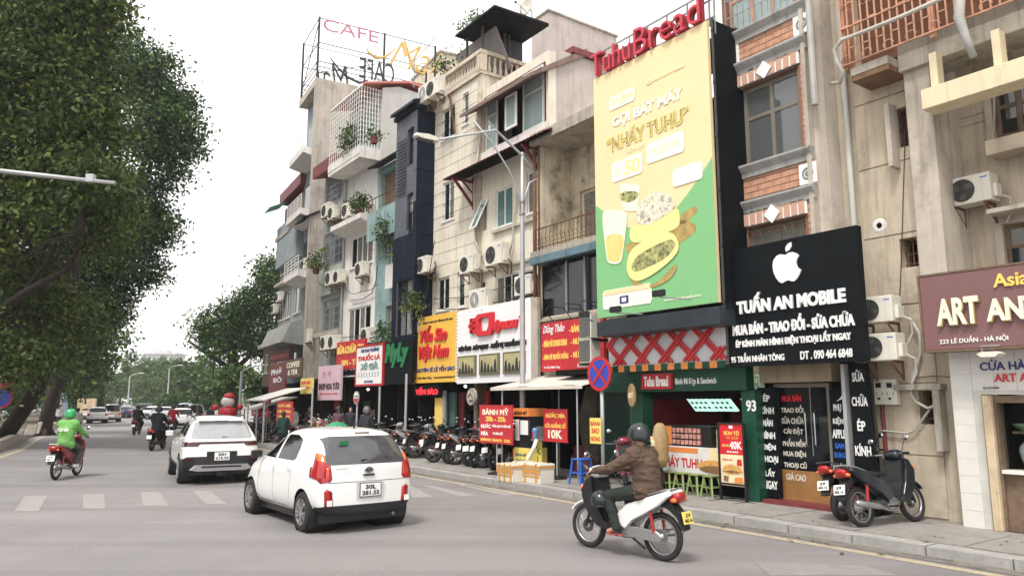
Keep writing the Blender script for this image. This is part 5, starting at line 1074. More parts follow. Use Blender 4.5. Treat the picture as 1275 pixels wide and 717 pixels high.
coil = MB().tube([(xat(545,335,yC)+.35*math.cos(a*.9)*(.7+.05*a), yC-.2-.01*a, zat(545,335,yC)+.3*math.sin(a*.9)) for a in range(22)], .018, 5); T7.part('cable_coil', coil, m_cable)
# signs of the two
def signboard(name, label, pl, pr, pt, pb, y, m, at=None, th=.1, rim=None, fr=None, cat='sign'):
    r = (fr or M).rc(y, pl, pr, pt, pb, at); S = Thing(name, label, cat, (r[0], y, r[2]), fr or M)
    S.part('board', MB().box(r[0], r[1], y, y+th, r[2], r[3]), m, bevel=.004)
    if rim: b = MB(); t = .07; b.box(r[0]-.01, r[1]+.01, y-.02, y+th, r[3]-t, r[3]+.01).box(r[0]-.01, r[1]+.01, y-.02, y+th, r[2]-.01, r[2]+t).box(r[0]-.01, r[0]+t, y-.02, y+th, r[2]+t, r[3]-t).box(r[1]-t, r[1]+.01, y-.02, y+th, r[2]+t, r[3]-t); S.part('rim', b, rim)
    S.r = r; S.y = y; return S
def put(S, s, u0, u1, v0, v1, m, b=.02, ext=.012, sh=0, y=None):
    r = S.r; W, H = r[1]-r[0], r[3]-r[2]; return text(S, s, r[0]+W*u0, r[0]+W*u1, r[2]+H*v0, r[2]+H*v1, (S.y if y is None else y)-.001, m, ext, b, shear=sh)
S = signboard('birds_nest_sign', 'tall orange-yellow sign board with red script letters on the grooved house', 515, 569, 392, 476, 12.7, m_yel)
put(S, 'CÔNG TY TNHH MTV YẾN SÀO VIỆT NAM', .22,.90,.88,.93, m_blk, .02); put(S, 'Yến Sào', .18,.80,.60,.85, m_redl, .03, .06, .3); put(S, 'Việt Nam', .16,.84,.30,.57, m_redl, .03, .06, .3)
put(S, 'CHUYÊN SỈ LẺ YẾN SÀO', .05,.96,.16,.25, m_navyl, .04); put(S, '97 Trần Nhân Tông    www.yensaovietnam.vn', .05,.96,.05,.10, m_blk, .01)
r = S.r; S.part('emblem', MB().lathe([(0,-.03),(.2,-.03),(.26,-.02),(.27,0)], (r[0]+.22, 12.7, r[3]-.28), 'y', 20), mat('cream_badge', (.75,.6,.35), .5)); 
bulbs = MB().ball((0,0,0), .035, 6).mesh('bulb', m_lw); L = [(r[0]+.02, 12.69, r[2]+(r[3]-r[2])*k/20) for k in range(21)]+[(r[1]-.02, 12.69, r[2]+(r[3]-r[2])*k/20) for k in range(21)]; S.pieces('bulb', bulbs, L)
S = signboard('camera_shop_sign', 'large white sign board with red square logo and three framed pictures', 569, 661, 379, 476, 12.6, mat('sign_white', (.82,.82,.82), .4, var=.02), 615)
r = S.r; W, H = r[1]-r[0], r[3]-r[2]; q0 = lambda u, v: (r[0]+W*u, r[2]+H*v)
dr_ = MB(); u0, u1, v0, v1 = .30, .55, .63, .90
def ring(mb, o, i_, y0, y1):
    n = len(o); vs = [(p[0], y0, p[1]) for p in o]+[(p[0], y0, p[1]) for p in i_]+[(p[0], y1, p[1]) for p in o]+[(p[0], y1, p[1]) for p in i_]; fs = []
    for k in range(n): j = (k+1) % n; fs += [(k, j, n+j, n+k), (k, j, 2*n+j, 2*n+k), (n+k, n+j, 3*n+j, 3*n+k)]
    mb.add(vs, fs)
ring(dr_, [q0(u0+.03,v0-.02), q0(u1-.03,v0-.02), q0(u1,v0+.06), q0(u1,v1), q0(u0+.04,v1), q0(u0,v1-.05)], [q0(u0+.08,v0+.04), q0(u1-.08,v0+.04), q0(u1-.055,v0+.10), q0(u1-.055,v1-.055), q0(u0+.09,v1-.055), q0(u0+.06,v1-.08)], 12.5, 12.6)
S.part('logo', dr_, m_redl); put(S, 'Đ', .20,.36,.66,.86, m_redl, .06, .08); put(S, 'ạiyauu', .50,.86,.62,.79, m_redl, .06, .08, .2); put(S, '•', .87,.90,.76,.80, m_redl, .02, .05)
put(S, 'MÁY ẢNH - MÁY QUAY - THIẾT BỊ TRUYỀN HÌNH', .04,.95,.42,.53, m_blk, .03, .05)
for k in range(3):
    a0, a1 = .03+k*.32, .30+k*.32; f = MB().box(r[0]+W*a0, r[0]+W*a1, 12.55, 12.6, r[2]+H*.10, r[2]+H*.37); o_ = S.part('picture_frame', f, mat('brass_dark', (.16,.14,.08), .5)); 
    S.part('picture', MB().box(r[0]+W*(a0+.02), r[0]+W*(a1-.02), 12.54, 12.549, r[2]+H*.13, r[2]+H*.345), mat('picture_ochre', (.42,.38,.2), .5, var=.2, scale=4), o_)
    fg = MB()
    for j in range(5): cx_ = r[0]+W*(a0+.045+.045*j); hh_ = H*(.08+.03*((j*7+k*3) % 4)); fg.prism([(cx_-.08, r[2]+H*.135), (cx_+.09, r[2]+H*.135), (cx_+.06, r[2]+H*.13+hh_*.6), (cx_+.02, r[2]+H*.13+hh_), (cx_-.04, r[2]+H*.13+hh_*.9)], 12.53, 12.539, 'y')
    S.part('figure_print', fg, mat('figure_dark', (.03,.035,.03), .6), o_)
S.part('return', MB().box(r[1]+.001, r[1]+.32, 12.6, 12.7, r[2]+.05, r[3]-.02), m_conc2)
S = signboard('led_sign', 'small black sign with glowing red capitals under the orange-yellow board', 516, 547, 479, 493, 12.8, m_signblk); put(S, 'YẾN SÀO', .05,.95,.15,.85, mat('led_red', (.9,.02,.03), .5, emit=.9), .04)
S = signboard('round_shop_sign', 'round pale shop sign with line drawing hanging under the white board', 577, 598, 483, 505, 12.6, m_acw)
for o_ in list(S.ob.children): bpy.data.objects.remove(o_)
r = S.r; c_ = ((r[0]+r[1])/2, 12.6, (r[2]+r[3])/2); R_ = (r[3]-r[2])/2
S.part('disc', MB().lathe([(0,-.04),(R_*.97,-.04),(R_,-.02),(R_,.04),(0,.04)], c_, 'y', 24), mat('pale_disc', (.42,.40,.34), .5)); S.part('rim', MB().lathe([(R_*.86,-.041),(R_*.86,-.05),(R_*.93,-.05),(R_*.93,-.041)], c_, 'y', 24), m_wood); S.part('drawing', MB().tube([(c_[0]-R_*.6, 12.55, c_[2]), (c_[0], 12.55, c_[2]+R_*.4), (c_[0]+R_*.5, 12.55, c_[2]-R_*.1)], .02, 5).tube([(c_[0]-R_*.2, 12.55, c_[2]-R_*.45), (c_[0]+R_*.5, 12.55, c_[2]-R_*.35)], .03, 5), m_wood)
# storefronts of cream houses at ground
T = T7; room(T7, xa_, xm_-.1, yC-.1, 3.15, 3.5)
def shopfill(T, x0, x1, y, seed, n=26, zt=2.3, cols=None):     # goods and fittings inside open shops
    rr = random.Random(seed); cols = cols or [mat('goods_red', (.3,.03,.03), .6), mat('goods_ochre', (.4,.25,.08), .6), mat('goods_pale', (.4,.38,.33), .6), mat('goods_green', (.05,.16,.07), .6), mat('goods_blue', (.06,.09,.2), .6)]
    for c in range(len(cols)):
        mb = MB()
        for i in range(n//len(cols)+1):
            x = rr.uniform(x0+.2, x1-.4); w_ = rr.uniform(.1, .4); z = rr.choice([.16, .16, .7, 1.2, 1.6]); h_ = rr.uniform(.12, .5); y_ = y+rr.uniform(.7, 3); mb.box(x, x+w_, y_, y_+.2, z, min(z+h_, zt))
        T.part('shelf_goods', mb, cols[c])
    sh = MB()
    for z in (.68, 1.18, 1.58): sh.box(x0+.2, x1-.2, y+2.4, y+2.8, z-.04, z)
    T.part('shelf', sh, m_wood)
    for k in range(2): T.part('lit_bulb', MB().ball((x0+(x1-x0)*(.3+.4*k), y+.9+.5*k, 2.5), .05, 6), m_lampon)
shopfill(T7, xa_, xm_, yC, 1); 
T6 = [o for o in C.objects if o.name.startswith('cream_house')][0]
def oc(nm, pl, pr, pt, pb, y, m, lab=None): r = M.rc(y, pl, pr, pt, pb); return T7.part(nm, MB().box(r[0], r[1], y, y+.08, max(.13, r[2]), r[3]), m)
oc('door_post', 541, 550, 495, 560, 13.0, m_ylet); oc('door_post', 550, 553, 486, 565, 13.02, m_galv); oc('lit_poster', 565, 577, 488, 530, 13.5, m_maroon); oc('glass_panel', 553, 566, 488, 560, 13.3, m_glg)
oc('interior_panel', 590, 598, 510, 560, 13.2, m_yel2); oc('red_banner', 598, 608, 486, 512, 13.4, m_red)
# ---- 7 dark blue house ---------------------------------------------------------------------
yN = 12.55
n0, n1 = xat(490, 330, yN), xat(517, 330, yN)
T = Thing('navy_house', 'dark blue clad house with slate left strip and black window openings', 'building', (n0, yN, 0))
zn = zat(514, 140, yN)
wn = [M.rc(yN, 507, 516, 160, 206), M.rc(yN, 506, 515, 241, 286), M.rc(yN, 493, 514, 348, 418), M.rc(yN, 491, 500, 380, 425)]
T.part('wall', holed(n0, n1, 3.1, zn, yN, .3, wn[:3]), m_slate); T.part('body', MB().box(n0, n1-.02, yN+.31, 20, 3.1, zn-.05), m_dark)
for r in wn[:2]: window(T, r, yN, 1, 2, m_blk, m_glb, .05, .1, False)
window(T, wn[2], yN, 2, 1, m_blk, m_glb, .05, .08, False)
pn_ = []
zz = 3.1; k = 0
while zz < zn-.3:
    h_ = min(1.25, zn-zz); T.part('cladding_panel', MB().box(n1+.001, n1+.03, yN-.03, 13.28, zz+.01, zz+h_-.01), m_navy); T.part('cladding_panel', holed(n1-.55 if True else n0, n1, zz+.01, zz+h_-.01, yN-.03, .028, wn[:3]), m_navy if zz < 9 else m_slate); zz += h_; k += 1
T.part('cladding_panel', holed(n0, n1-.56, 3.2, 8.2, yN-.03, .028, wn[:3]), m_navy)
lou = MB()
for i in range(16): z = zat(500, 226+0, yN)-.0+.0-i*.14+1.6; lou.bar((n0+.15, yN-.06, z), (n0+.95, yN-.06, z), .05, .03)
T.part('louvre', lou, m_slate)
T.part('parapet', MB().box(n0-.05, n1+.1, yN-.12, yN+.3, zn, zn+.15).prism([(yN-.3, zn+.15), (yN-.25, zn+.3), (yN+1.6, zn+.9), (yN+1.6, zn+.7)], n0-.05, n1+.1, 'x'), m_navy)
room(T, n0, n1, yN, 3.1, 4); shopfill(T, n0, n1, yN, 2, 20)
T.part('cable', pxtube([(541,300),(530,370),(520,400),(515,415)], yN-.2, .015, 4), m_cable)
S = signboard('green_letter_sign', 'dark sign board with big green handwritten letters under the dark blue house', 479, 513, 424, 478, 12.45, m_signblk, 496); put(S, 'MyLy', .05,.92,.38,.95, m_green_l, .06, .06, .2)
# ---- 8 teal house ----------------------------------------------------------------------------
yT = 13.2
t0, t1 = xat(469, 300, yT), n0-.002
T = Thing('teal_house', 'narrow stained teal house with hanging plants and open top balcony', 'building', (t0, yT, 0))
zt = zat(482, 205, yT); wt = [M.rc(yT, 474, 493, 213, 262), M.rc(yT, 484, 493, 300, 330), M.rc(yT, 480, 492, 380, 425)]
T.part('wall', holed(t0, t1, 3.1, zt, yT, .25, wt), m_teal); T.part('body', MB().box(t0, t1, yT+.26, 20, 3.1, zt-.03), m_creamd)
window(T, wt[1], yT, 1, 1, m_frw, m_gl, .05, .1); window(T, wt[2], yT, 2, 1, m_frdark, m_glb, .05, .1); T.part('dark_opening', MB().box(wt[0][0], wt[0][1], yT+.2, yT+.24, wt[0][2], wt[0][3]), m_wood)
T.part('awning', MB().prism([(yT-.5, zt-.1), (yT-.5, zt-.02), (yT+.1, zt+.25), (yT+.1, zt+.1)], t0-.05, t1, 'x'), m_signblk)
zb1 = wt[0][2]
T.part('balcony', MB().box(t0+.1, t1, yT-.5, yT-.001, zb1-.2, zb1-.05).box(t0+.1, t1, yT-.52, yT-.44, zb1-1.3, zb1-.201), m_teal)
rb = MB()
for i in range(9): x = t0+.15+(t1-t0-.2)*i/8; rb.box(x-.01, x+.01, yT-.49, yT-.47, zb1-.05, zb1+.5)
rb.box(t0+.1, t1, yT-.5, yT-.46, zb1+.5, zb1+.54); T.part('railing', rb, m_rust)
T.part('white_panel', MB().box(xat(480,320,yT-.3), t1, yT-.3, yT-.25, zat(488,358,yT-.3), zat(488,328,yT-.3)), m_white)
room(T, t0, t1, yT-.1, 3.15, 3.5)
def plant(label, px, py, y, rx, rz, n, lf='c', per=22, size=.16, name='potted_plant', pot=True, fr=None, grp='balcony plants'):
    q = (fr or M).P(px, py, y); T = Local(name, label, 'plant', (q[0], y, q[1]), fr or M, group=grp)
    if pot: T.part('pot', MB().lathe([(0,-.28),(.13,-.28),(.17,0),(.15,0)], (0,0,-rz*.7), n=10), m_maroon)
    T.part('stem', MB().tube([(0,0,-rz*.9),(.05,0,0),(-.05,0,rz*.6)], .015, 5).tube([(0,0,-rz*.5),(.2*rx,0.05,rz*.4)], .012, 4).tube([(0,0,-rz*.4),(-.4*rx,-.05,rz*.3)], .012, 4), m_bark)
    me = leaves_mesh('foliage', [((0,0,0), (rx, min(rx,.35), rz), n)], per, .14, size, LF[lf], np.random.default_rng(int(px*7+py)), .2); link('foliage', me, T.ob); return T
plant('bushy drooping plant over the teal balcony wall', 481, 295, yT-.55, .55, .8, 20, 'a', pot=False)
plant('dry brown-green creeper beside the dark blue cladding', 512, 385, yN-.2, .5, .8, 14, 'a', pot=False)
plant('small green shrub on the sign top below the white house', 477, 418, yT-.6, .45, .5, 14, 'c')
# ---- 9 white house with gabled red roof --------------------------------------------------------
yW = 13.2
w0, w1_ = xat(430, 300, yW), t0-.002
T = Thing('white_house', 'white house with grilled top balcony, red tin gable roof and tall white windows', 'building', (w0, yW, 0))
zt = zat(458, 108, yW-.6)
ws = [M.rc(yW, 437, 464, 292, 330), M.rc(yW, 433, 461, 382, 425), M.rc(yW, 440, 470, 212, 252)]
zw = zat(450, 202, yW)
T.part('wall', holed(w0, w1_, 3.1, zt, yW, .3, ws), m_white); T.part('body', MB().box(w0, w1_-.01, yW+.31, yW+8, 3.1, zt-.1), m_white)
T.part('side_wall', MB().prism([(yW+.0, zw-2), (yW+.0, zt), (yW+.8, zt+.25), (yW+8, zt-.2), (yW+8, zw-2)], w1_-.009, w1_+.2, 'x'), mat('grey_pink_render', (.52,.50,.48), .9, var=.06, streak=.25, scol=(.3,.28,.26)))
window(T, ws[0], yW, 4, 1, m_frw, m_glb, .07, .04); window(T, ws[1], yW, 4, 1, m_frw, m_glb, .07, .04)
window(T, ws[2], yW, 3, 1, m_frw, m_frw, .07, .04, False)
T.part('roof', MB().prism([(yW-.9, zt-.06), (yW-.9, zt+.02), (yW+1.2, zt+.6), (yW+8.3, zt+.15), (yW+8.3, zt+.05), (yW+1.2, zt+.5)], w0-.1, w1_+.32, 'x'), mat('salmon_tin', (.60,.20,.17), .6, var=.1))
bz1 = zat(443, 195, yW-.9); bz2 = zat(443, 277, yW-.7)
T.part('balcony', MB().box(w0-.05, w1_+.1, yW-.95, yW-.001, bz1-.16, bz1).box(w0-.05, w1_+.1, yW-.97, yW-.88, bz1+.001, bz1+.35).box(w1_+.02, w1_+.1, yW-.87, yW-.001, bz1+.001, bz1+.35), m_white)
T.part('balcony', MB().prism([(yW-.75, bz2+.1), (yW-.75, bz2+.32), (yW-.001, bz2+.32), (yW-.001, bz2-.15)], w0-.02, w1_-.1, 'x'), m_white)
gb = MB().box(-.014, .014, -.014, .014, 0, zt-bz1-.42).mesh('grille_bar', m_frw); n = 14
T.pieces('grille_bar', gb, [(w0+(w1_+.05-w0)*k/n, yW-.93, bz1+.35) for k in range(n+1)]+[(w1_+.06, yW-.93+.93*k/7, bz1+.35) for k in range(1, 7)])
gr = MB(); zz = bz1+.4
while zz < zt-.05: gr.box(w0, w1_+.06, yW-.95, yW-.93, zz, zz+.02).box(w1_+.05, w1_+.07, yW-.93, yW, zz, zz+.02); zz += .22
gr.box(w0-.03, w1_+.1, yW-.97, yW-.9, zt-.12, zt-.04); T.part('grille_rail', gr, m_frw)
T.part('door', MB().box(w0+.4, w1_-.2, yW-.03, yW-.001, bz1, zt-.6), m_glp)
T.part('downpipe', MB().tube([(w0+.02, yW-.1, 3.2), (w0+.02, yW-.1, zw)], .06, 8), m_steel)
for a in ((440,290,452,270),): T.part('cable', pxtube([(a[0],a[1]),(446,285),(450,278)], yW-.1, .02, 4), m_cable)
for k, (a, b, y_, r_) in enumerate((((405,418),(540,392),12.9,.02), ((402,424),(545,398),12.85,.025), ((400,432),(520,412),12.9,.015), ((430,360),(470,352),13.0,.015), ((540,372),(740,322),12.95,.014), ((545,384),(700,352),12.9,.018), ((395,350),(430,340),13.0,.015))):
    W_c = Thing('cable', 'sagging black cable run %s' % ('above the sign boards of the far row', 'just under the topmost run of the far row', 'lowest of the far row', 'on the white house', 'along the cream houses, upper', 'along the cream houses, lower', 'on the grey house')[k], 'cable', (0,y_,0)); W_c.part('strand', pxtube([(a[0]+(b[0]-a[0])*t, a[1]+(b[1]-a[1])*t+9*math.sin(PI*t)+2*math.sin(9*t)) for t in [q/12 for q in range(13)]], y_, r_, 5), m_cable)
T.part('wiring', pxtube([(470,330),(468,350),(463,365),(452,372),(437,374)], yW-.1, .02, 4), m_cable)
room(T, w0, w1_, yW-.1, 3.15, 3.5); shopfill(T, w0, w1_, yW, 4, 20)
plant('green shrubs along the grilled balcony of the white house', 438, 172, yW-.85, 1.0, .55, 40, 'c', pot=False, name='balcony_shrub'); plant('green plant hanging over the lower white balcony', 447, 254, yW-.55, .7, .35, 26, 'c')
plant('small red potted flowers at the right end of the grilled balcony', 466, 168, yW-.9, .3, .15, 6, 'a')
ac_unit(455, 336, 16, yW-.05, 'air conditioner below the upper white window of the white house')
ac_unit(463, 418, 14, yW-.05, 'air conditioner at the right under the lower white windows of the white house')
ac_unit(438, 263, 12, yW-.05, 'air conditioner left of the plant on the white balcony')
# ---- 10 grey house ------------------------------------------------------------------------
yG = 13.2
g0, g1 = xat(402, 300, yG), w0-.002
T = Thing('grey_house', 'grey rendered house with slatted steel windows and maroon canopy', 'building', (g0, yG, 0))
zt = zat(416, 212, yG); ws = [M.rc(yG, 404, 427, 288, 329), M.rc(yG, 403, 427, 372, 410), M.rc(yG, 407, 425, 225, 252)]
T.part('wall', holed(g0, g1, 3.1, zt, yG, .3, ws), m_grey); T.part('body', MB().box(g0, g1-.01, yG+.31, 20, 3.1, zt-.05), m_grey)
for r, n in zip(ws, (4, 4, 3)): window(T, r, yG, n, 2, m_bluegrey, m_gl, .06, .05, False, splits=[.75], bars=True)
T.part('canopy', MB().prism([(yG-.7, zt-.35), (yG-.7, zt+.25), (yG+.2, zt+.4), (yG+.2, zt-.1)], g0+.1, g1, 'x'), m_maroon)
T.part('spandrel', MB().box(g0+.02, g1-.02, yG-.12, yG-.001, ws[1][3]+.25, ws[0][2]-.12), mat('greenish_panel', (.36,.39,.34), .8, var=.1, streak=.3)); T.part('ledge', MB().box(g0, g1, yG-.3, yG-.001, ws[1][2]-.3, ws[1][2]-.1), m_conc)
ac_unit(412, 263, 11, yG-.1, 'left air conditioner under the top slatted window of the grey house'); ac_unit(420, 266, 12, yG-.1, 'right air conditioner under the top slatted window of the grey house')
ac_unit(427, 345, 15, yG-.15, 'right of the air conditioners below the middle slatted window of the grey house'); ac_unit(417, 347, 10, yG-.15, 'left of the air conditioners below the middle slatted window of the grey house')
ac_unit(411, 427, 10, yG-.3, 'left air conditioner above the pink flower shop sign'); ac_unit(421, 426, 10, yG-.3, 'right air conditioner above the pink flower shop sign')
room(T, g0, g1, yG-.1, 3.1, 3.5); shopfill(T, g0, g1, yG, 5, 20, cols=[mat('goods_pink', (.5,.2,.25), .6), mat('goods_green', (.05,.16,.07), .6), mat('goods_pale', (.4,.38,.33), .6), mat('goods_red', (.3,.03,.03), .6)])
S = signboard('white_menu_sign', 'white sign board with red rim, red and dark lines in front of the white house', 443, 477, 429, 480, 12.4, m_lw, 460, rim=m_red)
put(S, '15% KHAI TRƯƠNG', .2,.85,.82,.92, m_navyl, .03); put(S, 'THUỐC LÁ', .08,.9,.62,.79, m_redl, .06); put(S, 'XÌ GÀ', .2,.85,.40,.58, m_teal, .06, .03); put(S, '[ ] [ ] [ ] [ ]', .12,.85,.22,.32, m_steel, .0); put(S, 'HOTLINE', .35,.65,.07,.13, m_navyl, .02)
S = signboard('red_sim_sign', 'red sign with yellow capitals over a black lower panel', 419, 454, 424, 459, 12.6, m_red, 436); put(S, 'SỬA CHỮA ĐT', .04,.96,.55,.9, m_ylet, .05, .03); put(S, 'SIM - THẺ', .2,.9,.12,.4, m_ylet, .04)
S = signboard('black_info_sign', 'small black information board beneath the red and yellow sign', 419, 446, 455, 472, 12.65, m_signblk, 432); put(S, 'Điện Thoại - Phụ Kiện', .05,.95,.6,.85, m_lw, .02); put(S, 'iphone', .3,.9,.12,.3, m_lw, .02)
S = signboard('flower_shop_sign', 'pink flower shop sign with dark capitals', 396, 424, 455, 498, 12.3, m_pink, 410); put(S, 'SHOP HOA TƯƠI', .05,.95,.30,.52, m_blk, .04); put(S, 'ĐIỆN HOA TOÀN QUỐC', .1,.9,.16,.22, m_redl, .02); put(S, '✿ ✿', .2,.6,.65,.85, mat('rose_print', (.5,.2,.3), .5), .02)

# ================================================================ frame E: cafe tower and the far row
def zE(px, py, y): return E.P(px, py, y)[1]
def xE(px, py, y): return E.P(px, py, y)[0]
# cafe tower: front left part px 375-395 with balconies, side wall to 430
ye = 0.25
c0, c1 = xE(378, 250, ye), xE(397, 250, ye)
c1 = min(c1, c0+3.6) if c1-c0 > 5 else c1
T = Thing('cafe_tower', 'tall slim grey cafe building with stacked balconies and a bare concrete side wall', 'building', (c0, ye, 0), E)
zc = zE(397, 150, ye); zc = (zE(391,118,ye)+zE(408,106,ye))/2 if False else zE(399, 106, ye)
T.part('wall', MB().box(c0, c1-.02, ye+.02, ye+.3, 3.1, zc-.2), m_bluegrey); T.part('side_wall', MB().box(c1-.019, c1+.2, ye-.5, ye+12, 3.1, zc), m_cside); T.part('body', MB().box(c0, c1-.02, ye+.31, ye+12, 3.1, zc-.25), m_grey)
T.part('roof', MB().box(c0-.05, c1-.02, ye-.5, ye+.01, zc-.45, zc-.02), m_conc2)
bs = [zE(390, y_, ye-.5) for y_ in (188, 262, 338)]
for zb3 in bs:
    T.part('balcony', MB().prism([(ye-.95, zb3-.0), (ye-.95, zb3+.3), (ye+.01, zb3+.3), (ye+.01, zb3-.25)], c0+.1, c1-.03, 'x'), m_white)
    rl = MB()
    for k in range(5): rl.box(c0+.1, c1-.03, ye-.93, ye-.9, zb3+.38+k*.17, zb3+.42+k*.17)
    for k in range(5): x = c0+.1+(c1-c0-.16)*k/4; rl.box(x-.02, x+.02, ye-.925, ye-.905, zb3+.3, zb3+1.1)
    T.part('railing', rl, m_frw); T.part('door', MB().box(c0+.5, c1-.4, ye-.02, ye+.019, zb3+.3, zb3+2.3), m_gl)
T.part('canopy', MB().prism([(ye-.9, zE(390,262,ye)-.9), (ye-.9, zE(390,262,ye)-.8), (ye+.01, zE(390,262,ye)-.3), (ye+.01, zE(390,262,ye)-.4)], c1-1.5, c1+.3, 'x'), m_signblk)
# rooftop cafe sign
rz = zc
T = Thing('roof_cafe_sign', 'rooftop steel scaffold carrying open cafe lettering, pink, gold and reversed dark letters', 'sign', (c0, ye, rz), E)
s = MB(); Lx = c1-c0; hz = 3.6
def postp(x, y_, z1, r=.05): s.bar((x, y_, rz-.4), (x, y_, rz+z1), r*2)
yb2 = ye+7.5
for x, y_ in ((c0, ye-.4), (c1+.1, ye-.4), (c1+.1, ye+3.4), (c1+.1, yb2-.9), (c0, ye+3.4), (c0, yb2)): postp(x, y_, hz)
for z in (.35, .7, 1.0, 2.1, 3.55):
    s.bar((c0, ye-.4, rz+z), (c1+.1, ye-.4, rz+z), .035); s.bar((c1+.1, ye-.4, rz+z), (c1+.1, yb2-.9, rz+z), .035); 
    s.bar((c0, ye-.4, rz+z), (c0, yb2, rz+z), .03)
s.bar((c1+.1, ye-.4, rz+.3), (c0, yb2-3, rz+3.5), .04); s.bar((c0, ye-.4, rz+.4), (c1+.1, ye-.4, rz+3.4), .04); s.bar((c1+.1, ye+3.4, rz+.3), (c0, ye+3.4, rz+3.5), .04)
T.part('scaffold', s, m_cable)
# lettering stands on the side (facing +x) : use a child frame turned a quarter
side = Thing('roof_cafe_letters', 'pink and gold cafe lettering on the near side of the rooftop scaffold', 'sign', (c1+.16, ye-.3, rz), E, rz=PI/2); side.rel = False
text(side, 'CAFE', .1, 3.3, 2.85, 3.55, 0, mat('pink_letter', (.48,.17,.24), .5), .04, -.004)
gl = mat('gold_letter', (.62,.42,.12), .5)
text(side, 'Mai', 4.0, 7.3, 1.75, 3.3, -.02, gl, .05, -.01, shear=.5)
sw_l = MB()
pts = [(2.6,0,2.5),(2.75,0,2.15),(3.2,0,1.95),(3.7,0,2.1),(4.1,0,2.5),(4.4,0,2.9)]; sw_l.tube(pts, [.03,.07,.09,.07,.05,.02], 6); sw_l.tube([(4.9,0,3.5),(5.3,0,2.3),(5.6,0,1.7),(6.1,0,1.6),(6.4,0,2.0)], [.04,.1,.13,.09,.04], 6); side.part('swash', sw_l, gl)
far_ = Thing('reversed_letters', 'dark reversed cafe lettering seen from behind on the far side of the rooftop scaffold', 'sign', (c0, ye-.3, rz), E, rz=PI/2); far_.rel = False
_y = lambda px, py: (E.X(px, py, c0)[0]-ye+.3, E.X(px, py, c0)[1]-rz)
(u0, v0), (u1, v1) = _y(447, 97), _y(491, 80); text(far_, 'CAFE', u0, u1, v0-.0, _y(469, 78)[1]+.1, 0, m_acg, .06, .0, flip=True)
(u0, v0), (u1, v1) = _y(392, 108), _y(437, 74); text(far_, 'Mai', u0, u1, v0-.2, v0+1.7, 0, m_acg, .06, -.01, flip=True, shear=.3)
sw_l = MB().tube([(*_y(458,100)[:1],0,_y(458,100)[1]),(*_y(448,104)[:1],0,_y(448,104)[1]),(*_y(432,96)[:1],0,_y(432,96)[1]),(*_y(420,84)[:1],0,_y(420,84)[1]),(*_y(411,72)[:1],0,_y(411,72)[1])], [.03,.07,.09,.06,.03], 6); far_.part('swash', sw_l, m_acg)
gt = Thing('green_tarp', 'small turquoise tarpaulin shelter behind the rooftop sign', 'shelter', (c1+.3, ye+8.6, rz-.3), E); gt.part('tarp', MB().prism([(c1-1, rz+.1), (c1+.1, rz+1.5), (c1+.8, rz+1.3), (c1+.2, rz+.05)], ye+7.6, ye+9.2, 'y'), mat('turquoise_tarp', (.1,.5,.4), .7)); gt.part('post', MB().bar((c1+.8, ye+8, rz-2), (c1+.8, ye+8, rz+1.4), .08), m_steel)
q = E.P(505, 105, ye+9); T = Thing('stair_bulkhead', 'plain beige stair housing on the roof behind the red tin gable', 'building', (xE(513,110,ye+10), ye+10, 3), E)
T.part('wall', MB().box(xE(513,110,ye+10), xE(548,110,ye+10), ye+10, ye+13, 3, zE(530,84,ye+10)), m_creamd); T.part('coping', MB().box(xE(513,110,ye+10)-.1, xE(548,110,ye+10)+.1, ye+9.9, ye+13.1, zE(530,84,ye+10)+.001, zE(530,84,ye+10)+.15), m_conc)
# narrow fill between cafe side and grey house at lower floors + far narrow houses
def farhouse(label, pl, pr, pt, wallm, y, floors, seed, name='narrow_house', dep=9, wm=m_gl, fmat=None, roof=None):
    x0, x1 = xE(pl, 400, y), xE(pr, 400, y); zt = zE((pl+pr)/2, pt, y)
    T = Thing(name, label, 'building', (x0, y, 0), E, group='far row of narrow street houses'); rr = random.Random(seed); hs = []
    fh = (zt-3.3)/floors
    for f in range(floors):
        z0 = 3.4+f*fh
        nw = 2 if x1-x0 > 3 else 1
        for k in range(nw): c = x0+(x1-x0)*(k+.5)/nw; ww = (x1-x0)/nw*.3; hs.append((c-ww, c+ww, z0+fh*.22, z0+fh*.78))
    T.part('wall', holed(x0, x1, 3.0, zt, y, .25, hs), wallm); T.part('body', MB().box(x0, x1, y+.26, y+dep, 3.0, zt-.02), wallm)
    for h in hs: window(T, h, y, 2, 1, fmat or m_frw, wm, .07, .05)
    for f in range(1, floors): T.part('ledge', MB().box(x0-.02, x1+.02, y-.35, y-.001, 3.35+f*fh-.08, 3.35+f*fh+.06), m_conc2)
    T.part('roof', MB().box(x0-.1, x1+.1, y-.4, y+dep, zt+.001, zt+.25), roof or m_conc)
    ro = MB().box(x0, x1, y+3, y+3.1, .1, 3.0).box(x0, x0+.1, y, y+3, .1, 3.0).box(x1-.1, x1, y, y+3, .1, 3.0).box(x0+.1, x1-.1, y+.01, y+3, 2.8, 2.98); T.part('shop_interior', ro, m_dark)
    T.x0, T.x1, T.zt, T.y = x0, x1, zt, y; return T
gap = Thing('shop_row_base', 'dark shop fronts below the cafe building', 'building', (c0, ye, 0), E, group=None)
gap.part('shop_interior', MB().box(c0, xE(432,450,ye), ye+2.8, ye+2.9, .1, 3.1).box(c0, c0+.1, ye, ye+2.8, .1, 3.1).box(c0, xE(432,450,ye), ye, ye+2.8, 2.95, 3.098), m_dark)
shopfill(gap, c0, c1+2, ye, 8, 24)
f1 = farhouse('slim grey house between the cafe tower and the maroon roofed house', 362, 377, 285, m_bluegrey, ye, 3, 3)
f2 = farhouse('grey corner house with maroon penthouse and green awning', 346, 362, 300, m_grey, ye, 3, 4)
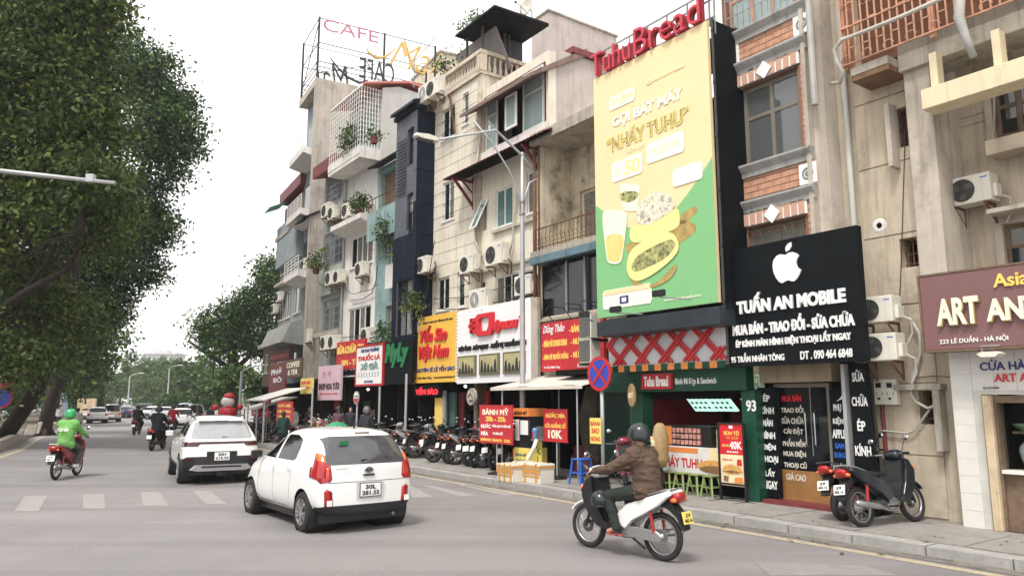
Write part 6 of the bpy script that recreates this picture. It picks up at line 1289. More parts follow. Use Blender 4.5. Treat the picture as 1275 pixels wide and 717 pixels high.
x0, x1, zt, y = f2.x0, f2.x1+.8, f2.zt, ye
x1 = xE(377, 300, ye)-.05
f2.part('penthouse', MB().box(x0+.5, x1, y+.2, y+6, zt+.25, zE(362, 248, ye)), mat('maroon_wall', (.20,.045,.055), .8, var=.15)); f2.part('penthouse_roof', MB().box(x0+.2, x1+.1, y-.3, y+6, zE(362,248,ye)+.001, zE(362,236,ye)), m_maroon)
f2.part('grey_bay', MB().box(x0+.2, x1, y-.35, y+.19, zE(362,328,ye), zE(362,278,ye)), m_bluegrey); f2.part('lattice', MB().box(x0+.6, x1-.1, y-.01, y+.199, zE(362,275,ye), zE(362,255,ye)), m_wood)
aw = MB().prism([(y-1.2, zE(350,272,ye)), (y-1.2, zE(350,272,ye)+.06), (y-.3, zE(350,272,ye)+.5), (y-.3, zE(350,272,ye)+.42)], x0+.2, x0+1.8, 'x'); f2.part('awning', aw, mat('green_awning', (.02,.22,.12), .6))
pe = f1.part('grey_canopy', MB().prism([(y-1.6, 5.0), (y-1.2, 6.0), (y-.01, 6.4), (y-.01, 4.8)], xE(360,400,ye), xE(391,400,ye), 'x'), m_grey)
for px, py, lab in ((377, 420, 'far air conditioner beneath the grey curved canopy'), (387, 419, 'second far air conditioner beneath the grey curved canopy'), (352, 370, 'far air conditioner on the corner house at mid height'), (352, 425, 'far air conditioner low on the corner house'), (346, 385, 'small far air conditioner at the left face of the corner house'), (384, 330, 'far air conditioner near the potted plants of the cafe tower')):
    ac_unit(px, py, 8, ye-.1, lab, fr=E)
plant('potted plants on a far balcony beside the slatted windows', 394, 325, ye-.9, .8, .5, 22, 'a', fr=E)
for nm, lab, pl, pr, pt, pb, y_, m, txts in (('brown_sign', 'dark brown far sign with pale lettering', 355, 375, 447, 470, -1.2, m_brown, [('COFFEE', .1,.9,.55,.85,m_cream_l),('& TEA', .2,.8,.15,.45,m_cream_l)]), ('yellow_shop_sign', 'small yellow shop sign between the brown and pink signs', 374, 388, 471, 490, -1.2, m_yel2, [('BÁNH', .1,.9,.6,.9,m_redl),('CUỐN', .1,.9,.3,.55,m_redl)]),
     ('red_poster_sign', 'tall red and brown picture sign at the far end of the row', 335, 355, 452, 490, -1.0, m_maroon, [('PHỞ', .15,.8,.62,.86,m_lw),('BÒ', .3,.8,.36,.56,m_lw)]), ('dark_far_sign', 'dark red sign above the tall picture sign', 335, 360, 436, 450, -.8, mat('dark_red_sign', (.12,.02,.02), .6), [('NHÀ HÀNG', .1,.9,.3,.7,m_redl)])):
    S = signboard(nm, lab, pl, pr, pt, pb, y_, m, fr=E)
    for t_ in txts: put(S, *t_, .03)
farhouse('low brown shop house at the end of the row', 330, 346, 432, m_brown, ye+.6, 1, 7, name='shop_house')
ddx = [xE(p, 500, ye) for p in (330, 318, 307, 297)]
S = signboard('round_street_sign', 'round red and white sign on a pole behind the white hatchback', 437, 452, 487, 503, -1.0, m_lw, fr=E)
for o_ in list(S.ob.children): bpy.data.objects.remove(o_)
bpy.data.objects.remove(S.ob)
q = M.P(445, 495, 10.9); S = Local('round_street_sign', 'round red and white sign on a pole behind the white hatchback', 'sign', (q[0], 10.9, .12)); z = q[1]-.12; Rr = .22
S.part('pole', MB().tube([(0,0,0),(0,0,z-.1)], .035, 8), m_galv); S.part('disc', MB().lathe([(0,-.05),(Rr,-.05),(Rr,-.02),(0,-.02)], (0,0,z), 'y', 24), m_lw); S.part('rim', MB().lathe([(Rr*.98,-.055),(Rr*1.06,-.055),(Rr*1.06,-.015),(Rr*.98,-.015)], (0,0,z), 'y', 24), m_steel)
S.part('red_half', MB().prism([(Rr*.85*math.cos(-a), z-.02+Rr*.8*math.sin(-a)) for a in [PI*k/12 for k in range(13)]], -.056, -.051, 'y'), m_red); text(S, 'COFFEE', -.15, .15, z+.02, z+.08, -.051, m_blk, .005, .02)
# ================================================================ cars: lofted shell, openings cut along true outlines
from mathutils.kdtree import KDTree
NK = None; NV = []
def snorm(co):
    n = Vector()
    for c, i, d in NK.find_n(co, 4): n += NV[i]/(d+.004)
    return n.normalized()
def pin(p, poly):
    x, y = p; ins = False; n = len(poly)
    for i in range(n):
        x1, y1 = poly[i]; x2, y2 = poly[(i+1) % n]
        if (y1 > y) != (y2 > y) and x < (x2-x1)*(y-y1)/(y2-y1)+x1: ins = not ins
    return ins
def shell(stations, levels=2):
    rings = []
    for s in stations:
        yl, yb, yt, zs, zm, zb, ze, zr, ws, wm, wb, wr = s
        rings.append([(0,yl,zs),(ws*.6,yl,zs),(ws,yl,zs+.02),(wm,yl*.7+yb*.3,zm),(wb+.012,yb,(zm*.25+zb*.75)),(wb,yb,zb),(wr+(wb-wr)*.12,yt*.88+yb*.12,ze-(ze-zb)*.14),(wr*.86,yt,ze+(zr-ze)*.5),(wr*.45,yt,zr-.008),(0,yt,zr)])
    bm = bmesh.new(); V = []
    for r in rings: V.append([bm.verts.new(p) for p in r]); 
    Lf = []
    for r, vs in zip(rings, V): Lf.append([vs[i] if r[i][0] == 0 else bm.verts.new((-r[i][0], r[i][1], r[i][2])) for i in range(len(r))])
    n = len(rings[0])
    for i in range(len(rings)-1):
        for j in range(n-1):
            bm.faces.new((V[i][j], V[i][j+1], V[i+1][j+1], V[i+1][j])); bm.faces.new((Lf[i][j+1], Lf[i][j], Lf[i+1][j], Lf[i+1][j+1]))
    for i in (0, len(rings)-1):                        # closed ends: strips across the width
        bulge = -.035 if i == 0 else .05; mid = {}
        for j in range(n):
            if rings[i][j][0] == 0: mid[j] = V[i][j]
            else: p = rings[i][j]; mid[j] = bm.verts.new((0, p[1]+bulge*(1 if 0 < j < 9 else 0), p[2]))
        for j in range(1, n-1):
            a, b = mid[j], mid[j+1]
            bm.faces.new((a, b, V[i][j+1], V[i][j])) if b is not V[i][j+1] else bm.faces.new((a, b, V[i][j]))
            bm.faces.new((b, a, Lf[i][j], Lf[i][j+1])) if b is not Lf[i][j+1] else bm.faces.new((b, a, Lf[i][j]))
        bm.faces.new((V[i][0], V[i][1], mid[1])); bm.faces.new((V[i][0], mid[1], Lf[i][1]))
    bmesh.ops.recalc_face_normals(bm, faces=bm.faces)
    me = bpy.data.meshes.new('shell'); bm.to_mesh(me); bm.free()
    o = bpy.data.objects.new('shell', me); C.objects.link(o); m = o.modifiers.new('s', 'SUBSURF'); m.levels = levels; bpy.context.view_layer.update()
    m2 = bpy.data.meshes.new_from_object(o.evaluated_get(bpy.context.evaluated_depsgraph_get())); bpy.data.objects.remove(o)
    global NK
    NK = KDTree(len(m2.vertices)); m2.update(); NV.clear()
    for v in m2.vertices: NK.insert(v.co, v.index); NV.append(v.normal.copy())
    NK.balance(); bm = bmesh.new(); bm.from_mesh(m2); return bm
def cut(bm, poly, ax, lim):
    """ax 'side': poly in (y,z); 'end': poly in (x,z). lim(center)->bool restricts. returns set of faces inside"""
    xs = [p[0] for p in poly]; zs = [p[1] for p in poly]; A = 1 if ax == 'side' else 0; mg = .25
    n = len(poly)
    for i in range(n):
        p, q = poly[i], poly[(i+1) % n]
        f = [f for f in bm.faces if lim(f.calc_center_median()) and min(v.co[A] for v in f.verts) < max(p[0], q[0])+.02 and max(v.co[A] for v in f.verts) > min(p[0], q[0])-.02 and min(v.co.z for v in f.verts) < max(p[1], q[1])+.02 and max(v.co.z for v in f.verts) > min(p[1], q[1])-.02]
        if not f: continue
        g = list({v for k in f for v in k.verts})+list({e for k in f for e in k.edges})+f
        d = (q[0]-p[0], q[1]-p[1]); 
        no = Vector((0, -d[1], d[0])) if ax == 'side' else Vector((-d[1], 0, d[0]))
        co = Vector((0, p[0], p[1])) if ax == 'side' else Vector((p[0], 0, p[1]))
        if no.length < 1e-6: continue
        bmesh.ops.bisect_plane(bm, geom=g, plane_co=co, plane_no=no.normalized(), dist=1e-5)
    return [f for f in bm.faces if lim(f.calc_center_median()) and pin((f.calc_center_median()[A], f.calc_center_median().z), poly)]
def take(bm, faces, name, m, parent, off=0, thick=.012, smooth=True, label=None):
    if not faces: return None
    for f in faces: f.normal_update()
    idx = {}; vs = []; fs = []
    for f in faces:
        t = []
        for v in f.verts:
            if v not in idx: idx[v] = len(vs); vs.append(v)
            t.append(idx[v])
        fs.append(t)
    nrm = [snorm(v.co) for v in vs]; co = [v.co+n*off for v, n in zip(vs, nrm)]
    me = bpy.data.meshes.new(name); me.from_pydata(co, [], fs); me.materials.append(m); me.polygons.foreach_set('use_smooth', [smooth]*len(fs)); me.update(); me.normals_split_custom_set_from_vertices(nrm)
    o = link(name, me, parent)
    if thick and off > 0: s = o.modifiers.new('s', 'SOLIDIFY'); s.thickness = thick; s.offset = -1
    if label: o['label'] = label
    bmesh.ops.delete(bm, geom=faces, context='FACES'); return o
def wheel_me(r, w, spokes=10, rimm=None):
    t = MB(); prof = [(r*.66,-w/2+.01),(r*.74,-w/2),(r*.93,-w/2+.005),(r*.985,-w/2+.025),(r,-w/2+.05),(r,w/2-.05),(r*.985,w/2-.025),(r*.93,w/2-.005),(r*.74,w/2),(r*.66,w/2-.01)]
    t.lathe(prof, axis='x', n=36)
    rim = MB(); rim.lathe([(r*.67,-w/2+.005),(r*.67,-w/2-.004),(r*.63,-w/2-.002),(r*.60,-w/2+.03),(r*.60,w/2)], axis='x', n=32)
    rim.lathe([(0,-w/2+.0),(r*.10,-w/2+.0),(r*.14,-w/2+.02),(r*.14,w/2-.06)], axis='x', n=16)
    for k in range(spokes):
        a = 2*PI*k/spokes; da = .10*(1 if k % 2 else -1)*(spokes >= 8)
        rim.bar((-w/2+.02, r*.1*math.cos(a), r*.1*math.sin(a)), (-w/2+.012, r*.64*math.cos(a+da), r*.64*math.sin(a+da)), .03, .04, up=(1,0,0))
    b = MB().lathe([(0,-w/2+.07),(r*.6,-w/2+.07)], axis='x', n=24); return t, rim, b
def circle_poly(cy, cz, r, n=18): return [(cy+r*math.cos(2*PI*k/n), cz+r*math.sin(2*PI*k/n)) for k in range(n)]
def add_wheels(T, W, r, w, ys, tw, spokes=10, m=None):
    t, rim, b = wheel_me(r, w, spokes); tm = t.mesh('tyre', m_rub, True); rm = rim.mesh('rim', m or m_alu); bmh = b.mesh('brake_disc', m_acg)
    for y in ys:
        for s in (-1, 1):
            o = link('wheel', tm, T.ob, (s*tw, y, r)); o.rotation_euler = (0, 0, 0 if s < 0 else PI)
            link('rim', rm, o); link('brake_disc', bmh, o)
m_glcar = mat('car_glass', (.006,.007,.008), .05, var=0, spec=.4)
m_glrear = mat('rear_car_glass', (.055,.058,.066), .06, var=.3, scale=5, spec=1)  # lighter base colour puts the sky's reflection into the rear pane
def car_core(T, st, bodym, wheels, r, arch, tw, wells=.25, levels=2):
    bm = shell(st, levels)
    for y in wheels:
        f = cut(bm, circle_poly(y, r, arch, 20), 'side', lambda c: abs(c.x) > .42 and c.z < r+arch+.1)
        bmesh.ops.delete(bm, geom=f, context='FACES')
        T.part('wheel_well', MB().lathe([(arch*1.0,-tw+.02-.12),(arch*1.03,-tw+.35),(0,-tw+.36)], (0,y,r), 'x', 20).lathe([(arch*1.0,tw-.02+.12),(arch*1.03,tw-.35),(0,tw-.36)], (0,y,r), 'x', 20), m_blk)
    return bm
SIDE = lambda lo=-9, hi=9: (lambda c: abs(c.x) > .38 and lo < c.y < hi)
def seam(T, pts, ax, x, mb): pass
# ---------------------------------------------------------------- white hatchback
def plate(T, x, y, z, l1, l2, w=.33, h=.165*1.1, sl=0, par=None):
    o = T.part('number_plate', MB().box(x-w/2, x+w/2, y-.012, y, z-h/2, z+h/2), m_lw, par, bevel=.004)
    T.part('plate_rim', MB().box(x-w/2-.01, x+w/2+.01, y-.006, y+.004, z-h/2-.01, z+h/2+.01), m_blk, o)
    text(T, l1, x-w*.27, x+w*.27, z+h*.06, z+h*.40, y-.012, m_blk, .004, .03, parent=o); text(T, l2, x-w*.43, x+w*.43, z-h*.40, z-h*.06, y-.012, m_blk, .004, .03, parent=o)
def place(T, X, Y, ang): T.ob.location = (X, Y, T.ob.location.z); T.ob.rotation_euler = (0, 0, ang)
T = Local('hatchback', 'white five door hatchback driving away in the middle of the road with orange-red tail lamps', 'car', (0,0,0), WF)
st = [(-1.74,-1.70,-1.44,.27,.60,.98,1.36,1.42,.68,.79,.72,.53),
      (-1.66,-1.60,-1.36,.25,.60,.99,1.39,1.455,.76,.82,.765,.57),
      (-1.25,-1.22,-1.1,.22,.58,.98,1.405,1.48,.79,.83,.79,.60),
      (-.6,-.6,-.6,.20,.56,.96,1.41,1.49,.79,.825,.79,.605),
      (.05,.05,.0,.20,.56,.94,1.395,1.475,.79,.825,.785,.595),
      (.5,.5,.34,.20,.56,.925,1.34,1.41,.79,.825,.78,.575),
      (1.0,1.0,.98,.20,.56,.91,.97,1.03,.79,.82,.76,.62),
      (1.4,1.4,1.38,.22,.55,.84,.89,.925,.77,.81,.72,.58),
      (1.68,1.68,1.66,.26,.48,.72,.77,.80,.72,.76,.66,.5),
      (1.80,1.79,1.77,.28,.44,.60,.65,.68,.58,.62,.55,.42)]
wy = (-1.16, 1.22); bm = car_core(T, st, m_carw, wy, .285, .335, .70)
rw = [(-.60,1.33),(-.655,1.0),(-.62,.965),(.62,.965),(.655,1.0),(.60,1.33),(.52,1.365),(-.52,1.365)]
f = cut(bm, rw, 'end', lambda c: c.y < -1.25 and c.z > .8); glr = take(bm, f, 'rear_window', m_glrear, T.ob, -.004)
tl = [(.575,.78),(.60,1.0),(.56,1.05),(.70,1.13),(.90,1.12),(.90,.92),(.74,.72),(.60,.74)]
for s in (1, -1):
    f = cut(bm, [(s*a, b) for a, b in [(.565,1.035),(.70,1.125),(.80,1.12),(.72,1.02),(.62,.985)]], 'end', lambda c: c.y < -1.44 and c.x*s > .4); take(bm, f, 'indicator_lens', m_amber, T.ob, .013, .02)
    f = cut(bm, [(s*a, b) for a, b in [(.60,.80),(.61,.95),(.66,.93),(.665,.80)]], 'end', lambda c: c.y < -1.44 and c.x*s > .4); take(bm, f, 'brake_lens', mat('bright_red_lens', (.6,.05,.03), .1, coat=.6), T.ob, .013, .02)
    p = [(s*a, b) for a, b in tl]; f = cut(bm, p, 'end', lambda c: c.y < -1.44 and c.x*s > .4); tlo = take(bm, f, 'tail_light', m_tail, T.ob, .012, .02)
    f = cut(bm, [(s*a, b) for a, b in [(.56,.40),(.575,.60),(.66,.64),(.69,.60),(.68,.40)]], 'end', lambda c: c.y < -1.44 and c.x*s > .4); take(bm, f, 'reflector', m_tail, T.ob, .008, .02)
    T.part('reversing_lamp', MB().box(s*.60, s*.665, -1.80, -1.765, .41, .485), m_lw)
f = cut(bm, [(-1,.0),(1,.0),(1,.34),(.7,.40),(-.7,.40),(-1,.34)], 'end', lambda c: c.y < -1.5); take(bm, f, 'lower_bumper', m_blk, T.ob, .004, .02)
sw1 = [(.86,.985),(.15,.985),(.11,1.32),(.30,1.345),(.42,1.31)]; sw2 = [(.05,.985),(-.66,.985),(-.76,1.02),(-.76,1.18),(-.70,1.30),(-.4,1.36),(.02,1.355)]
for nm, p in (('front_window', sw1), ('rear_side_window', sw2)): f = cut(bm, p, 'side', SIDE(-1, 1)); take(bm, [k for k in f if k.calc_center_median().x > 0], nm, m_glcar, T.ob, -.004); take(bm, [k for k in f if k.is_valid], nm, m_glcar, T.ob, -.004)
f = cut(bm, [(-.60,1.02),(.60,1.02),(.50,1.36),(-.50,1.36)], 'end', lambda c: c.y > .3 and c.z > .95); take(bm, f, 'windscreen', m_glcar, T.ob, -.004)
# door seams cut as thin recessed lines
for p in ([(.085,.30),(.095,.30),(.13,.98),(.12,.98)], [(-.62,.42),(-.61,.42),(-.70,1.0),(-.71,1.0)], [(.80,.30),(.81,.30),(.86,.98),(.85,.98)], [(-.5,.295),(.8,.295),(.8,.305),(-.5,.305)]):
    f = cut(bm, p, 'side', SIDE(-1.2, 1.2)); take(bm, f, 'door_seam', m_acg, T.ob, -.006, 0)
for p in ([(-.62,.715),(.62,.715),(.62,.725),(-.62,.725)], [(-.64,.725),(-.625,.725),(-.575,.82),(-.59,.82)], [(.64,.725),(.625,.725),(.575,.82),(.59,.82)]):
    f = cut(bm, p, 'end', lambda c: c.y < -1.4); take(bm, f, 'tailgate_seam', m_acg, T.ob, -.006, 0)
take(bm, list(bm.faces), 'body', m_carw, T.ob, 0, .02)
add_wheels(T, .80, .285, .185, wy, .725, 10)
for s in (-1, 1):
    T.part('door_handle', MB().bar((s*.835,.02,.875),(s*.835,.17,.88),.02,.03).bar((s*.835,-.66,.895),(s*.835,-.50,.895),.02,.03), m_carw, bevel=.006)
    mo = T.part('wing_mirror', MB().prism([(.68,.97),(.67,1.07),(.71,1.09),(.77,1.07),(.78,1.0),(.75,.97)], *sorted((s*.97, s*.80)), 'x', .12), m_blk); 
plate(T, .02, -1.775, .60, '30L', '281.55')
T.part('plate_recess', MB().box(-.2,.24,-1.767,-1.75,.48,.72), mat('car_shadow_white', (.62,.62,.6), .4))
bd = T.part('badge', MB().lathe([(0,-.012),(.055,-.012),(.062,0),(.05,0)], (0,-1.745,.885), 'y', 20), m_chrome); bd.scale = (1.25,1,.72); bd.location = (0,0,.885*.28)
text(T, 'KIA', -.05,.05,.872,.900,-1.757, m_blk,.004,.02); text(T, 'MORNING', -.52,-.33,.905,.925,-1.735, m_steel,.004,.01)
T.part('tailgate_handle', MB().box(-.09,.09,-1.76,-1.74,.80,.825), m_blk)
T.part('wiper', MB().bar((.33,-1.60,1.04),(-.10,-1.69,1.02),.014,.02).lathe([(0,-.02),(.03,-.02),(.035,.02)],(.33,-1.64,1.03),'y',10), m_blk)
T.part('sticker', MB().box(-.40,-.26,-1.56,-1.552,1.24,1.30), m_green_l)
T.part('aerial', MB().tube([(0,-1.18,1.48),(0,-1.32,1.60)], .006, 5).lathe([(.02,1.47),(.012,1.50)], (0,-1.18,0), n=8), m_blk)
T.part('brake_lamp', MB().box(-.12,.12,-1.47,-1.44,1.405,1.42), m_taild)
T.part('underbody', MB().box(-.70,.70,-1.6,1.65,.15,.30), m_blk); T.part('exhaust', MB().tube([(.45,-1.3,.22),(.45,-1.70,.22)], .025, 8), m_steel)  # underbody box set low to block sky light and darken the road beneath
rlx, rly = -3.13, 11.70
KA = R(37.5); kc = (rlx+math.cos(KA)*.72-math.sin(KA)*1.16, rly+math.sin(KA)*.72+math.cos(KA)*1.16); place(T, kc[0], kc[1], KA); T.ob.scale = (1.02, 1, 1.04)
# ---------------------------------------------------------------- white crossover
T = Local('crossover_car', 'white crossover with dark full width tail lamp strip and silver lower bumper', 'car', (0,0,0), WF)
st = [(-2.02,-1.97,-1.52,.34,.66,1.03,1.48,1.54,.74,.86,.78,.56),
      (-1.92,-1.86,-1.42,.32,.66,1.04,1.51,1.58,.83,.89,.83,.60),
      (-1.4,-1.4,-1.2,.28,.64,1.03,1.53,1.61,.86,.905,.85,.63),
      (-.6,-.6,-.6,.27,.62,1.0,1.54,1.62,.86,.895,.85,.64),
      (.15,.15,.1,.27,.62,.98,1.51,1.59,.86,.895,.84,.63),
      (.75,.75,.5,.27,.62,.97,1.42,1.49,.86,.895,.83,.61),
      (1.2,1.2,1.2,.27,.62,.97,1.05,1.10,.86,.89,.82,.68),
      (1.65,1.65,1.65,.28,.62,.92,.98,1.02,.84,.88,.79,.64),
      (1.95,1.95,1.95,.30,.55,.82,.87,.90,.80,.83,.74,.58),
      (2.12,2.10,2.08,.32,.50,.70,.75,.78,.66,.70,.62,.5)]
wy = (-1.25, 1.32); bm = car_core(T, st, m_carw, wy, .335, .40, .76)
f = cut(bm, [(-.60,1.44),(-.70,1.10),(-.66,1.06),(.66,1.06),(.70,1.10),(.60,1.44),(.5,1.47),(-.5,1.47)], 'end', lambda c: c.y < -1.4 and c.z > .95); take(bm, f, 'rear_window', mat('bright_rear_glass', (.30,.31,.32), .12, spec=1), T.ob, -.004)
f = cut(bm, [(-.95,.90),(-.55,.90),(-.50,.955),(.50,.955),(.55,.90),(.95,.90),(.95,1.0),(-.95,1.0)], 'end', lambda c: c.y < -1.62); take(bm, f, 'tail_light', m_taild, T.ob, .014, .02)
f = cut(bm, [(-1,.0),(1,.0),(1,.52),(.78,.66),(-.78,.66),(-1,.52)], 'end', lambda c: c.y < -1.5); take(bm, f, 'lower_bumper', m_blk, T.ob, .006, .02)
f = cut(bm, [(2.3,.0),(-2.1,.0),(-2.1,.42),(2.3,.42)], 'side', lambda c: abs(c.x) > .5); take(bm, f, 'sill_cladding', m_blk, T.ob, .006, .02)
for s in (-1, 1): T.part('reflector', MB().box(s*.62,s*.84,-2.04,-1.99,.585,.62), m_taild)
T.part('skid_plate', MB().prism([(-.72,.36),(-.60,.47),(.60,.47),(.72,.36),(.55,.32),(-.55,.32)], -2.07, -2.0, 'y', .06), m_alu)
T.part('bumper_grille', MB().box(-.45,.45,-2.075,-2.03,.40,.44), m_blk)
for nm, p in (('front_window', [(1.12,1.05),(.25,1.04),(.20,1.45),(.42,1.455),(.70,1.38)]), ('rear_side_window', [(.15,1.04),(-.80,1.06),(-.9,1.40),(-.6,1.47),(.10,1.46)]), ('quarter_window', [(-.88,1.07),(-1.50,1.14),(-1.28,1.38),(-.98,1.42)])):
    f = cut(bm, p, 'side', SIDE(-1.8, 1.3)); take(bm, [k for k in f if k.calc_center_median().x > 0], nm, m_glcar, T.ob, -.004); take(bm, [k for k in f if k.is_valid], nm, m_glcar, T.ob, -.004)
f = cut(bm, [(-.64,1.12),(.64,1.12),(.54,1.46),(-.54,1.46)], 'end', lambda c: c.y > .4 and c.z > 1.0); take(bm, f, 'windscreen', m_glcar, T.ob, -.004)
for p in ([(.17,.45),(.18,.45),(.2,1.04),(.19,1.04)], [(-.78,.5),(-.77,.5),(-.84,1.04),(-.85,1.04)]): f = cut(bm, p, 'side', SIDE(-1.2, 1.3)); take(bm, f, 'door_seam', m_acg, T.ob, -.006, 0)
take(bm, list(bm.faces), 'body', m_carw, T.ob, 0, .02); add_wheels(T, .88, .335, .21, wy, .79, 8)
for s in (-1, 1):
    T.part('wing_mirror', MB().prism([(.80,1.06),(.79,1.17),(.83,1.19),(.90,1.17),(.91,1.09),(.88,1.06)], *sorted((s*1.05, s*.87)), 'x', .12), m_carw); T.part('roof_rail', MB().tube([(s*.6,.3,1.56),(s*.62,0,1.62),(s*.62,-1.0,1.61),(s*.58,-1.4,1.55)], .018, 6), m_blk); T.part('door_handle', MB().bar((s*.905,.22,.93),(s*.905,.40,.93),.02,.03).bar((s*.905,-.70,.95),(s*.905,-.52,.95),.02,.03), m_carw)
plate(T, .0, -2.05, .66, '30H', '219.33', .34, .19); T.part('plate_surround', MB().box(-.34,.34,-2.035,-2.0,.545,.775), m_blk)
T.part('wiper', MB().bar((.0,-1.90,1.11),(.42,-1.87,1.09),.016,.02), m_blk); T.part('spoiler', MB().prism([(-1.36,1.56),(-1.64,1.50),(-1.62,1.475),(-1.36,1.50)], -.52, .52, 'x'), m_carw); T.part('brake_lamp', MB().box(-.15,.15,-1.645,-1.63,1.482,1.50), m_taild); T.part('roof_sticker', MB().box(-.2,.2,-.9,-.5,1.615,1.62), m_blk)
T.part('underbody', MB().box(-.70,.70,-1.8,1.9,.22,.36), m_blk); T.part('tow_cover', MB().box(-.1,.1,-2.0,-1.8,.2,.3), m_blk)
SA = R(29); place(T, -7.35+math.sin(SA)*-1.25, 18.85+math.cos(SA)*1.25, SA)
# ---------------------------------------------------------------- far cars: one shell, resized per kind
def farcar(label, X, Y, ang, col, kind='sedan', taxi=False):
    T = Local('parked_car' if kind != 'truck' else 'small_truck', label, 'car' if kind != 'truck' else 'truck', (X, Y, 0), WF, rz=0, group='cars in the traffic beyond the junction'); T.ob.rotation_euler = (0,0,ang)
    k = dict(sedan=(1.45,.5,-.9), hatch=(1.5,.2,-1.75), van=(1.85,.9,-2.0), suv=(1.75,.5,-1.9), mpv=(1.7,.7,-1.95))[kind if kind != 'truck' else 'van']
    H, yf, yr = k; b = .92 if kind != 'van' else 1.0; L = 2.15; tr = max(yr-.45, -L+.05)
    st = [(-L,-L+.03,-L+.1 if kind == 'sedan' else yr,.3,.6,b,b+.06 if kind == 'sedan' else H-.1,b+.1 if kind == 'sedan' else H-.03,.74,.84,.78,.6),
          (-L+.25,-L+.25,-L+.4 if kind == 'sedan' else yr+.1,.26,.6,b+.02,b+.08 if kind == 'sedan' else H-.06,b+.12 if kind == 'sedan' else H,.82,.87,.82,.64),
          (-1.3 if kind == 'sedan' else -1.3,-1.3,yr-.1 if kind == 'sedan' else -1.2,.24,.6,b,H-.1,H-.03,.84,.88,.83,.6),
          (-.3,-.3,-.3,.24,.6,b,H-.06,H,.84,.88,.83,.62),(yf,yf,yf,.24,.6,b,H-.1,H-.03,.84,.88,.82,.6),(yf+.75,yf+.75,yf+.75,.24,.6,b,b+.06,b+.1,.84,.87,.8,.66),(1.8,1.8,1.8,.26,.55,b-.08,b-.04,b,.8,.84,.75,.6),(L,L-.01,L-.03,.3,.48,b-.22,b-.18,b-.15,.66,.7,.62,.5)]
    bm = car_core(T, st, col, (-1.35, 1.35), .32, .37, .74, levels=1)
    f = cut(bm, [(-.64,H-.12),(-.7,b+.1),(.7,b+.1),(.64,H-.12)], 'end', lambda c: c.y < -.8 and c.z > b+.05); take(bm, f, 'rear_window', m_glcar, T.ob, 0)
    f = cut(bm, [(yf+.5,b+.07),(-1.5,b+.07),(-1.2,H-.14),(yf-.05,H-.14)], 'side', lambda c: abs(c.x) > .4 and c.z > b+.02); take(bm, f, 'side_window', m_glcar, T.ob, 0)
    f = cut(bm, [(-.6,H-.1),(-.66,b+.1),(.66,b+.1),(.6,H-.1)], 'end', lambda c: c.y > .2 and c.z > b+.05); take(bm, f, 'windscreen', m_glcar, T.ob, 0)
    for s in (-1, 1): f = cut(bm, [(s*.6,b-.22),(s*.95,b-.22),(s*.95,b+.02),(s*.6,b+.02)], 'end', lambda c: c.y < -1.9 and c.x*s > .4); take(bm, f, 'tail_light', m_tail, T.ob, .01)
    f = cut(bm, [(-1,.0),(1,.0),(1,.42),(-1,.42)], 'end', lambda c: c.y < -1.8); take(bm, f, 'lower_bumper', m_blk, T.ob, .004)
    take(bm, list(bm.faces), 'body', col, T.ob, 0, .02); add_wheels(T, .84, .32, .2, (-1.35, 1.35), .76, 5)
    T.part('number_plate', MB().box(-.25,.25,-L-.03,-L-.01,.55,.7), m_lw); T.part('underbody', MB().box(-.7,.7,-1.9,1.9,.2,.35), m_blk)
    for s in (-1, 1): T.part('wing_mirror', MB().box(s*.86,s*1.02,.75,.85,b+.02,b+.15), col)
    if kind == 'truck': T.part('cargo', MB().box(-.85,.85,-2.1,.3,.9,2.3), mat('cargo_cloth', (.5,.38,.25), .8, var=.4, scale=3))
    return T
pc = lambda n, c: mat(n, c, .3, var=.02, coat=.6)
W_ = pc('far_white_paint', (.75,.75,.74)); Gd = pc('champagne_paint', (.36,.30,.26)); Bl = pc('dark_blue_paint', (.03,.05,.16)); Dk = pc('dark_paint', (.03,.03,.035)); Sv = pc('silver_paint', (.45,.46,.47))
def at(px, Y): q = ray(px, 515); return q[0]*Y/q[1]
farcar('white far car behind the green jacketed rider, left of the champagne car', at(122, 70)+0, 70, R(28), W_, 'hatch')
farcar('champagne van-like far car right of the white one', at(139, 74), 74, R(28), Gd, 'suv')
farcar('dark blue far car beyond the lamp post', at(157, 92), 92, R(60), Bl, 'sedan')
farcar('white far car seen side on between the dark riders', at(188, 88), 88, R(80), W_, 'sedan')
farcar('silver far car crossing behind the rider in black', at(203, 84), 84, R(75), Sv, 'sedan')
farcar('silver grey far van behind the white crossover', at(230, 66), 66, R(24), Sv, 'van')
farcar('dark far car between the silver van and the inflatable figure', at(243, 64), 64, R(20), Dk, 'suv')
farcar('far white car in front of the silver grey van', at(226, 57), 57, R(26), W_, 'hatch')
farcar('cream truck loaded with goods left of the far white car', at(108, 84), 84, R(26), pc('cream_paint_far', (.55,.45,.35)), 'truck')
farcar('dark car parked behind the lamp post at the junction', at(175, 100), 100, R(85), Dk, 'suv')
farcar('bright blue far van under the flat topped tree', at(217, 112), 112, R(60), pc('blue_paint', (.05,.2,.6)), 'van')

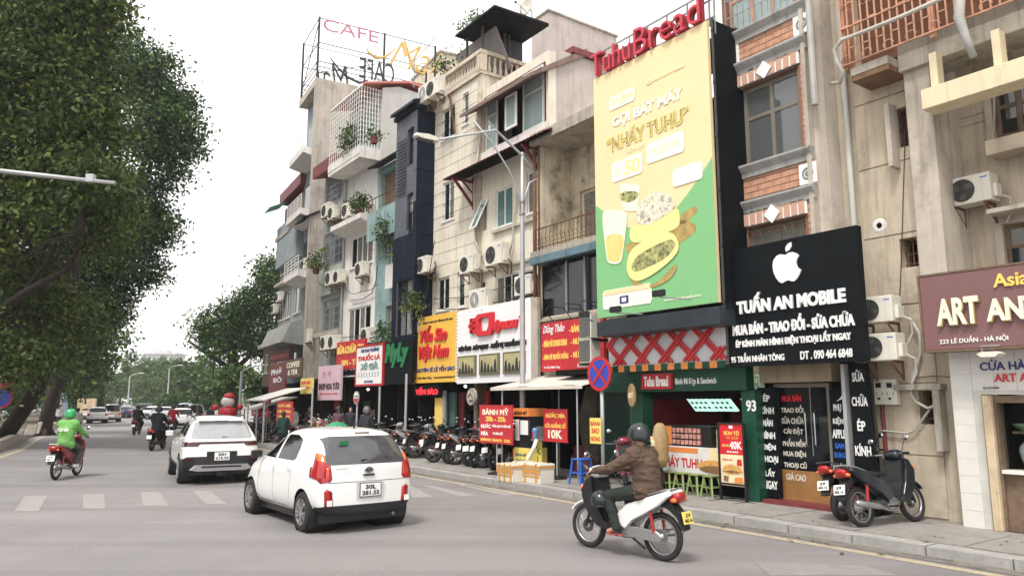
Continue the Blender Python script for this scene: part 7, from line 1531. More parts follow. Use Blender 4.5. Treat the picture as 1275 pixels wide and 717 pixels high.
# ================================================================ motorbikes
MT = {}
def moto(kind, bodyc, seatc=None, label='', group=None, nplate=None, platec=None, detail=True, basket=False):
    """step-through motorbike or scooter, +y forward, origin on the ground between the wheels"""
    T = Local('motorbike', label, 'motorbike', (0,0,0), WF, group=group); sc = kind == 'scooter'
    wb, wr = (.62, .235) if sc else (.605, .295); tw = .055 if sc else .038
    seatc = seatc or m_blk
    for nm, y in (('wheel', wb), ('wheel', -wb)):
        t = MB(); n = 30; ring_ = [(wr*1.0-tw+tw*math.cos(a), tw*math.sin(a)) for a in [2*PI*k/8 for k in range(9)]]; t.lathe(ring_, axis='x', n=n); wo = link('wheel', t.mesh('tyre', m_rub, True), T.ob, (0,y,wr))
        rm = MB(); ri = wr-2*tw; rm.lathe([(ri+.004,-.02),(ri-.012,-.024),(ri-.018,0),(ri-.012,.024),(ri+.004,.02)], axis='x', n=28); rm.lathe([(0,-.05),(.035,-.05),(.045,-.02),(.045,.02),(.035,.05),(0,.05)], axis='x', n=12)
        link('rim', rm.mesh('rim', m_alu, True), wo); sp = MB()
        if detail and not sc:
            for k in range(18):
                a = 2*PI*k/18; b = a+(.5 if k % 2 else -.5); sp.tube([(.03*(1 if k % 2 else -1), .04*math.cos(b), .04*math.sin(b)), (0, (ri-.01)*math.cos(a), (ri-.01)*math.sin(a))], .0035, 3)
        else:
            for k in range(5): a = 2*PI*k/5; sp.bar((0,.03*math.cos(a),.03*math.sin(a)), (0,(ri-.01)*math.cos(a),(ri-.01)*math.sin(a)), .03, .02, up=(1,0,0))
        link('spokes', sp.mesh('spokes', m_alu if not sc else m_acg), wo)
        link('brake_hub', MB().lathe([(0,-.03),(.085,-.03),(.085,-.01),(.05,.03)], axis='x', n=18).mesh('brake_hub', m_acg if y > 0 else m_alu), wo)
    f = MB()
    for s in (-1, 1): f.tube([(s*.065, wb, wr), (s*.06, wb-.10, wr+.27), (s*.05, wb-.16, wr+.42)], .02, 7)
    T.part('fork', f, m_acg if sc else m_blk)
    fe = MB(); pf = [(wb+(wr+.04)*math.cos(a), wr+(wr+.04)*math.sin(a)) for a in [R(35+12*k) for k in range(10)]]; pi = [(wb+(wr+.015)*math.cos(a), wr+(wr+.015)*math.sin(a)) for a in [R(35+12*k) for k in range(10)]]
    fe.prism(pf+pi[::-1], -.055, .055, 'x'); T.part('front_fender', fe, bodyc if sc else m_blk if not MT.get('x') else bodyc, smooth=False, bevel=.006)
    ys = wb-.16
    # front cowl and leg shield
    sh = [(ys+.10,.62),(ys+.14,.78),(ys+.05,.93),(ys-.05,.97),(ys-.06,.80),(ys-.14,.60),(ys-.25,.42),(ys-.36,.36),(ys-.30,.30),(ys-.12,.34),(ys+.02,.48)]
    for s in (-1, 1): T.part('leg_shield', MB().prism([(a, b) for a, b in sh], s*.14, s*.19, 'x', .06), m_blk if MT.get('x') else bodyc, smooth=False, bevel=.01)
    T.part('front_cowl', MB().prism([(ys+.17,.60),(ys+.19,.76),(ys+.08,.93),(ys-.02,.98),(ys-.0,.74),(ys+.04,.52)], -.13, .13, 'x', .22), bodyc, smooth=True)
    T.part('inner_shield', MB().prism([(ys-.02,.95),(ys-.08,.94),(ys-.18,.60),(ys-.30,.40),(ys-.12,.40),(ys+.0,.60)], -.138, .138, 'x', .03), m_blk)
    # handlebar cover, bar, headlight, instruments
    hy, hz = ys-.06, 1.0
    T.part('handlebar_cowl', MB().prism([(hy+.14,hz-.02),(hy+.12,hz+.07),(hy+.02,hz+.10),(hy-.08,hz+.05),(hy-.06,hz-.05),(hy+.04,hz-.08)], -.12, .12, 'x', .25), bodyc if not sc else bodyc, smooth=True)
    hl = T.part('headlight', MB().ball((0,hy+.10,hz+.02),(.09,.06,.06),12), m_lw, smooth=True)
    hb = MB()
    for s in (-1, 1): hb.tube([(0,hy,hz+.02),(s*.16,hy-.02,hz+.03),(s*.25,hy-.07,hz+.03),(s*.36,hy-.12,hz+.02)], .012, 6)
    T.part('handlebar', hb, m_steel)
    for s in (-1, 1):
        T.part('grip', MB().tube([(s*.25,hy-.07,hz+.03),(s*.37,hy-.125,hz+.02)], .018, 8), m_blk)
        T.part('brake_lever', MB().tube([(s*.20,hy+.0,hz+.03),(s*.35,hy-.05,hz+.02)], .006, 4), m_chrome)
        mi = T.part('mirror', MB().tube([(s*.20,hy-.04,hz+.04),(s*.22,hy-.0,hz+.16),(s*.29,hy-.03,hz+.24)], .006, 5), m_blk); T.part('mirror_glass', MB().ball((s*.31,hy-.035,hz+.255),(.062,.018,.042),10), m_chrome, mi, smooth=True)
        T.part('indicator', MB().ball((s*.15,ys+.14,.80),(.035,.03,.05),8), m_amber, smooth=True)
    # rear body
    if sc: side_ = [(-.02,.40),(.06,.56),(-.10,.70),(-.50,.80),(-.80,.86),(-.84,.78),(-.70,.62),(-.52,.50),(-.30,.36)]
    else: side_ = [(.02,.40),(.0,.52),(-.16,.66),(-.46,.76),(-.82,.88),(-.84,.82),(-.66,.68),(-.44,.56),(-.24,.46),(-.12,.34)]
    for s in (-1, 1): T.part('side_fairing', MB().prism(side_, s*.085, s*.165, 'x', .10), bodyc, bevel=.008)
    if sc: T.part('floorboard', MB().prism([(.32,.30),(.32,.35),(-.04,.35),(-.04,.27),(.2,.25)], -.18,.18,'x'), m_blk, bevel=.01)
    T.part('frame', MB().tube([(0,ys-.02,.80),(0,ys-.15,.50),(0,ys-.35,.38),(0,-.05,.42)], .045, 8).tube([(0,-.05,.42),(0,-.3,.62),(0,-.75,.78)], .04, 8), m_blk)
    T.part('seat', MB().prism([(.02,.70),(.04,.745),(-.20,.775),(-.34,.80),(-.66,.83),(-.72,.80),(-.60,.74),(-.30,.70)], -.125, .125, 'x', .12), seatc, smooth=True)
    T.part('grab_rail', MB().tube([(-.14,-.50,.80),(-.15,-.70,.86),(-.10,-.88,.90),(.10,-.88,.90),(.15,-.70,.86),(.14,-.50,.80)], .012, 6), m_acg if kind != 'wave' else m_alu)
    T.part('tail_light', MB().prism([(-.74,.80),(-.90,.86),(-.93,.80),(-.88,.72),(-.76,.72)], -.085, .085, 'x', .2), m_tail if detail or label[:3] != 'par' and label != 'x' else m_taild, smooth=True)
    for s in (-1, 1): T.part('indicator', MB().ball((s*.11,-.86,.76),(.035,.05,.03),8), m_amber if nplate != 'grab' else m_amber, smooth=True)
    T.part('rear_fender', MB().prism([(-.56,.70),(-.78,.74),(-.90,.62),(-.98,.42),(-.95,.40),(-.86,.56),(-.74,.64)], -.07, .07, 'x', .04), m_blk)
    pm = platec or m_lw; po = T.part('number_plate', MB().add([(-.095,-.965,.63),(.095,-.965,.63),(.095,-1.0,.49),(-.095,-1.0,.49),(-.095,-.955,.63),(.095,-.955,.63),(.095,-.99,.49),(-.095,-.99,.49)], [(0,1,2,3),(4,7,6,5),(0,4,5,1),(1,5,6,2),(2,6,7,3),(3,7,4,0)]), pm)
    if detail: text(T, '29', -.05,.05,.57,.61,-.985, m_blk,.002,.02, parent=po); text(T, '482.16', -.08,.08,.51,.55,-.995, m_blk,.002,.02, parent=po)
    # engine, exhaust, shocks, stand
    e = MB().ball((0,.12,.33),(.10,.17,.09),12); e.lathe([(0,-.10),(.09,-.10),(.10,-.06),(.10,.06),(.09,.10),(0,.10)], (0,-.02,.32), 'x', 14); e.bar((0,.16,.34),(0,.30,.38),.12)
    T.part('engine', e, m_alu, smooth=False)
    T.part('chain_case' if not sc else 'transmission', MB().prism([(.05,.30),(.02,.38),(-.30,.39),(-.60,.37),(-.70,.31),(-.64,.23),(-.30,.25),(0,.24)], -.13, -.085, 'x', .12), m_alu, bevel=.005)
    T.part('exhaust', MB().tube([(.06,.22,.30),(.09,.08,.20),(.11,-.12,.22),(.12,-.28,.27),(.125,-.36,.29),(.125,-.80,.36),(.125,-.83,.365)], [.018,.018,.018,.03,.048,.048,.02], 10), m_alu if kind != 'scooter' else m_acg, smooth=True)
    sk = MB()
    for s in (-1, 1): sk.tube([(s*.115,-.56,.34),(s*.12,-.50,.64)], .022, 8)
    T.part('shock_absorber', sk, mat('spring_red', (.33,.02,.02), .4) if kind == 'wave' else m_steel)
    T.part('footrest', MB().tube([(-.24,-.06,.27),(.24,-.06,.27)], .014, 6).tube([(-.16,-.05,.27),(-.14,-.05,.36)], .01, 5).bar((-.1,-.2,.25),(-.12,-.42,.14),.02), m_blk)
    T.part('swingarm', MB().bar((-.09,-.05,.33),(-.09,-wb,wr),.035).bar((.09,-.05,.33),(.09,-wb,wr),.035), m_acg)
    if basket: T.part('basket', MB().box(-.17,.17,ys+.16,ys+.40,.72,.95), m_acg)
    return T
def put_moto(T, X, Y, ang, lean=0, z=0): T.ob.location = (X, Y, z); T.ob.rotation_mode = 'XYZ'; T.ob.rotation_euler = (0, lean, ang)
# ================================================================ people: one continuous skinned surface each, clothes over it
def remeshed(name, mb, m, parent, vox, smooth=3, wrinkle=0, label=None):
    me = mb.mesh(name, m); o = bpy.data.objects.new(name, me); C.objects.link(o); r = o.modifiers.new('r', 'REMESH'); r.mode = 'VOXEL'; r.voxel_size = vox; s = o.modifiers.new('s', 'SMOOTH'); s.iterations = smooth; s.factor = .5
    bpy.context.view_layer.update(); m2 = bpy.data.meshes.new_from_object(o.evaluated_get(bpy.context.evaluated_depsgraph_get())); bpy.data.objects.remove(o)
    if wrinkle:
        m2.update(); n = len(m2.vertices); co = np.empty(n*3); no = np.empty(n*3); m2.vertices.foreach_get('co', co); m2.vertex_normals.foreach_get('vector', no); co = co.reshape(-1,3); no = no.reshape(-1,3)
        d = np.array([noise.noise(Vector((p[0]*9, p[1]*9, p[2]*22)))*.6+noise.noise(Vector((p[0]*26, p[1]*22, p[2]*40)))*.4 for p in co]); co += no*d[:,None]*wrinkle; m2.vertices.foreach_set('co', co.ravel()); m2.update()
    m2.polygons.foreach_set('use_smooth', [True]*len(m2.polygons)); m2.name = name; o = link(name, m2, parent)
    if label: o['label'] = label
    return o
def lerp(a, b, t): return tuple(a[i]+(b[i]-a[i])*t for i in range(3))
def person(label, J, top=None, legs=None, skin=None, vox=.016, helmet=None, hair=True, group=None, shoes=None, wr=.008, fingers=True, hood=None, scale=1, mask=None, cat='person', parka=1.0, sandals=False):
    """J: joints. hip, chest, neck, head, shL, elL, haL, shR, elR, haR, hipL, knL, anL, toL, hipR, knR, anR, toR; face = facing vector"""
    T = Local('person', label, cat, (0,0,0), WF, group=group); V = {k: Vector(v) for k, v in J.items()}; F = V['face'].normalized(); up = Vector((0,0,1))
    rt = F.cross(up).normalized(); b = MB()
    b.cap(V['hip'], V['chest'], .115, .13); b.cap(lerp(V['shL'], V['shR'], .15), lerp(V['shL'], V['shR'], .85), .085); b.cap(V['chest'], V['neck'], .11, .06); b.cap(V['neck'], V['head'], .052, .055)
    b.cap(V['hipL'], V['hipR'], .11); h = V['head']
    b.ball(h+Vector((0,0,.045)), (.078,.092,.105) if abs(F.y) > abs(F.x) else (.092,.078,.105), 14); b.cap(h+F*.02-Vector((0,0,.035)), h+F*.045-Vector((0,0,.06)), .058, .04)
    b.cap(h+F*.092+Vector((0,0,.035)), h+F*.108+Vector((0,0,.008)), .010, .015, 6)                      # nose
    for s in (-1, 1): b.cap(h+rt*s*.082+Vector((0,0,.01)), h+rt*s*.086+Vector((0,0,.04))-F*.01, .012, .014, 6)   # ears
    b.cap(h+F*.088+rt*.02-Vector((0,0,.03)), h+F*.088-rt*.02-Vector((0,0,.03)), .009, .009, 6)                # lips
    for S in 'LR':
        b.cap(V['sh'+S], V['el'+S], .05, .038); b.cap(V['el'+S], V['ha'+S], .04, .026)
        ha = V['ha'+S]; d = (ha-V['el'+S]).normalized(); gd = V.get('gr'+S, d); gd = gd.normalized(); sd = d.cross(up).normalized() if abs(d.z) < .95 else rt
        sd = gd.cross(Vector((0,0,1))).normalized() if abs(gd.z) < .9 else rt
        pc = ha+gd*.05; b.cap(ha, pc, .028, .03)
        if fingers:
            for k, ln in enumerate((.052, .060, .056, .042)):
                o = pc+sd*(.024-.016*k)+gd*.02; m1 = o+gd*ln*.6-up*.006; m2 = m1+gd*ln*.15-up*ln*.55; m3 = m2-gd*ln*.35-up*.012
                b.cap(o, m1, .0095, .009, 6); b.cap(m1, m2, .009, .008, 6); b.cap(m2, m3, .008, .007, 6)
            o = ha+gd*.03+sd*.03*(1 if S == 'L' else -1)*0+sd*.028; b.cap(o, o+gd*.035+sd*.012-up*.02, .011, .0095, 6); b.cap(o+gd*.035+sd*.012-up*.02, o+gd*.055-up*.04, .0095, .008, 6)
        else: b.cap(pc, pc+gd*.05-up*.02, .026, .018)
        b.cap(V['hip'+S], V['kn'+S], .085, .058); b.cap(V['kn'+S], V['an'+S], .057, .036); b.cap(V['an'+S], V['to'+S], .036, .03)
    body = remeshed('body', b, skin or m_skin, T.ob, vox, 2)
    if top:
        c = MB(); p = parka
        c.cap(V['hip']-Vector((0,0,.02)), V['chest'], .165*p, .17*p, 14); c.cap(lerp(V['hipL'], V['hipR'], .1), lerp(V['hipL'], V['hipR'], .9), .135*p); c.cap(lerp(V['shL'], V['shR'], .1), lerp(V['shL'], V['shR'], .9), .115*p); c.cap(V['chest'], V['neck']-Vector((0,0,.03)), .145*p, .075)
        c.cap(lerp(V['chest'], V['shL'], .5), lerp(V['chest'], V['shR'], .5), .13*p)
        for S in 'LR': c.cap(V['sh'+S], V['el'+S], .078*p, .064*p); c.cap(V['el'+S], lerp(V['el'+S], V['ha'+S], .93), .064*p, .045*p)
        remeshed('jacket', c, top, T.ob, vox, 3, wr*1.5); 
        cl = MB(); nk = V['neck']; cl.tube([nk+Vector((math.cos(a)*.068, math.sin(a)*.068, .0)) for a in [2*PI*k/10 for k in range(11)]], .018, 6, caps=False); T.part('collar', cl, top, smooth=True)
    if legs:
        c = MB(); c.cap(V['hipL'], V['hipR'], .128)
        for S in 'LR': c.cap(V['hip'+S], V['kn'+S], .108, .078); c.cap(V['kn'+S], lerp(V['kn'+S], V['an'+S], .95), .078, .062)
        remeshed('trousers', c, legs, T.ob, vox, 3, wr)
    if shoes or sandals:
        for S in 'LR':
            a, t = V['an'+S], V['to'+S]; d = (t-a); d.z = 0; d.normalize(); z0 = t.z-.03; sdv = Vector((-d.y, d.x, 0)); o_ = t-d*.11
            pts = [o_-d*.11+sdv*.03, o_-d*.12, o_-d*.11-sdv*.03, o_+d*.05-sdv*.045, o_+d*.12-sdv*.03, o_+d*.145, o_+d*.12+sdv*.03, o_+d*.05+sdv*.045]
            h_ = .012 if sandals else .065
            T.part('shoe', MB().prism([(q.x, q.y) for q in pts], z0-.012, z0+h_, 'z', .05), shoes or m_redl, bevel=.004)
            if sandals: T.part('strap', MB().tube([o_+d*.03-sdv*.045+Vector((0,0,0)), o_+d*.04+Vector((0,0,t.z-o_.z+.045)), o_+d*.03+sdv*.045], .012, 5), shoes or m_redl)
    # face
    for s in (-1, 1):
        T.part('eye', MB().ball(h+F*.082+rt*s*.031+Vector((0,0,.035)), .011, 8), m_lw); T.part('pupil', MB().ball(h+F*.090+rt*s*.031+Vector((0,0,.035)), .006, 6), m_blk)
    if helmet:
        hm = MB(); c = h+Vector((0,0,.055))-F*.008; n = 18; vs = []; fs = []
        prof = [(1,-.35),(1.02,-.1),(1,.15),(.93,.42),(.78,.66),(.55,.85),(.28,.96),(0.001,1)]
        for (r_, z_) in prof:
            for k in range(n): a = 2*PI*k/n; v = F*math.cos(a)*.132*r_+rt*math.sin(a)*.118*r_+up*(z_*.132-(.045*(1-math.cos(a))/2*(z_ < 0))+(.03*(math.cos(a) > .3)*(z_ < 0))); vs.append(c+v)
        for i in range(len(prof)-1):
            for k in range(n): fs.append((i*n+k, i*n+(k+1) % n, (i+1)*n+(k+1) % n, (i+1)*n+k))
        hm.add(vs, fs); ho = T.part('helmet', hm, helmet, smooth=True); s_ = ho.modifiers.new('s', 'SOLIDIFY'); s_.thickness = .018; s_.offset = 1
        pk = MB(); pk.add([c+F*.12+rt*.09-up*.0, c+F*.13-rt*.0+up*.01, c+F*.12-rt*.09, c+F*.175-rt*.07-up*.025, c+F*.195-up*.02, c+F*.175+rt*.07-up*.025], [(0,1,4,5),(1,2,3,4)]); po = T.part('helmet_peak', pk, helmet, ho); s_ = po.modifiers.new('s', 'SOLIDIFY'); s_.thickness = .008
        T.part('chin_strap', MB().tube([c+rt*.10-up*.05, h+rt*.06-up*.09+F*.03, h-rt*.06-up*.09+F*.03, c-rt*.10-up*.05], .006, 4), m_blk)
    elif hair:
        hr = MB().ball(h+Vector((0,0,.06))-F*.018, (.088,.095,.10), 12); hr.ball(h+Vector((0,0,.01))-F*.04, (.075,.07,.09), 10); T.part('hair', hr, m_hair, smooth=True)
    if mask: T.part('mask', MB().ball(h+F*.055-Vector((0,0,.03)), (.06,.06,.05), 10), mask, smooth=True)
    return T
def sit_rider(lean=.12, spread=.20, knee_z=.62, hy=.33, foot=(.13, -.02, .33), up_=0):
    """joints of a rider on a moto() bike: +y forward"""
    hip = (0,-.22,.90); ch = (0,-.22+lean+.02,1.24); nk = (0,-.20+lean*1.5,1.46); hd = (0,-.16+lean*1.7,1.57)
    J = dict(face=(0,1,-.05), hip=hip, chest=ch, neck=nk, head=hd)
    for S, s in (('L', -1), ('R', 1)):
        J['sh'+S] = (s*.185, -.21+lean*1.3, 1.37); J['el'+S] = (s*.27, .04+lean*.4, 1.16); J['ha'+S] = (s*.30, .30, 1.06); J['gr'+S] = (s*.1, 1, -.35)
        J['hip'+S] = (s*.09,-.20,.86); J['kn'+S] = (s*spread,.20,.72); J['an'+S] = (s*.20,-.02,.36); J['to'+S] = (s*.20,.12,.31)
    return J
def stand(h=1.62, face=(0,-1,0), arms='down', seat=False):
    F = Vector(face).normalized(); rt = F.cross(Vector((0,0,1))); k = h/1.7; P = lambda x, f, z: tuple(rt*x*k+F*f*k+Vector((0,0,z*k)))
    J = dict(face=face, hip=P(0,0,.92), chest=P(0,.01,1.25), neck=P(0,.0,1.44), head=P(0,.02,1.55))
    for S, s in (('L', -1), ('R', 1)):
        J['sh'+S] = P(s*.17,0,1.36); J['el'+S] = P(s*.23,-.02,1.10); J['ha'+S] = P(s*.22,.08,.88) if arms == 'down' else P(s*.1,.32,1.1)
        J['hip'+S] = P(s*.09,0,.88); J['kn'+S] = P(s*.1,.03,.48); J['an'+S] = P(s*.1,-.02,.09); J['to'+S] = P(s*.11,.13,.035)
        if seat: J['kn'+S] = P(s*.12,.42,.50); J['an'+S] = P(s*.12,.40,.09); J['to'+S] = P(s*.12,.54,.035)
    if seat:
        for k2 in ('hip','chest','neck','head','shL','shR','elL','elR','haL','haR','hipL','hipR'): v = J[k2]; J[k2] = (v[0], v[1], v[2]-.42*k)
    return J
fab = lambda n, c, v=.15: mat(n, c, .85, var=v, scale=6, bump=.15, bscale=120)
# --- near rider
MT['x'] = True
bk_ = moto('wave', mat('pearl_white_plastic', (.74,.75,.74), .3, var=.02, coat=.4), label='white and black motorbike with red shock absorbers ridden by the man in a brown jacket', platec=m_yel2)
MT['x'] = False
P1, P2 = Vector((1.87, 9.57)), Vector((1.06, 10.44)); mid = (P1+P2)/2; A1 = math.atan2(-(P2-P1).x, (P2-P1).y); put_moto(bk_, mid.x, mid.y, A1, R(0))
J = sit_rider(); J.update(hip=(0,-.40,.86), chest=(0,-.35,1.17), neck=(0,-.31,1.37), head=(0,-.27,1.475))
for S, s_ in (('L', -1), ('R', 1)): J['sh'+S] = (s_*.19,-.31,1.27); J['el'+S] = (s_*.30,-.04,1.10); J['ha'+S] = (s_*.31,.24,1.05); J['hip'+S] = (s_*.10,-.37,.83); J['kn'+S] = (s_*.21,.10,.74); J['an'+S] = (s_*.20,-.04,.34); J['to'+S] = (s_*.20,.10,.30)
rd = person('rider in a quilted brown jacket and dark helmet on the white motorbike', J, top=fab('brown_jacket', (.085,.052,.034), .3), legs=fab('dark_green_trousers', (.014,.022,.018)), vox=.0115, helmet=mat('dark_helmet', (.007,.014,.014), .3, var=.1, coat=.5), sandals=True, shoes=mat('red_sandal', (.35,.07,.05), .6), wr=.014, parka=1.1)
put_moto(rd, mid.x, mid.y, A1)
hm = single('spare_helmet', MB().ball((0,0,0), (.125,.135,.13), 16, cut=-.55), mat('dark_helmet', (.015,.03,.03), .25), 'black spare helmet hanging at the left knee of the near rider', 'helmet', (0,0,0), WF, smooth=True); _c = Vector((-.24, .20, .68)); hm.location = (mid.x+_c.x*math.cos(A1)-_c.y*math.sin(A1), mid.y+_c.x*math.sin(A1)+_c.y*math.cos(A1), _c.z)
# --- green jacket rider at left
gb = moto('wave', mat('dark_red_plastic', (.22,.012,.02), .3, coat=.4), label='dark red motorbike under the green jacketed courier', detail=True); ga = R(8)
put_moto(gb, -11.6, 19.75, ga)
gr_ = person('courier in a bright green jacket and green helmet riding away at the left', sit_rider(lean=.06, spread=.24), top=fab('courier_green', (.16,.40,.10)), legs=fab('grey_trousers', (.06,.065,.06)), vox=.02, helmet=mat('green_helmet', (.02,.33,.10), .35, coat=.4), shoes=m_lw, fingers=False, parka=1.12, wr=.012); put_moto(gr_, -11.6, 19.75, ga)
text(gr_, 'Grab', -.13, .13, 1.20, 1.30, -.40+.0, m_lw, .02, .02); gr_.part('helmet_stripe', MB().tube([(0,-.02+.14*math.cos(a), 1.62+.14*math.sin(a)) for a in [R(20+14*k) for k in range(11)]], .018, 4), m_lw)
gr_.part('dark_yoke', MB().box(-.2,.2,-.05,.02,1.47,1.475), m_green)
for nm, px, Y, lab1, lab2, tc, hc, pk_, ang in (('m2', 197, 30.9, 'black scooter with a lit red tail lamp left of the crossover', 'rider in a loose black jacket left of the crossover', (.012,.012,.014), (.015,.015,.015), 1.2, R(6)), ('m1', 170, 45, 'dark scooter farther up the road', 'rider wrapped in a black hooded coat farther up the road', (.01,.01,.012), (.01,.01,.01), 1.25, R(14)), ('m3', 214, 46, 'dark scooter with the red shirted rider', 'distant rider in a red shirt between the black rider and the crossover', (.42,.02,.03), (.03,.03,.03), 1.0, R(20))):
    X = ray(px, 540)[0]*Y/ray(px, 540)[1]; b_ = moto('scooter', m_blk, label=lab1, detail=False, group='motorbikes moving up the road'); put_moto(b_, X, Y, ang)
    p_ = person(lab2, sit_rider(lean=.05, spread=.26), top=fab('cloth_'+nm, tc, .3), legs=fab('black_cloth', (.012,.012,.014)), vox=.03, helmet=mat('black_helmet_'+nm, hc, .4), fingers=False, parka=pk_, shoes=m_blk, group='riders moving up the road'); put_moto(p_, X, Y, ang)
# two people walking at the left kerb beyond the courier
def walker(lab, X, Y, face, tc, lc, h=1.62, seat=False, hat=None, arms='down', z=.12, group=None, **kw):
    p = person(lab, stand(h, face, arms, seat), top=fab('cloth_%.2f_%.2f' % tc[:2], tc, .2), legs=fab('legs_%.2f' % lc[0], lc, .2), vox=.028, fingers=False, shoes=m_blk, helmet=hat, group=group, **kw); p.ob.location = (X, Y, z); return p
X = at(97, 40); walker('person in a pale jacket and dark trousers walking behind the courier', X, 40, (-.4,.9,0), (.50,.46,.42), (.02,.02,.02), z=0)
for px, Y, lab, tc in ((60, 58, 'distant person in blue standing by the verge stalls', (.08,.12,.3)), (74, 60, 'distant person in a white top near the verge stalls', (.6,.6,.6)), (262, 50, 'distant person in dark clothes behind the crossover', (.03,.03,.04))): walker(lab, at(px, Y), Y, (.3,-.9,0), tc, (.03,.03,.04), z=0)
def onM(px, py, z=.12): return M.W(*M.G(px, py, z), z)
fp = M.W(*(M.P(345, 545, 8.9)[0], 8.9)); walker('man in dark green seen from behind beside the front of the white hatchback', fp[0]+.2, fp[1], (-.5,.8,0), (.01,.035,.03), (.01,.012,.012), 1.6, z=0, arms='fwd')
fp = M.W(M.P(456, 540, 10.9)[0], 10.9); walker('helmeted person just above the roof of the white hatchback', fp[0], fp[1], (-.3,.9,0), (.03,.03,.035), (.02,.02,.02), 1.62, hat=mat('grey_helmet', (.12,.11,.11), .3, coat=.4))
for px, y_, lab, tc, lc in ((364, 11.6, 'man in a white shirt by the red sugar cane juice sign', (.6,.6,.58), (.55,.42,.1)), (385, 12.4, 'person in dark clothes in front of the flower shop', (.04,.04,.05), (.03,.03,.03)), (330, 11.4, 'person in camouflage green and tan at the far pavement', (.28,.24,.16), (.05,.05,.04)), (436, 12.6, 'person in black in the doorway of the white house shop', (.03,.03,.03), (.02,.02,.02)), (421, 12.0, 'person with a dark helmet beside the green umbrella', (.12,.06,.08), (.03,.03,.04))):
    fp = M.W(M.P(px, 540, y_)[0], y_); walker(lab, fp[0], fp[1], (.1*(px % 3-1),-.9,0), tc, lc, 1.6, hat=m_blk if px == 421 else None)
# ---- parked motorbikes
pb1 = moto('wave', mat('dark_blue_plastic', (.005,.009,.018), .3, coat=.5), label='dark blue motorbike leaning by the beige wall, front wheel turned', detail=True)
a_, b_2 = onM(1070, 660), onM(1147, 656); ang = math.atan2(-(b_2[0]-a_[0]), (b_2[1]-a_[1])); 
_r = onM(1075, 657); put_moto(pb1, _r[0]+.62*-math.sin(R(-62)), _r[1]+.62*math.cos(R(-62)), R(-62), R(-9), .12)
pb2 = moto('scooter', mat('black_gloss_plastic', (.012,.012,.013), .25, coat=.5), label='black scooter with pale trim behind the dark blue motorbike at the phone shop', detail=True)
put_moto(pb2, _r[0]+.5, _r[1]+.95, R(-56), R(-9), .12)
variants = [moto('wave', mat('black_gloss_plastic', (.012,.012,.013), .25, coat=.5), label='parked motorbike 0', detail=False), moto('scooter', mat('brown_gloss_plastic', (.16,.09,.055), .3, coat=.5), label='parked motorbike 1', detail=False),
            moto('scooter', mat('maroon_plastic', (.20,.02,.04), .3, coat=.5), label='x', detail=False), moto('wave', mat('silver_plastic', (.35,.36,.38), .3, coat=.4), label='x', detail=False), moto('scooter', mat('dark_blue_plastic', (.005,.009,.018), .3, coat=.5), label='x', detail=False)]
names = ['black step-through bike', 'brown scooter', 'maroon scooter', 'silver grey step-through bike', 'dark blue scooter']
base_a = M.ang; row = []
for i, (px, v, dy) in enumerate([(540, 0, 0), (552, 2, .15), (564, 3, .05), (575, 4, .1), (585, 1, -.05), (596, 0, .1), (607, 1, .0), (620, 0, .12)]):
    x = M.P(px, 570, 11.3)[0]; row.append((x, 11.95+dy, v, 'in the row by the bread stall sign, %s from left' % ('first','second','third','fourth','fifth','sixth','seventh','last')[i], 0))
for i, (px, v, dy) in enumerate([(482, 3, 0), (491, 0, .2), (499, 4, 0), (506, 0, .3), (514, 3, -.1), (521, 0, .2), (528, 4, .5)]):
    x = M.P(px, 560, 11.8)[0]; row.append((x, 12.1+dy, v, 'in the row under the green letter sign, %s from left' % ('first','second','third','fourth','fifth','sixth','last')[i], .4))
used = set()
for i, (x, y_, v, lab, _) in enumerate(row):
    w_ = M.W(x, y_, .12); L_ = '%s %s' % (names[v], lab); rz = base_a+R(random.uniform(-16, 16)+8)
    if v not in used: used.add(v); o = variants[v].ob; o['label'] = L_; o['group'] = 'motorbikes parked on the pavement'; o.location = w_; o.rotation_mode = 'XYZ'; o.rotation_euler = (0, R(-8), rz)
    else: o = copy_thing(variants[v].ob, w_, rz, L_, 'motorbikes parked on the pavement'); o.rotation_euler = (0, R(-8), rz)
for i, (px, y_, v, lab) in enumerate([(318, 10.9, 0, 'far black bike left of the red juice sign by the kerb'), (326, 11.3, 3, 'far silver bike just left of the red juice sign'), (335, 11.0, 4, 'far dark blue scooter behind the crossover'), (310, 10.8, 0, 'black bike farthest up the right pavement'), (372, 11.8, 2, 'maroon scooter below the yellow shop sign'), (398, 11.4, 4, 'dark scooter below the pink flower sign'), (410, 11.5, 2, 'maroon scooter right of the flower stand'), (468, 11.9, 0, 'black bike just behind the roof of the white hatchback'), (384, 11.6, 3, 'silver bike before the flower shop')]):
    w_ = M.W(M.P(px, 545, y_)[0], y_, .12); o = copy_thing(variants[v].ob, w_, base_a+R(random.uniform(-20, 25)), lab, 'motorbikes parked on the pavement')
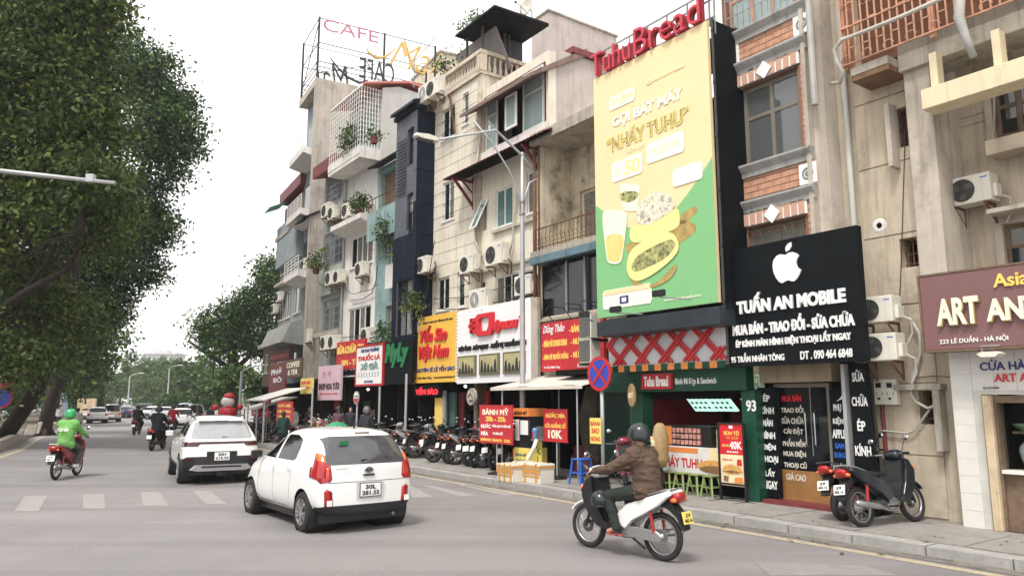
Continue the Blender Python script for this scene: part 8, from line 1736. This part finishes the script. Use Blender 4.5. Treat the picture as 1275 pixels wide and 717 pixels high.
# ================================================================ stalls, signs, small things on the pavement
def board(T, nm, r, y, m, th=.03): return T.part(nm, MB().box(r[0], r[1], y, y+th, r[2], r[3]), m)
def standsign(name, label, pl, pr, pt, pb, y, m, rows, mats_, legpx=None, pole=True, tilt=0, z0=.12, fr=None):
    r = (fr or M).rc(y, pl, pr, pt, pb); S = Thing(name, label, 'sign', ((r[0]+r[1])/2, y, z0), fr or M); b = board(S, 'board', r, y, m); S.part('rim', MB().box(r[0]-.02, r[1]+.02, y-.006, y+.036, r[2]-.02, r[2]-.001).box(r[0]-.02, r[1]+.02, y-.006, y+.036, r[3]+.001, r[3]+.02), m)
    n = len(rows); H = r[3]-r[2]; W = r[1]-r[0]
    for (s, u0, u1, v0, v1), mm in zip(rows, mats_): text(S, s, r[0]+W*u0, r[0]+W*u1, r[2]+H*v0, r[2]+H*v1, y-.001, mm, .008, .03)
    if pole: c = (r[0]+r[1])/2; S.part('pole', MB().tube([(c, y+.05, z0), (c, y+.05, r[3]-.1)], .018, 6), m_galv); S.part('base', MB().lathe([(0,0),(.24,0),(.24,.05),(.05,.09)], (c, y+.05, z0), n=16), m_blk)
    return S
S = standsign('bread_stall_sign', 'red bread stall sign with cream capitals and prices on a thin pole', 597, 638, 505, 551, 10.75, m_red, [('BÁNH MỲ',.10,.90,.75,.95),('20k - 25k',.20,.82,.57,.71),('NƯỚC',.06,.36,.38,.52),('VỪA SẠCH VỪA RẺ',.40,.95,.40,.50),('MÍA',.06,.28,.18,.32),('TOÀN BỘ',.42,.72,.20,.30),('BÁNH BAO: 12K',.05,.96,.03,.13)], [m_cream_l, m_ylet, m_lw, m_lw, m_lw, m_lw, m_ylet])
S = standsign('juice_price_sign', 'red sugar cane juice sign with big 10K on a pole', 677, 706, 510, 549, 11.3, m_red, [('NƯỚC MÍA',.10,.92,.74,.92),('CỐC KHỔNG LỒ',.06,.94,.42,.60),('10K',.20,.80,.08,.36)], [m_ylet, m_ylet, m_cream_l])
S = standsign('red_juice_sign', 'far red juice sign with orange capitals beyond the hatchback', 344, 364, 500, 525, 10.6, m_red, [('NƯỚC MÍA',.1,.9,.72,.92),('ĐẬU NÀNH',.1,.9,.42,.62),('10K - 15K',.15,.9,.1,.32)], [m_ylet]*3)
# no-stopping sign
q = M.P(747, 465, 11.2); yn = 11.15; q = M.P(747, 465, yn-.05); xs_ = q[0]
S = Local('no_stopping_sign', 'round blue and red no stopping sign on a grey pole before the bread shop', 'sign', (xs_, yn, .12)); zc_ = q[1]-.12; Rr = M.P(764,465,yn)[0]-q[0]
S.part('pole', MB().tube([(0,0,0),(0,0,zc_+.2)], .045, 10), m_galv, smooth=True)
so_ = S.part('disc', MB().lathe([(0,-.075),(Rr*.80,-.075),(Rr*.80,-.06),(0,-.06)], (0,0,zc_), 'y', 32), mat('sign_blue', (.03,.06,.45), .4, var=.04)); S.part('red_ring', MB().lathe([(Rr*.80,-.06),(Rr*.80,-.08),(Rr,-.08),(Rr,-.055),(Rr*.80,-.055)], (0,0,zc_), 'y', 32), m_red)
cr = MB()
for a in (PI/4, 3*PI/4): cr.bar((-Rr*.82*math.cos(a),-.082,zc_-Rr*.82*math.sin(a)), (Rr*.82*math.cos(a),-.082-.002*(a > 1),zc_+Rr*.82*math.sin(a)), Rr*.17, .008, up=(0,1,0))
S.part('red_cross', cr, m_red)
r = M.rc(yn-.1, 734, 748, 520, 552); P_ = Thing('small_yellow_sign', 'small vertical yellow bun sign tied to the no stopping pole', 'sign', (r[0], yn-.1, r[2])); board(P_, 'board', r, yn-.09, m_yel2, .015); lines(P_, ['BÁNH','BAO','NÓNG'], r[0]+.03, r[1]-.03, r[2]+.03, r[3]-.03, yn-.091, m_redl, .02, .3, .005)
# canopy over the stall
yc_ = 11.0
T = Thing('stall_canopy', 'off-white fabric canopy on thin posts over the juice stall', 'canopy', (xat(612, 478, yc_), yc_, .12)); x0, x1 = xat(611, 480, yc_), xat(733, 468, yc_+.2); zf = zat(660, 481, yc_); mx_ = (x0+x1)/2; zb2 = zat(672, 464, 13)
cv = MB(); vs = []; fs = []; N = 12
for i in range(N+1):
    u = i/N; x = x0+(x1-x0)*u
    for j in range(5):
        v = j/4; vs.append((x, yc_+2.1*v, zf+.42*v-.05*math.sin(PI*u)*math.sin(PI*v)-.03*math.sin(u*PI*4)*(1-v)))
for i in range(N):
    for j in range(4): fs.append((i*5+j, (i+1)*5+j, (i+1)*5+j+1, i*5+j+1))
cv.add(vs, fs); co_ = T.part('fabric', cv, mat('canopy_fabric', (.62,.58,.50), .85, var=.08, streak=.25, scol=(.35,.3,.25)), smooth=True); s_ = co_.modifiers.new('s', 'SOLIDIFY'); s_.thickness = .02
T.part('valance', MB().box(x0, x1, yc_-.01, yc_+.005, zf-.08, zf+.0), MATS['canopy_fabric'])
for x, y_ in ((x0+.4, yc_+.1), (x1-.3, yc_+.1), (x0+.4, yc_+2.0), (x1-.3, yc_+2.0)): T.part('post', MB().tube([(x, y_, .12), (x, y_, zf+.42*(y_-yc_)/2.1-.03)], .02, 6), m_galv)
# juice stall cabinet
r = M.rc(11.05, 640, 659, 508, 570); T = Thing('juice_cabinet', 'yellow topped food cabinet with price sheets behind foam boxes', 'stall', (r[0], 11.05, .12)); H = r[3]-.12
T.part('cabinet', MB().box(r[0], r[1], 11.05, 11.6, .12, r[2]+.25), m_yel2); T.part('glass_case', MB().box(r[0]+.02, r[1]-.02, 11.08, 11.58, r[2]+.25, r[3]-.2), m_gl); T.part('header', MB().box(r[0], r[1], 11.03, 11.6, r[3]-.2, r[3]), m_orange); text(T, 'BÁNH MỲ', r[0]+.05, r[1]-.05, r[3]-.16, r[3]-.05, 11.029, m_blk, .005, .03)
T.part('price_sheet', MB().box(r[0]+.06, r[0]+.22, 11.05, 11.06, r[3]-.8, r[3]-.28).box(r[0]+.27, r[1]-.06, 11.05, 11.06, r[3]-.65, r[3]-.3), m_lw); T.part('yellow_notice', MB().box(r[0]+.01, r[1]-.01, 11.03, 11.045, r[2]-.45, r[2]+.2), m_yel2); lines(T, ['BÁNH MỲ','CHẢ CÁ','XÚC XÍCH','TRỨNG'], r[0]+.05, r[1]-.05, r[2]-.4, r[2]+.16, 11.029, m_navyl, .02, .3, .004)
r2 = M.rc(11.3, 661, 674, 545, 580); T.part('side_notice', MB().box(r2[0], r2[1], 11.3, 11.33, .3, r2[3]), m_yel2); text(T, 'NƯỚC\nMÍA', r2[0]+.03, r2[1]-.03, .45, .9, 11.299, m_green_l, .004, .03); T.part('counter', MB().box(r[1]+.01, r2[1]+.1, 11.1, 11.6, 1.0, 1.05), m_steel); T.part('roller_press', MB().box(r[1]+.1, r2[1], 11.2, 11.5, 1.05, 1.35), m_steel)
T.part('jar', MB().lathe([(0,0),(.07,0),(.08,.15),(.05,.2),(0,.2)], (r[1]+.1, 11.15, 1.05), n=12), m_red); T.part('jar', MB().lathe([(0,0),(.07,0),(.08,.2),(.05,.26),(0,.26)], (r2[1]-.05, 11.15, 1.06), n=12), mat('blue_jar', (.1,.2,.4), .4))
foam = mat('foam_box', (.66,.63,.55), .8, var=.06, scale=5); tape = mat('packing_tape', (.55,.27,.07), .4, var=.1)
for i, (pl, pr, pt, pb, y_, lab) in enumerate(((619, 638, 577, 598, 10.75, 'taped foam box, the left one below the bread stall sign'), (638, 672, 576, 598, 10.65, 'bigger taped foam box in front of the food cabinet'))):
    g_ = M.G(pl, pb, .12); r = M.rc(g_[1], pl, pr, pt, pb); y_ = g_[1]; B_ = Thing('foam_box', lab, 'box', (r[0], y_, .12), group='foam boxes on the pavement'); h_ = r[3]-.12
    B_.part('box', MB().box(r[0], r[1], y_, y_+.42, .12, .12+h_*.72), foam, bevel=.015); B_.part('lid', MB().box(r[0]-.01, r[1]+.01, y_-.01, y_+.43, .121+h_*.72, .12+h_), foam, bevel=.015)
    w_ = r[1]-r[0]; t = MB()
    for u in (.12, .45, .85): t.box(r[0]+w_*u, r[0]+w_*u+.06, y_-.013, y_+.435, .125, .123+h_*1.0)
    t.box(r[0]-.012, r[1]+.012, y_-.014, y_+.434, .12+h_*.78, .12+h_*.9); t.box(r[0]-.012, r[1]+.012, y_-.014, y_+.0, .12+h_*.5, .12+h_*.72); t.box(r[0]+.02, r[1]-.02, y_-.012, y_, .12+h_*.32, .12+h_*.42); B_.part('tape', t, tape)
ps = MB(); a0 = M.P(657, 566, 10.75); a1 = M.P(668, 548, 11.0); ps.tube([(a0[0], 10.75, a0[1]-.1), ((a0[0]+a1[0])/2+.1, 10.85, (a0[1]+a1[1])/2), (a1[0], 11.0, a1[1])], .05, 8); single('paper_roll', ps, foam, 'cream tube leaning out of the bigger foam box', 'tube')
# blue stool and green stools
def stool(label, x, y, m, h=.42, w=.15, group=None):
    T = Local('stool', label, 'stool', (x, y, .12), group=group); T.part('seat', MB().box(-w,w,-w,w,h-.03,h), m, bevel=.01)
    for sx in (-1,1):
        for sy in (-1,1): T.part('leg', MB().bar((sx*(w+.03),sy*(w+.03),0),(sx*(w-.03),sy*(w-.03),h-.03),.035), m)
    T.part('stretcher', MB().box(-w,w,-w-.015,-w+.005,h*.45,h*.5).box(-w,w,w-.005,w+.015,h*.45,h*.5).box(-w-.01,-w+.01,-w+.01,w-.01,h*.45,h*.5).box(w-.01,w+.01,-w+.01,w-.01,h*.45,h*.5), m); return T
g_ = M.G(720, 604, .12); stool('bright blue plastic stool beside the no stopping pole', g_[0], g_[1]+.1, m_blue, .58, .17)
lime = mat('lime_plastic', (.22,.29,.10), .5, var=.08)
gx0 = cnt[0]-.1
for i in range(5): stool('pale green plastic stool under the shop counter, %s from the left' % ('first','second','third','fourth','fifth')[i], gx0+.08+i*.36, yg-.12, lime, .42, .12, 'pale green stools under the counter')
# A-stand poster
g_ = M.G(905, 620, .12); y_ = M.G(898,622,.12)[1]; r = M.rc(y_, 897, 926, 528, 607); T = Thing('poster_stand', 'floor standing double poster board, red above and cream below', 'sign', (r[0], y_, .12))
T.part('frame', MB().box(r[0]-.04, r[0], y_-.02, y_+.03, .14, r[3]+.03).box(r[1], r[1]+.04, y_-.02, y_+.03, .14, r[3]+.03).box(r[0], r[1], y_-.02, y_+.03, r[3]+.001, r[3]+.03).box(r[0], r[1], y_-.02, y_+.03, .42, .45).box(r[0]-.2, r[1]+.2, y_-.02, y_+.02, .12, .14).box(r[0]-.03, r[0]+.0, y_-.35, y_+.35, .12, .139).box(r[1], r[1]+.03, y_-.35, y_+.35, .12, .139), m_blk)
mz = r[2]+(r[3]-r[2])*.52; z2 = r[2]+(r[3]-r[2])*.03; p1 = T.part('poster', MB().box(r[0], r[1], y_, y_+.012, mz, r[3]), m_redl); p2 = T.part('poster', MB().box(r[0], r[1], y_, y_+.012, z2, mz-.002), mat('cream_poster', (.80,.66,.42), .5))
W = r[1]-r[0]; H = r[3]-mz; tt = lambda s, u0, u1, v0, v1, m, p: text(T, s, r[0]+W*u0, r[0]+W*u1, mz+H*v0, mz+H*v1, y_-.001, m, .004, .03, parent=p)
tt('BÚN TÔ', .2,.85,.64,.80, m_ylet, p1); tt('VIP 30CM', .28,.8,.50,.60, m_orange, p1); tt('40K', .42,.95,.18,.44, m_lw, p1); tt('GIÁ CHỈ', .1,.38,.25,.36, m_ylet, p1); tt('MUA NGAY', .3,.8,.06,.12, m_lw, p1); T.part('crest', MB().box(r[0]+W*.42, r[0]+W*.58, y_-.004, y_-.001, mz+H*.86, mz+H*.96), m_lw, p1)
H2 = mz-z2; flat2 = lambda nm, pl, m, k=1: T.part(nm, MB().prism([(r[0]+W*u, z2+H2*v) for u, v in pl], y_-.002-.003*k, y_-.001-.003*k*.9, 'y'), m, p2)
flat2('bread_print', [(.05,.45),(.15,.62),(.45,.70),(.85,.60),(.95,.45),(.7,.38),(.3,.36)], m_bread); flat2('filling_print', [(.12,.45),(.5,.50),(.85,.46),(.5,.40)], m_fill, 2); flat2('cup_print', [(.70,.66),(.92,.66),(.9,.86),(.72,.86)], m_wred); flat2('wrap_print', [(.1,.15),(.3,.12),(.34,.3),(.12,.32)], m_fill); flat2('wrap_print', [(.55,.1),(.95,.12),(.9,.3),(.6,.28)], m_orange)
tt('BÁNH MÌ', .1,.5,-.20,-.14, m_redl, p2)
# giant baguette model by the shop pillar
q = M.P(822, 545, yg-.4); T = Local('baguette_model', 'upright giant baguette model behind the rider shoulder', 'display model', (q[0], yg-.4, .12)); zt = M.P(822, 526, yg-.4)[1]-.12
T.part('bread', MB().lathe([(.001,.5),(.10,.52),(.16,.7),(.17,1.0),(.165,zt-.3),(.12,zt-.08),(.06,zt-.01),(.001,zt)], n=16), mat('bread_crust', (.40,.27,.13), .7, var=.2, scale=8, streak=.5, scol=(.2,.12,.05)), smooth=True); T.part('filling', MB().tube([(-.03*math.sin(k*1.3)-.05,-.165,.7+(zt-1.0)*k/12) for k in range(13)], .05, 6), mat('bread_crumb', (.65,.55,.36), .8, var=.3, scale=20), smooth=True); T.part('stand', MB().lathe([(0,0),(.2,0),(.2,.04),(.04,.06),(.04,.5)], n=14), m_blk)
q = M.P(789, 492, yg-.2); T = Local('hanging_bread_sign', 'bread shaped sign hanging by the green pillar', 'sign', (q[0], yg-.25, q[1])); T.part('bread', MB().prism(circ(0,0,.11,.26), -.04, .04, 'y', .15), MATS['bread_crust'], smooth=True); T.part('hook', MB().tube([(0,0,.26),(0,.25,.4)], .01, 5), m_blk); text(T, 'HOT', -.07,.07,-.06,.06,-.041, m_cream_l, .005, .02)
# passage between the juice stall and bread shop: tarps and shutters
pgx0, pgx1 = xd1-.9, xcl[0]
T = Thing('side_passage', 'dark passage with grey brown tarpaulins between the stall and the bread shop', 'building', (xat(725,560,12.6), 12.6, 0))
x0, x1 = xat(732, 540, 12.8), xat(786, 540, 12.0)
T.part('tarpaulin', MB().tube([(x0+.35, 12.75, .5), (x0+.3, 12.7, 1.5), (x0+.3, 12.8, 2.3)], [.3,.36,.25], 10), mat('brown_tarp', (.10,.085,.06), .9, var=.4, scale=3)); T.part('curtain', MB().box(x0+.8, x1-.1, 12.5, 12.54, .3, 2.5), m_dgreen); T.part('ceiling', MB().box(x0-.3, x1+.1, 12.0, 14, 2.62, 2.75), m_dark); T.part('wall', MB().box(x0-.2, x1+.1, 13.4, 13.5, .1, 2.6), m_dark)
T.part('stacked_goods', MB().box(x0-.2, x0+.5, 12.4, 12.9, .12, .6).box(x0-.1, x0+.3, 12.4, 12.8, .6, .85), m_maroon)
# second-hand bicycle and maroon scooter half hidden by the rider
q = onM(757, 603); cb = Local('bicycle', 'dark bicycle standing beside the blue stool', 'bicycle', (q[0], q[1], .12), WF); cb.ob.rotation_euler = (0, R(6), M.ang-R(80))
for y in (-.52, .52):
    wo = link('wheel', MB().lathe([(.32,-.015),(.335,0),(.32,.015),(.305,0),(.32,-.015)], axis='x', n=28).mesh('tyre', m_rub), cb.ob, (0,y,.335)); sp = MB()
    for k in range(20): a = 2*PI*k/20; sp.tube([(0,.02*math.cos(a+1),.02*math.sin(a+1)),(0,.31*math.cos(a),.31*math.sin(a))], .003, 3)
    link('spokes', sp.mesh('spokes', m_steel), wo)
cb.part('frame', MB().tube([(0,-.52,.335),(0,-.08,.30),(0,-.18,.78),(0,-.52,.335)], .016, 6).tube([(0,-.08,.30),(0,.36,.72),(0,-.16,.70)], .018, 6).tube([(0,.34,.86),(0,.52,.335)], .015, 6), m_blk); cb.part('saddle', MB().prism([(-.04,.84),(-.34,.86),(-.3,.81),(-.08,.81)], -.07,.07,'x',.1), m_blk); cb.part('handlebar', MB().tube([(-.28,.22,.95),(-.1,.34,.93),(.1,.34,.93),(.28,.22,.95)], .012, 6), m_steel); cb.part('crank', MB().lathe([(0,-.02),(.09,-.02),(.09,.0)], (0,-.08,.30), 'x', 16).bar((.04,-.08,.30),(.06,.05,.2),.02).bar((-.04,-.08,.30),(-.06,-.2,.4),.02), m_steel)
o = copy_thing(variants[2].ob, M.W(M.P(790,575,11.1)[0], 11.1, .12), M.ang+R(60), 'maroon scooter standing half hidden behind the near rider', 'motorbikes parked on the pavement'); o.rotation_euler = (0, R(-6), M.ang+R(60))
pt = MB()
for q in ('940,700,1075,703,1120,716,960,716',): v = [float(t) for t in q.split(',')]; pt.add([M.G(v[k], v[k+1], .004)+(.004,) for k in (0, 2, 4, 6)], [(0,1,2,3)])
struct('road_patch', pt, mat('patched_asphalt', (.24,.225,.22), .9, var=.15, scale=5, blotch=.8, bcol=(.22,.205,.2), grain=.4))
rng = np.random.default_rng(8); fl = [((x, y, .012), (1.6, .35, .004), n) for x, y, n in [(-30+k*3.1, KY-.3, 3) for k in range(10)]+[(-6+k*2, KY+1.2, 2) for k in range(4)]]
me = leaves_mesh('fallen_leaves', fl, 5, .0, .1, LF['a'], rng); co = np.empty(len(me.vertices)*3); me.vertices.foreach_get('co', co); co = co.reshape(-1,3); n4 = len(co)//4; cc = co.reshape(n4,4,3); c0_ = cc.mean(1); hts = np.where(c0_[:,1] > KY, .135, .012)
off = rng.normal(size=(n4,2))*np.array([1.4,.22]); cc[:,:,:2] += off[:,None,:]; cc[:,:,2] = hts[:,None]+(cc[:,:,2]-c0_[:,None,2])*.12+.008; me.vertices.foreach_set('co', cc.ravel()); me.update()
fo = bpy.data.objects.new('fallen_leaves', me); C.objects.link(fo); fo.location = (0,0,0); fo.rotation_euler = (0,0,M.ang); fo['kind'] = 'stuff'; fo['label'] = 'dry fallen leaves scattered along the gutter'; fo['category'] = 'leaves'
# dirt patch at the kerb
g_ = M.G(795, 617, .12); dm = MB().prism([(g_[0]+.55*math.cos(a)*(1+.2*math.sin(3*a)), g_[1]-.12+.16*math.sin(a)) for a in [2*PI*k/18 for k in range(18)]], .1, .135, 'z'); struct('dirt_patch', dm, mat('dirt', (.13,.10,.07), .95, var=.5, scale=14, bump=1))
# ---- flower stand, green umbrella, awnings at the far side
for i, (px, y_, lab) in enumerate(((394, 11.9, 'mixed flower bouquets standing left of the flower shop'), (404, 11.8, 'red and white bouquets in front of the flower shop'), (413, 12.0, 'pale bouquets under the flower shop sign'))):
    x = M.P(px, 540, y_)[0]; T = Local('flower_bucket', lab, 'flowers', (x, y_, .12), group='flower buckets outside the flower shop'); T.part('bucket', MB().lathe([(0,0),(.16,0),(.2,.5),(.18,.5)], n=12), m_maroon)
    T.part('leaves', MB(), m_green) if False else None
    me = leaves_mesh('foliage', [((0,0,.85), (.35,.3,.3), 14)], 16, .1, .12, LF['c'], np.random.default_rng(i), .0); link('foliage', me, T.ob)
    for c_, m_ in (((.1,-.2,.95), mat('pink_petal', (.6,.2,.3), .6)), ((-.15,-.2,1.0), mat('white_petal', (.75,.72,.6), .6)), ((.0,-.25,.8), mat('orange_petal', (.7,.25,.05), .6))):
        f_ = MB(); rr = random.Random(i)
        for k in range(9): f_.ball((c_[0]+rr.uniform(-.15,.15), c_[1]+rr.uniform(-.1,.1), c_[2]+rr.uniform(-.15,.15)), .05, 6)
        T.part('blossoms', f_, m_)
x = M.P(420, 525, 11.2)[0]; zq = M.P(420, 523, 11.2)[1]; T = Local('green_umbrella', 'low round bright green umbrella above the hatchback roof', 'umbrella', (x, 11.2, .12)); T.part('cover', MB().lathe([(.5,zq-.42),(.4,zq-.3),(.2,zq-.2),(.0,zq-.17)], n=12), mat('umbrella_green', (.03,.30,.14), .6)); T.part('pole', MB().tube([(0,0,0),(0,0,zq-.15)], .02, 6), m_galv)
for i, (px, py, y_, w_, m_, lab) in enumerate(((325, 492, 10.2, 2.6, m_white, 'low white awning at the far end of the pavement'), (318, 503, 10.4, 2.2, m_acw, 'cream awning beside the far red boards'))):
    q = M.P(px, py, y_); T = Local('far_awning', lab, 'awning', (q[0], y_, .12), group='awnings at the far end'); z = q[1]-.12; T.part('fabric', MB().prism([(-.3,z-.25),(-.3,z-.2),(1.6,z+.35),(1.6,z+.3)], -w_/2, w_/2, 'x'), m_); T.part('post', MB().bar((-w_/2+.1,-.2,0),(-w_/2+.1,-.2,z-.22),.05).bar((w_/2-.1,-.2,0),(w_/2-.1,-.2,z-.22),.05), m_galv)
for i, (pl, pr, pt, pb, lab, s) in enumerate(((313, 322, 508, 517, 'small far red board left of the others', 'ỐC'), (323, 334, 509, 518, 'small far red and white board beside the kerb', 'BÚN'), (327, 337, 494, 503, 'far red board above the small boards', 'PHỞ'))):
    standsign('far_red_board', lab, pl, pr, pt, pb, 10.3+.2*i, m_red, [(s,.2,.8,.2,.8)], [m_lw])
for i, (px, y_) in enumerate(((472, 12.2), (505, 12.1), (388, 11.4))): 
    x = M.P(px, 520, y_)[0]; single('bollard_post', MB().tube([(0,0,0),(0,0,2.4+.4*(i == 1))], .045, 8), m_galv, 'plain grey pavement post %s' % ('behind the hatchback rear window', 'among the bikes under the green letter sign', 'left of the flower buckets')[i], 'post', (x, y_, .12), rel=False)
# inflatable decoration (plain, rounded)
Y = 40; X = at(283, Y); T = Local('inflatable_decoration', 'round red and white inflatable decoration rising behind the white crossover', 'inflatable', (X, Y, 0), WF)
zc = CAMH+ray(283,500)[2]*Y/ray(283,500)[1]; ri = mat('inflatable_red', (.55,.02,.03), .45); wi = mat('inflatable_white', (.8,.74,.70), .5)
T.part('base', MB().lathe([(.7,0),(.7,.2),(.5,.4),(.35,zc-1.0)], n=16), ri, smooth=True); T.part('lower_ball', MB().ball((0,0,zc-.62),(.50,.4,.42),14), ri, smooth=True); T.part('white_ball', MB().ball((0,-.02,zc),(.35,.3,.32),14), wi, smooth=True); T.part('upper_ball', MB().ball((.05,0,zc+.27),(.3,.28,.2),12), ri, smooth=True)
for s in (-1, 1): T.part('side_ball', MB().ball((s*.66,0,zc-.3),.17,10), ri, smooth=True)
# ---- left verge: parked bikes, boards, sign, railings
q = ray(3, 492); Y = 36; T = Local('verge_sign', 'round blue and red road sign at the very left edge', 'sign', (q[0]*Y/q[1], Y, .3), WF); z = CAMH+q[2]*Y/q[1]-.3
T.part('pole', MB().tube([(-.1,0.06,0),(-.1,0.06,z+.8)], .05, 8), m_galv); T.part('disc', MB().lathe([(0,-.02),(.42,-.02),(.42,0),(0,0)], (0,0,z-.1), 'y', 24), MATS['sign_blue']); T.part('ring', MB().lathe([(.42,-.03),(.52,-.03),(.52,.0),(.42,0)], (0,0,z-.1), 'y', 24), m_red); T.part('upper_disc', MB().lathe([(0,-.02),(.4,-.02),(.4,0),(0,0)], (.15,0,z+.75), 'y', 24), m_red); T.part('white_bar', MB().box(-.1,.4,-.03,-.021,z+.7,z+.8), m_lw)
for i, (px, py, Y, w_, h_, lab) in enumerate(((22, 523, 36.5, .5, .35, 'pale plank leaning by the first trunk'), (38, 524, 38, .55, .5, 'cream crate between the verge trunks'), (47, 522, 39.5, .25, .6, 'white board leaning on the second trunk'))):
    q = ray(px, py); X = q[0]*Y/q[1]; o = Local('leaning_board', lab, 'board', (X, Y, .3), WF); o.part('board', MB().prism([(-w_/2,0),(w_/2,0),(w_/2+.15,h_),(-w_/2+.2,h_)], -.05, .05, 'y'), m_acw, bevel=.01)
cl = [m_lw, mat('pale_blue_cloth', (.25,.38,.55), .8), mat('blue_cloth', (.05,.12,.4), .8), mat('lilac_cloth', (.5,.45,.6), .8)]
for i in range(6):
    Y = 62+i*1.2; X = at(58+i*4, Y); T = Local('closed_parasol', '%s closed parasol on the verge, %s from the left' % (('white','pale blue','deep blue','white','lilac','pale blue')[i], ('first','second','third','fourth','fifth','sixth')[i]), 'parasol', (X, Y, .3), WF, group='closed parasols by the verge'); T.part('pole', MB().tube([(0,0,0),(0,0,2.6)], .03, 6), m_galv); T.part('cloth', MB().lathe([(.45,.5),(.38,1.2),(.2,2.1),(.03,2.6)], n=8), cl[[0,1,2,0,3,1][i]])
# rooftop tree on terrace of the grooved house
q = M.P(590, 30, yC+.4); xr_, zr_ = q; T = Local('terrace_tree', 'slender light green tree growing on the balustrade terrace', 'tree', (xr_, yC+.6, z7+.2)); dz = zr_-z7-.2
T.part('trunk', MB().tube([(-.3,0,0),(-.2,0,dz*.5),(0,0,dz)], [.04,.03,.015], 6).tube([(-.2,0,dz*.5),(-.9,0,dz*.7),(-1.3,0,dz*.6)], .015, 5).tube([(-.2,0,dz*.5),(.6,0,dz*.9)], .015, 5), m_bark)
me = leaves_mesh('crown', [((0,0,dz),(.7,.5,.5),30),((-.5,0,dz+.2),(.5,.4,.4),18),((-.9,0,dz*.6),(.5,.4,.35),10),((.5,0,dz*.85),(.4,.3,.3),9),((-1.2,0,dz*.25),(.35,.3,.5),7)], 14, .16, .13, LF['d'], np.random.default_rng(99), .2); link('crown', me, T.ob)
plant('small plant on the left end of the terrace parapet', 553, 82, yC+.1, .35, .3, 8, 'a', pot=False)
# haze
hz = MB().box(-450, 450, -40, 560, -1.2, 45); h = struct('haze', hz, m_lw, WF, kind='stuff'); hm_ = bpy.data.materials.new('haze_air'); hm_.use_nodes = True; n = hm_.node_tree.nodes; n.remove(n['Principled BSDF']); pv = n.new('ShaderNodeVolumePrincipled'); pv.inputs['Density'].default_value = HAZE; pv.inputs['Color'].default_value = (.93,.94,.96,1); hm_.node_tree.links.new(pv.outputs[0], n['Material Output'].inputs['Volume']); h.data.materials[0] = hm_
if HAZE <= 0: bpy.data.objects.remove(h)
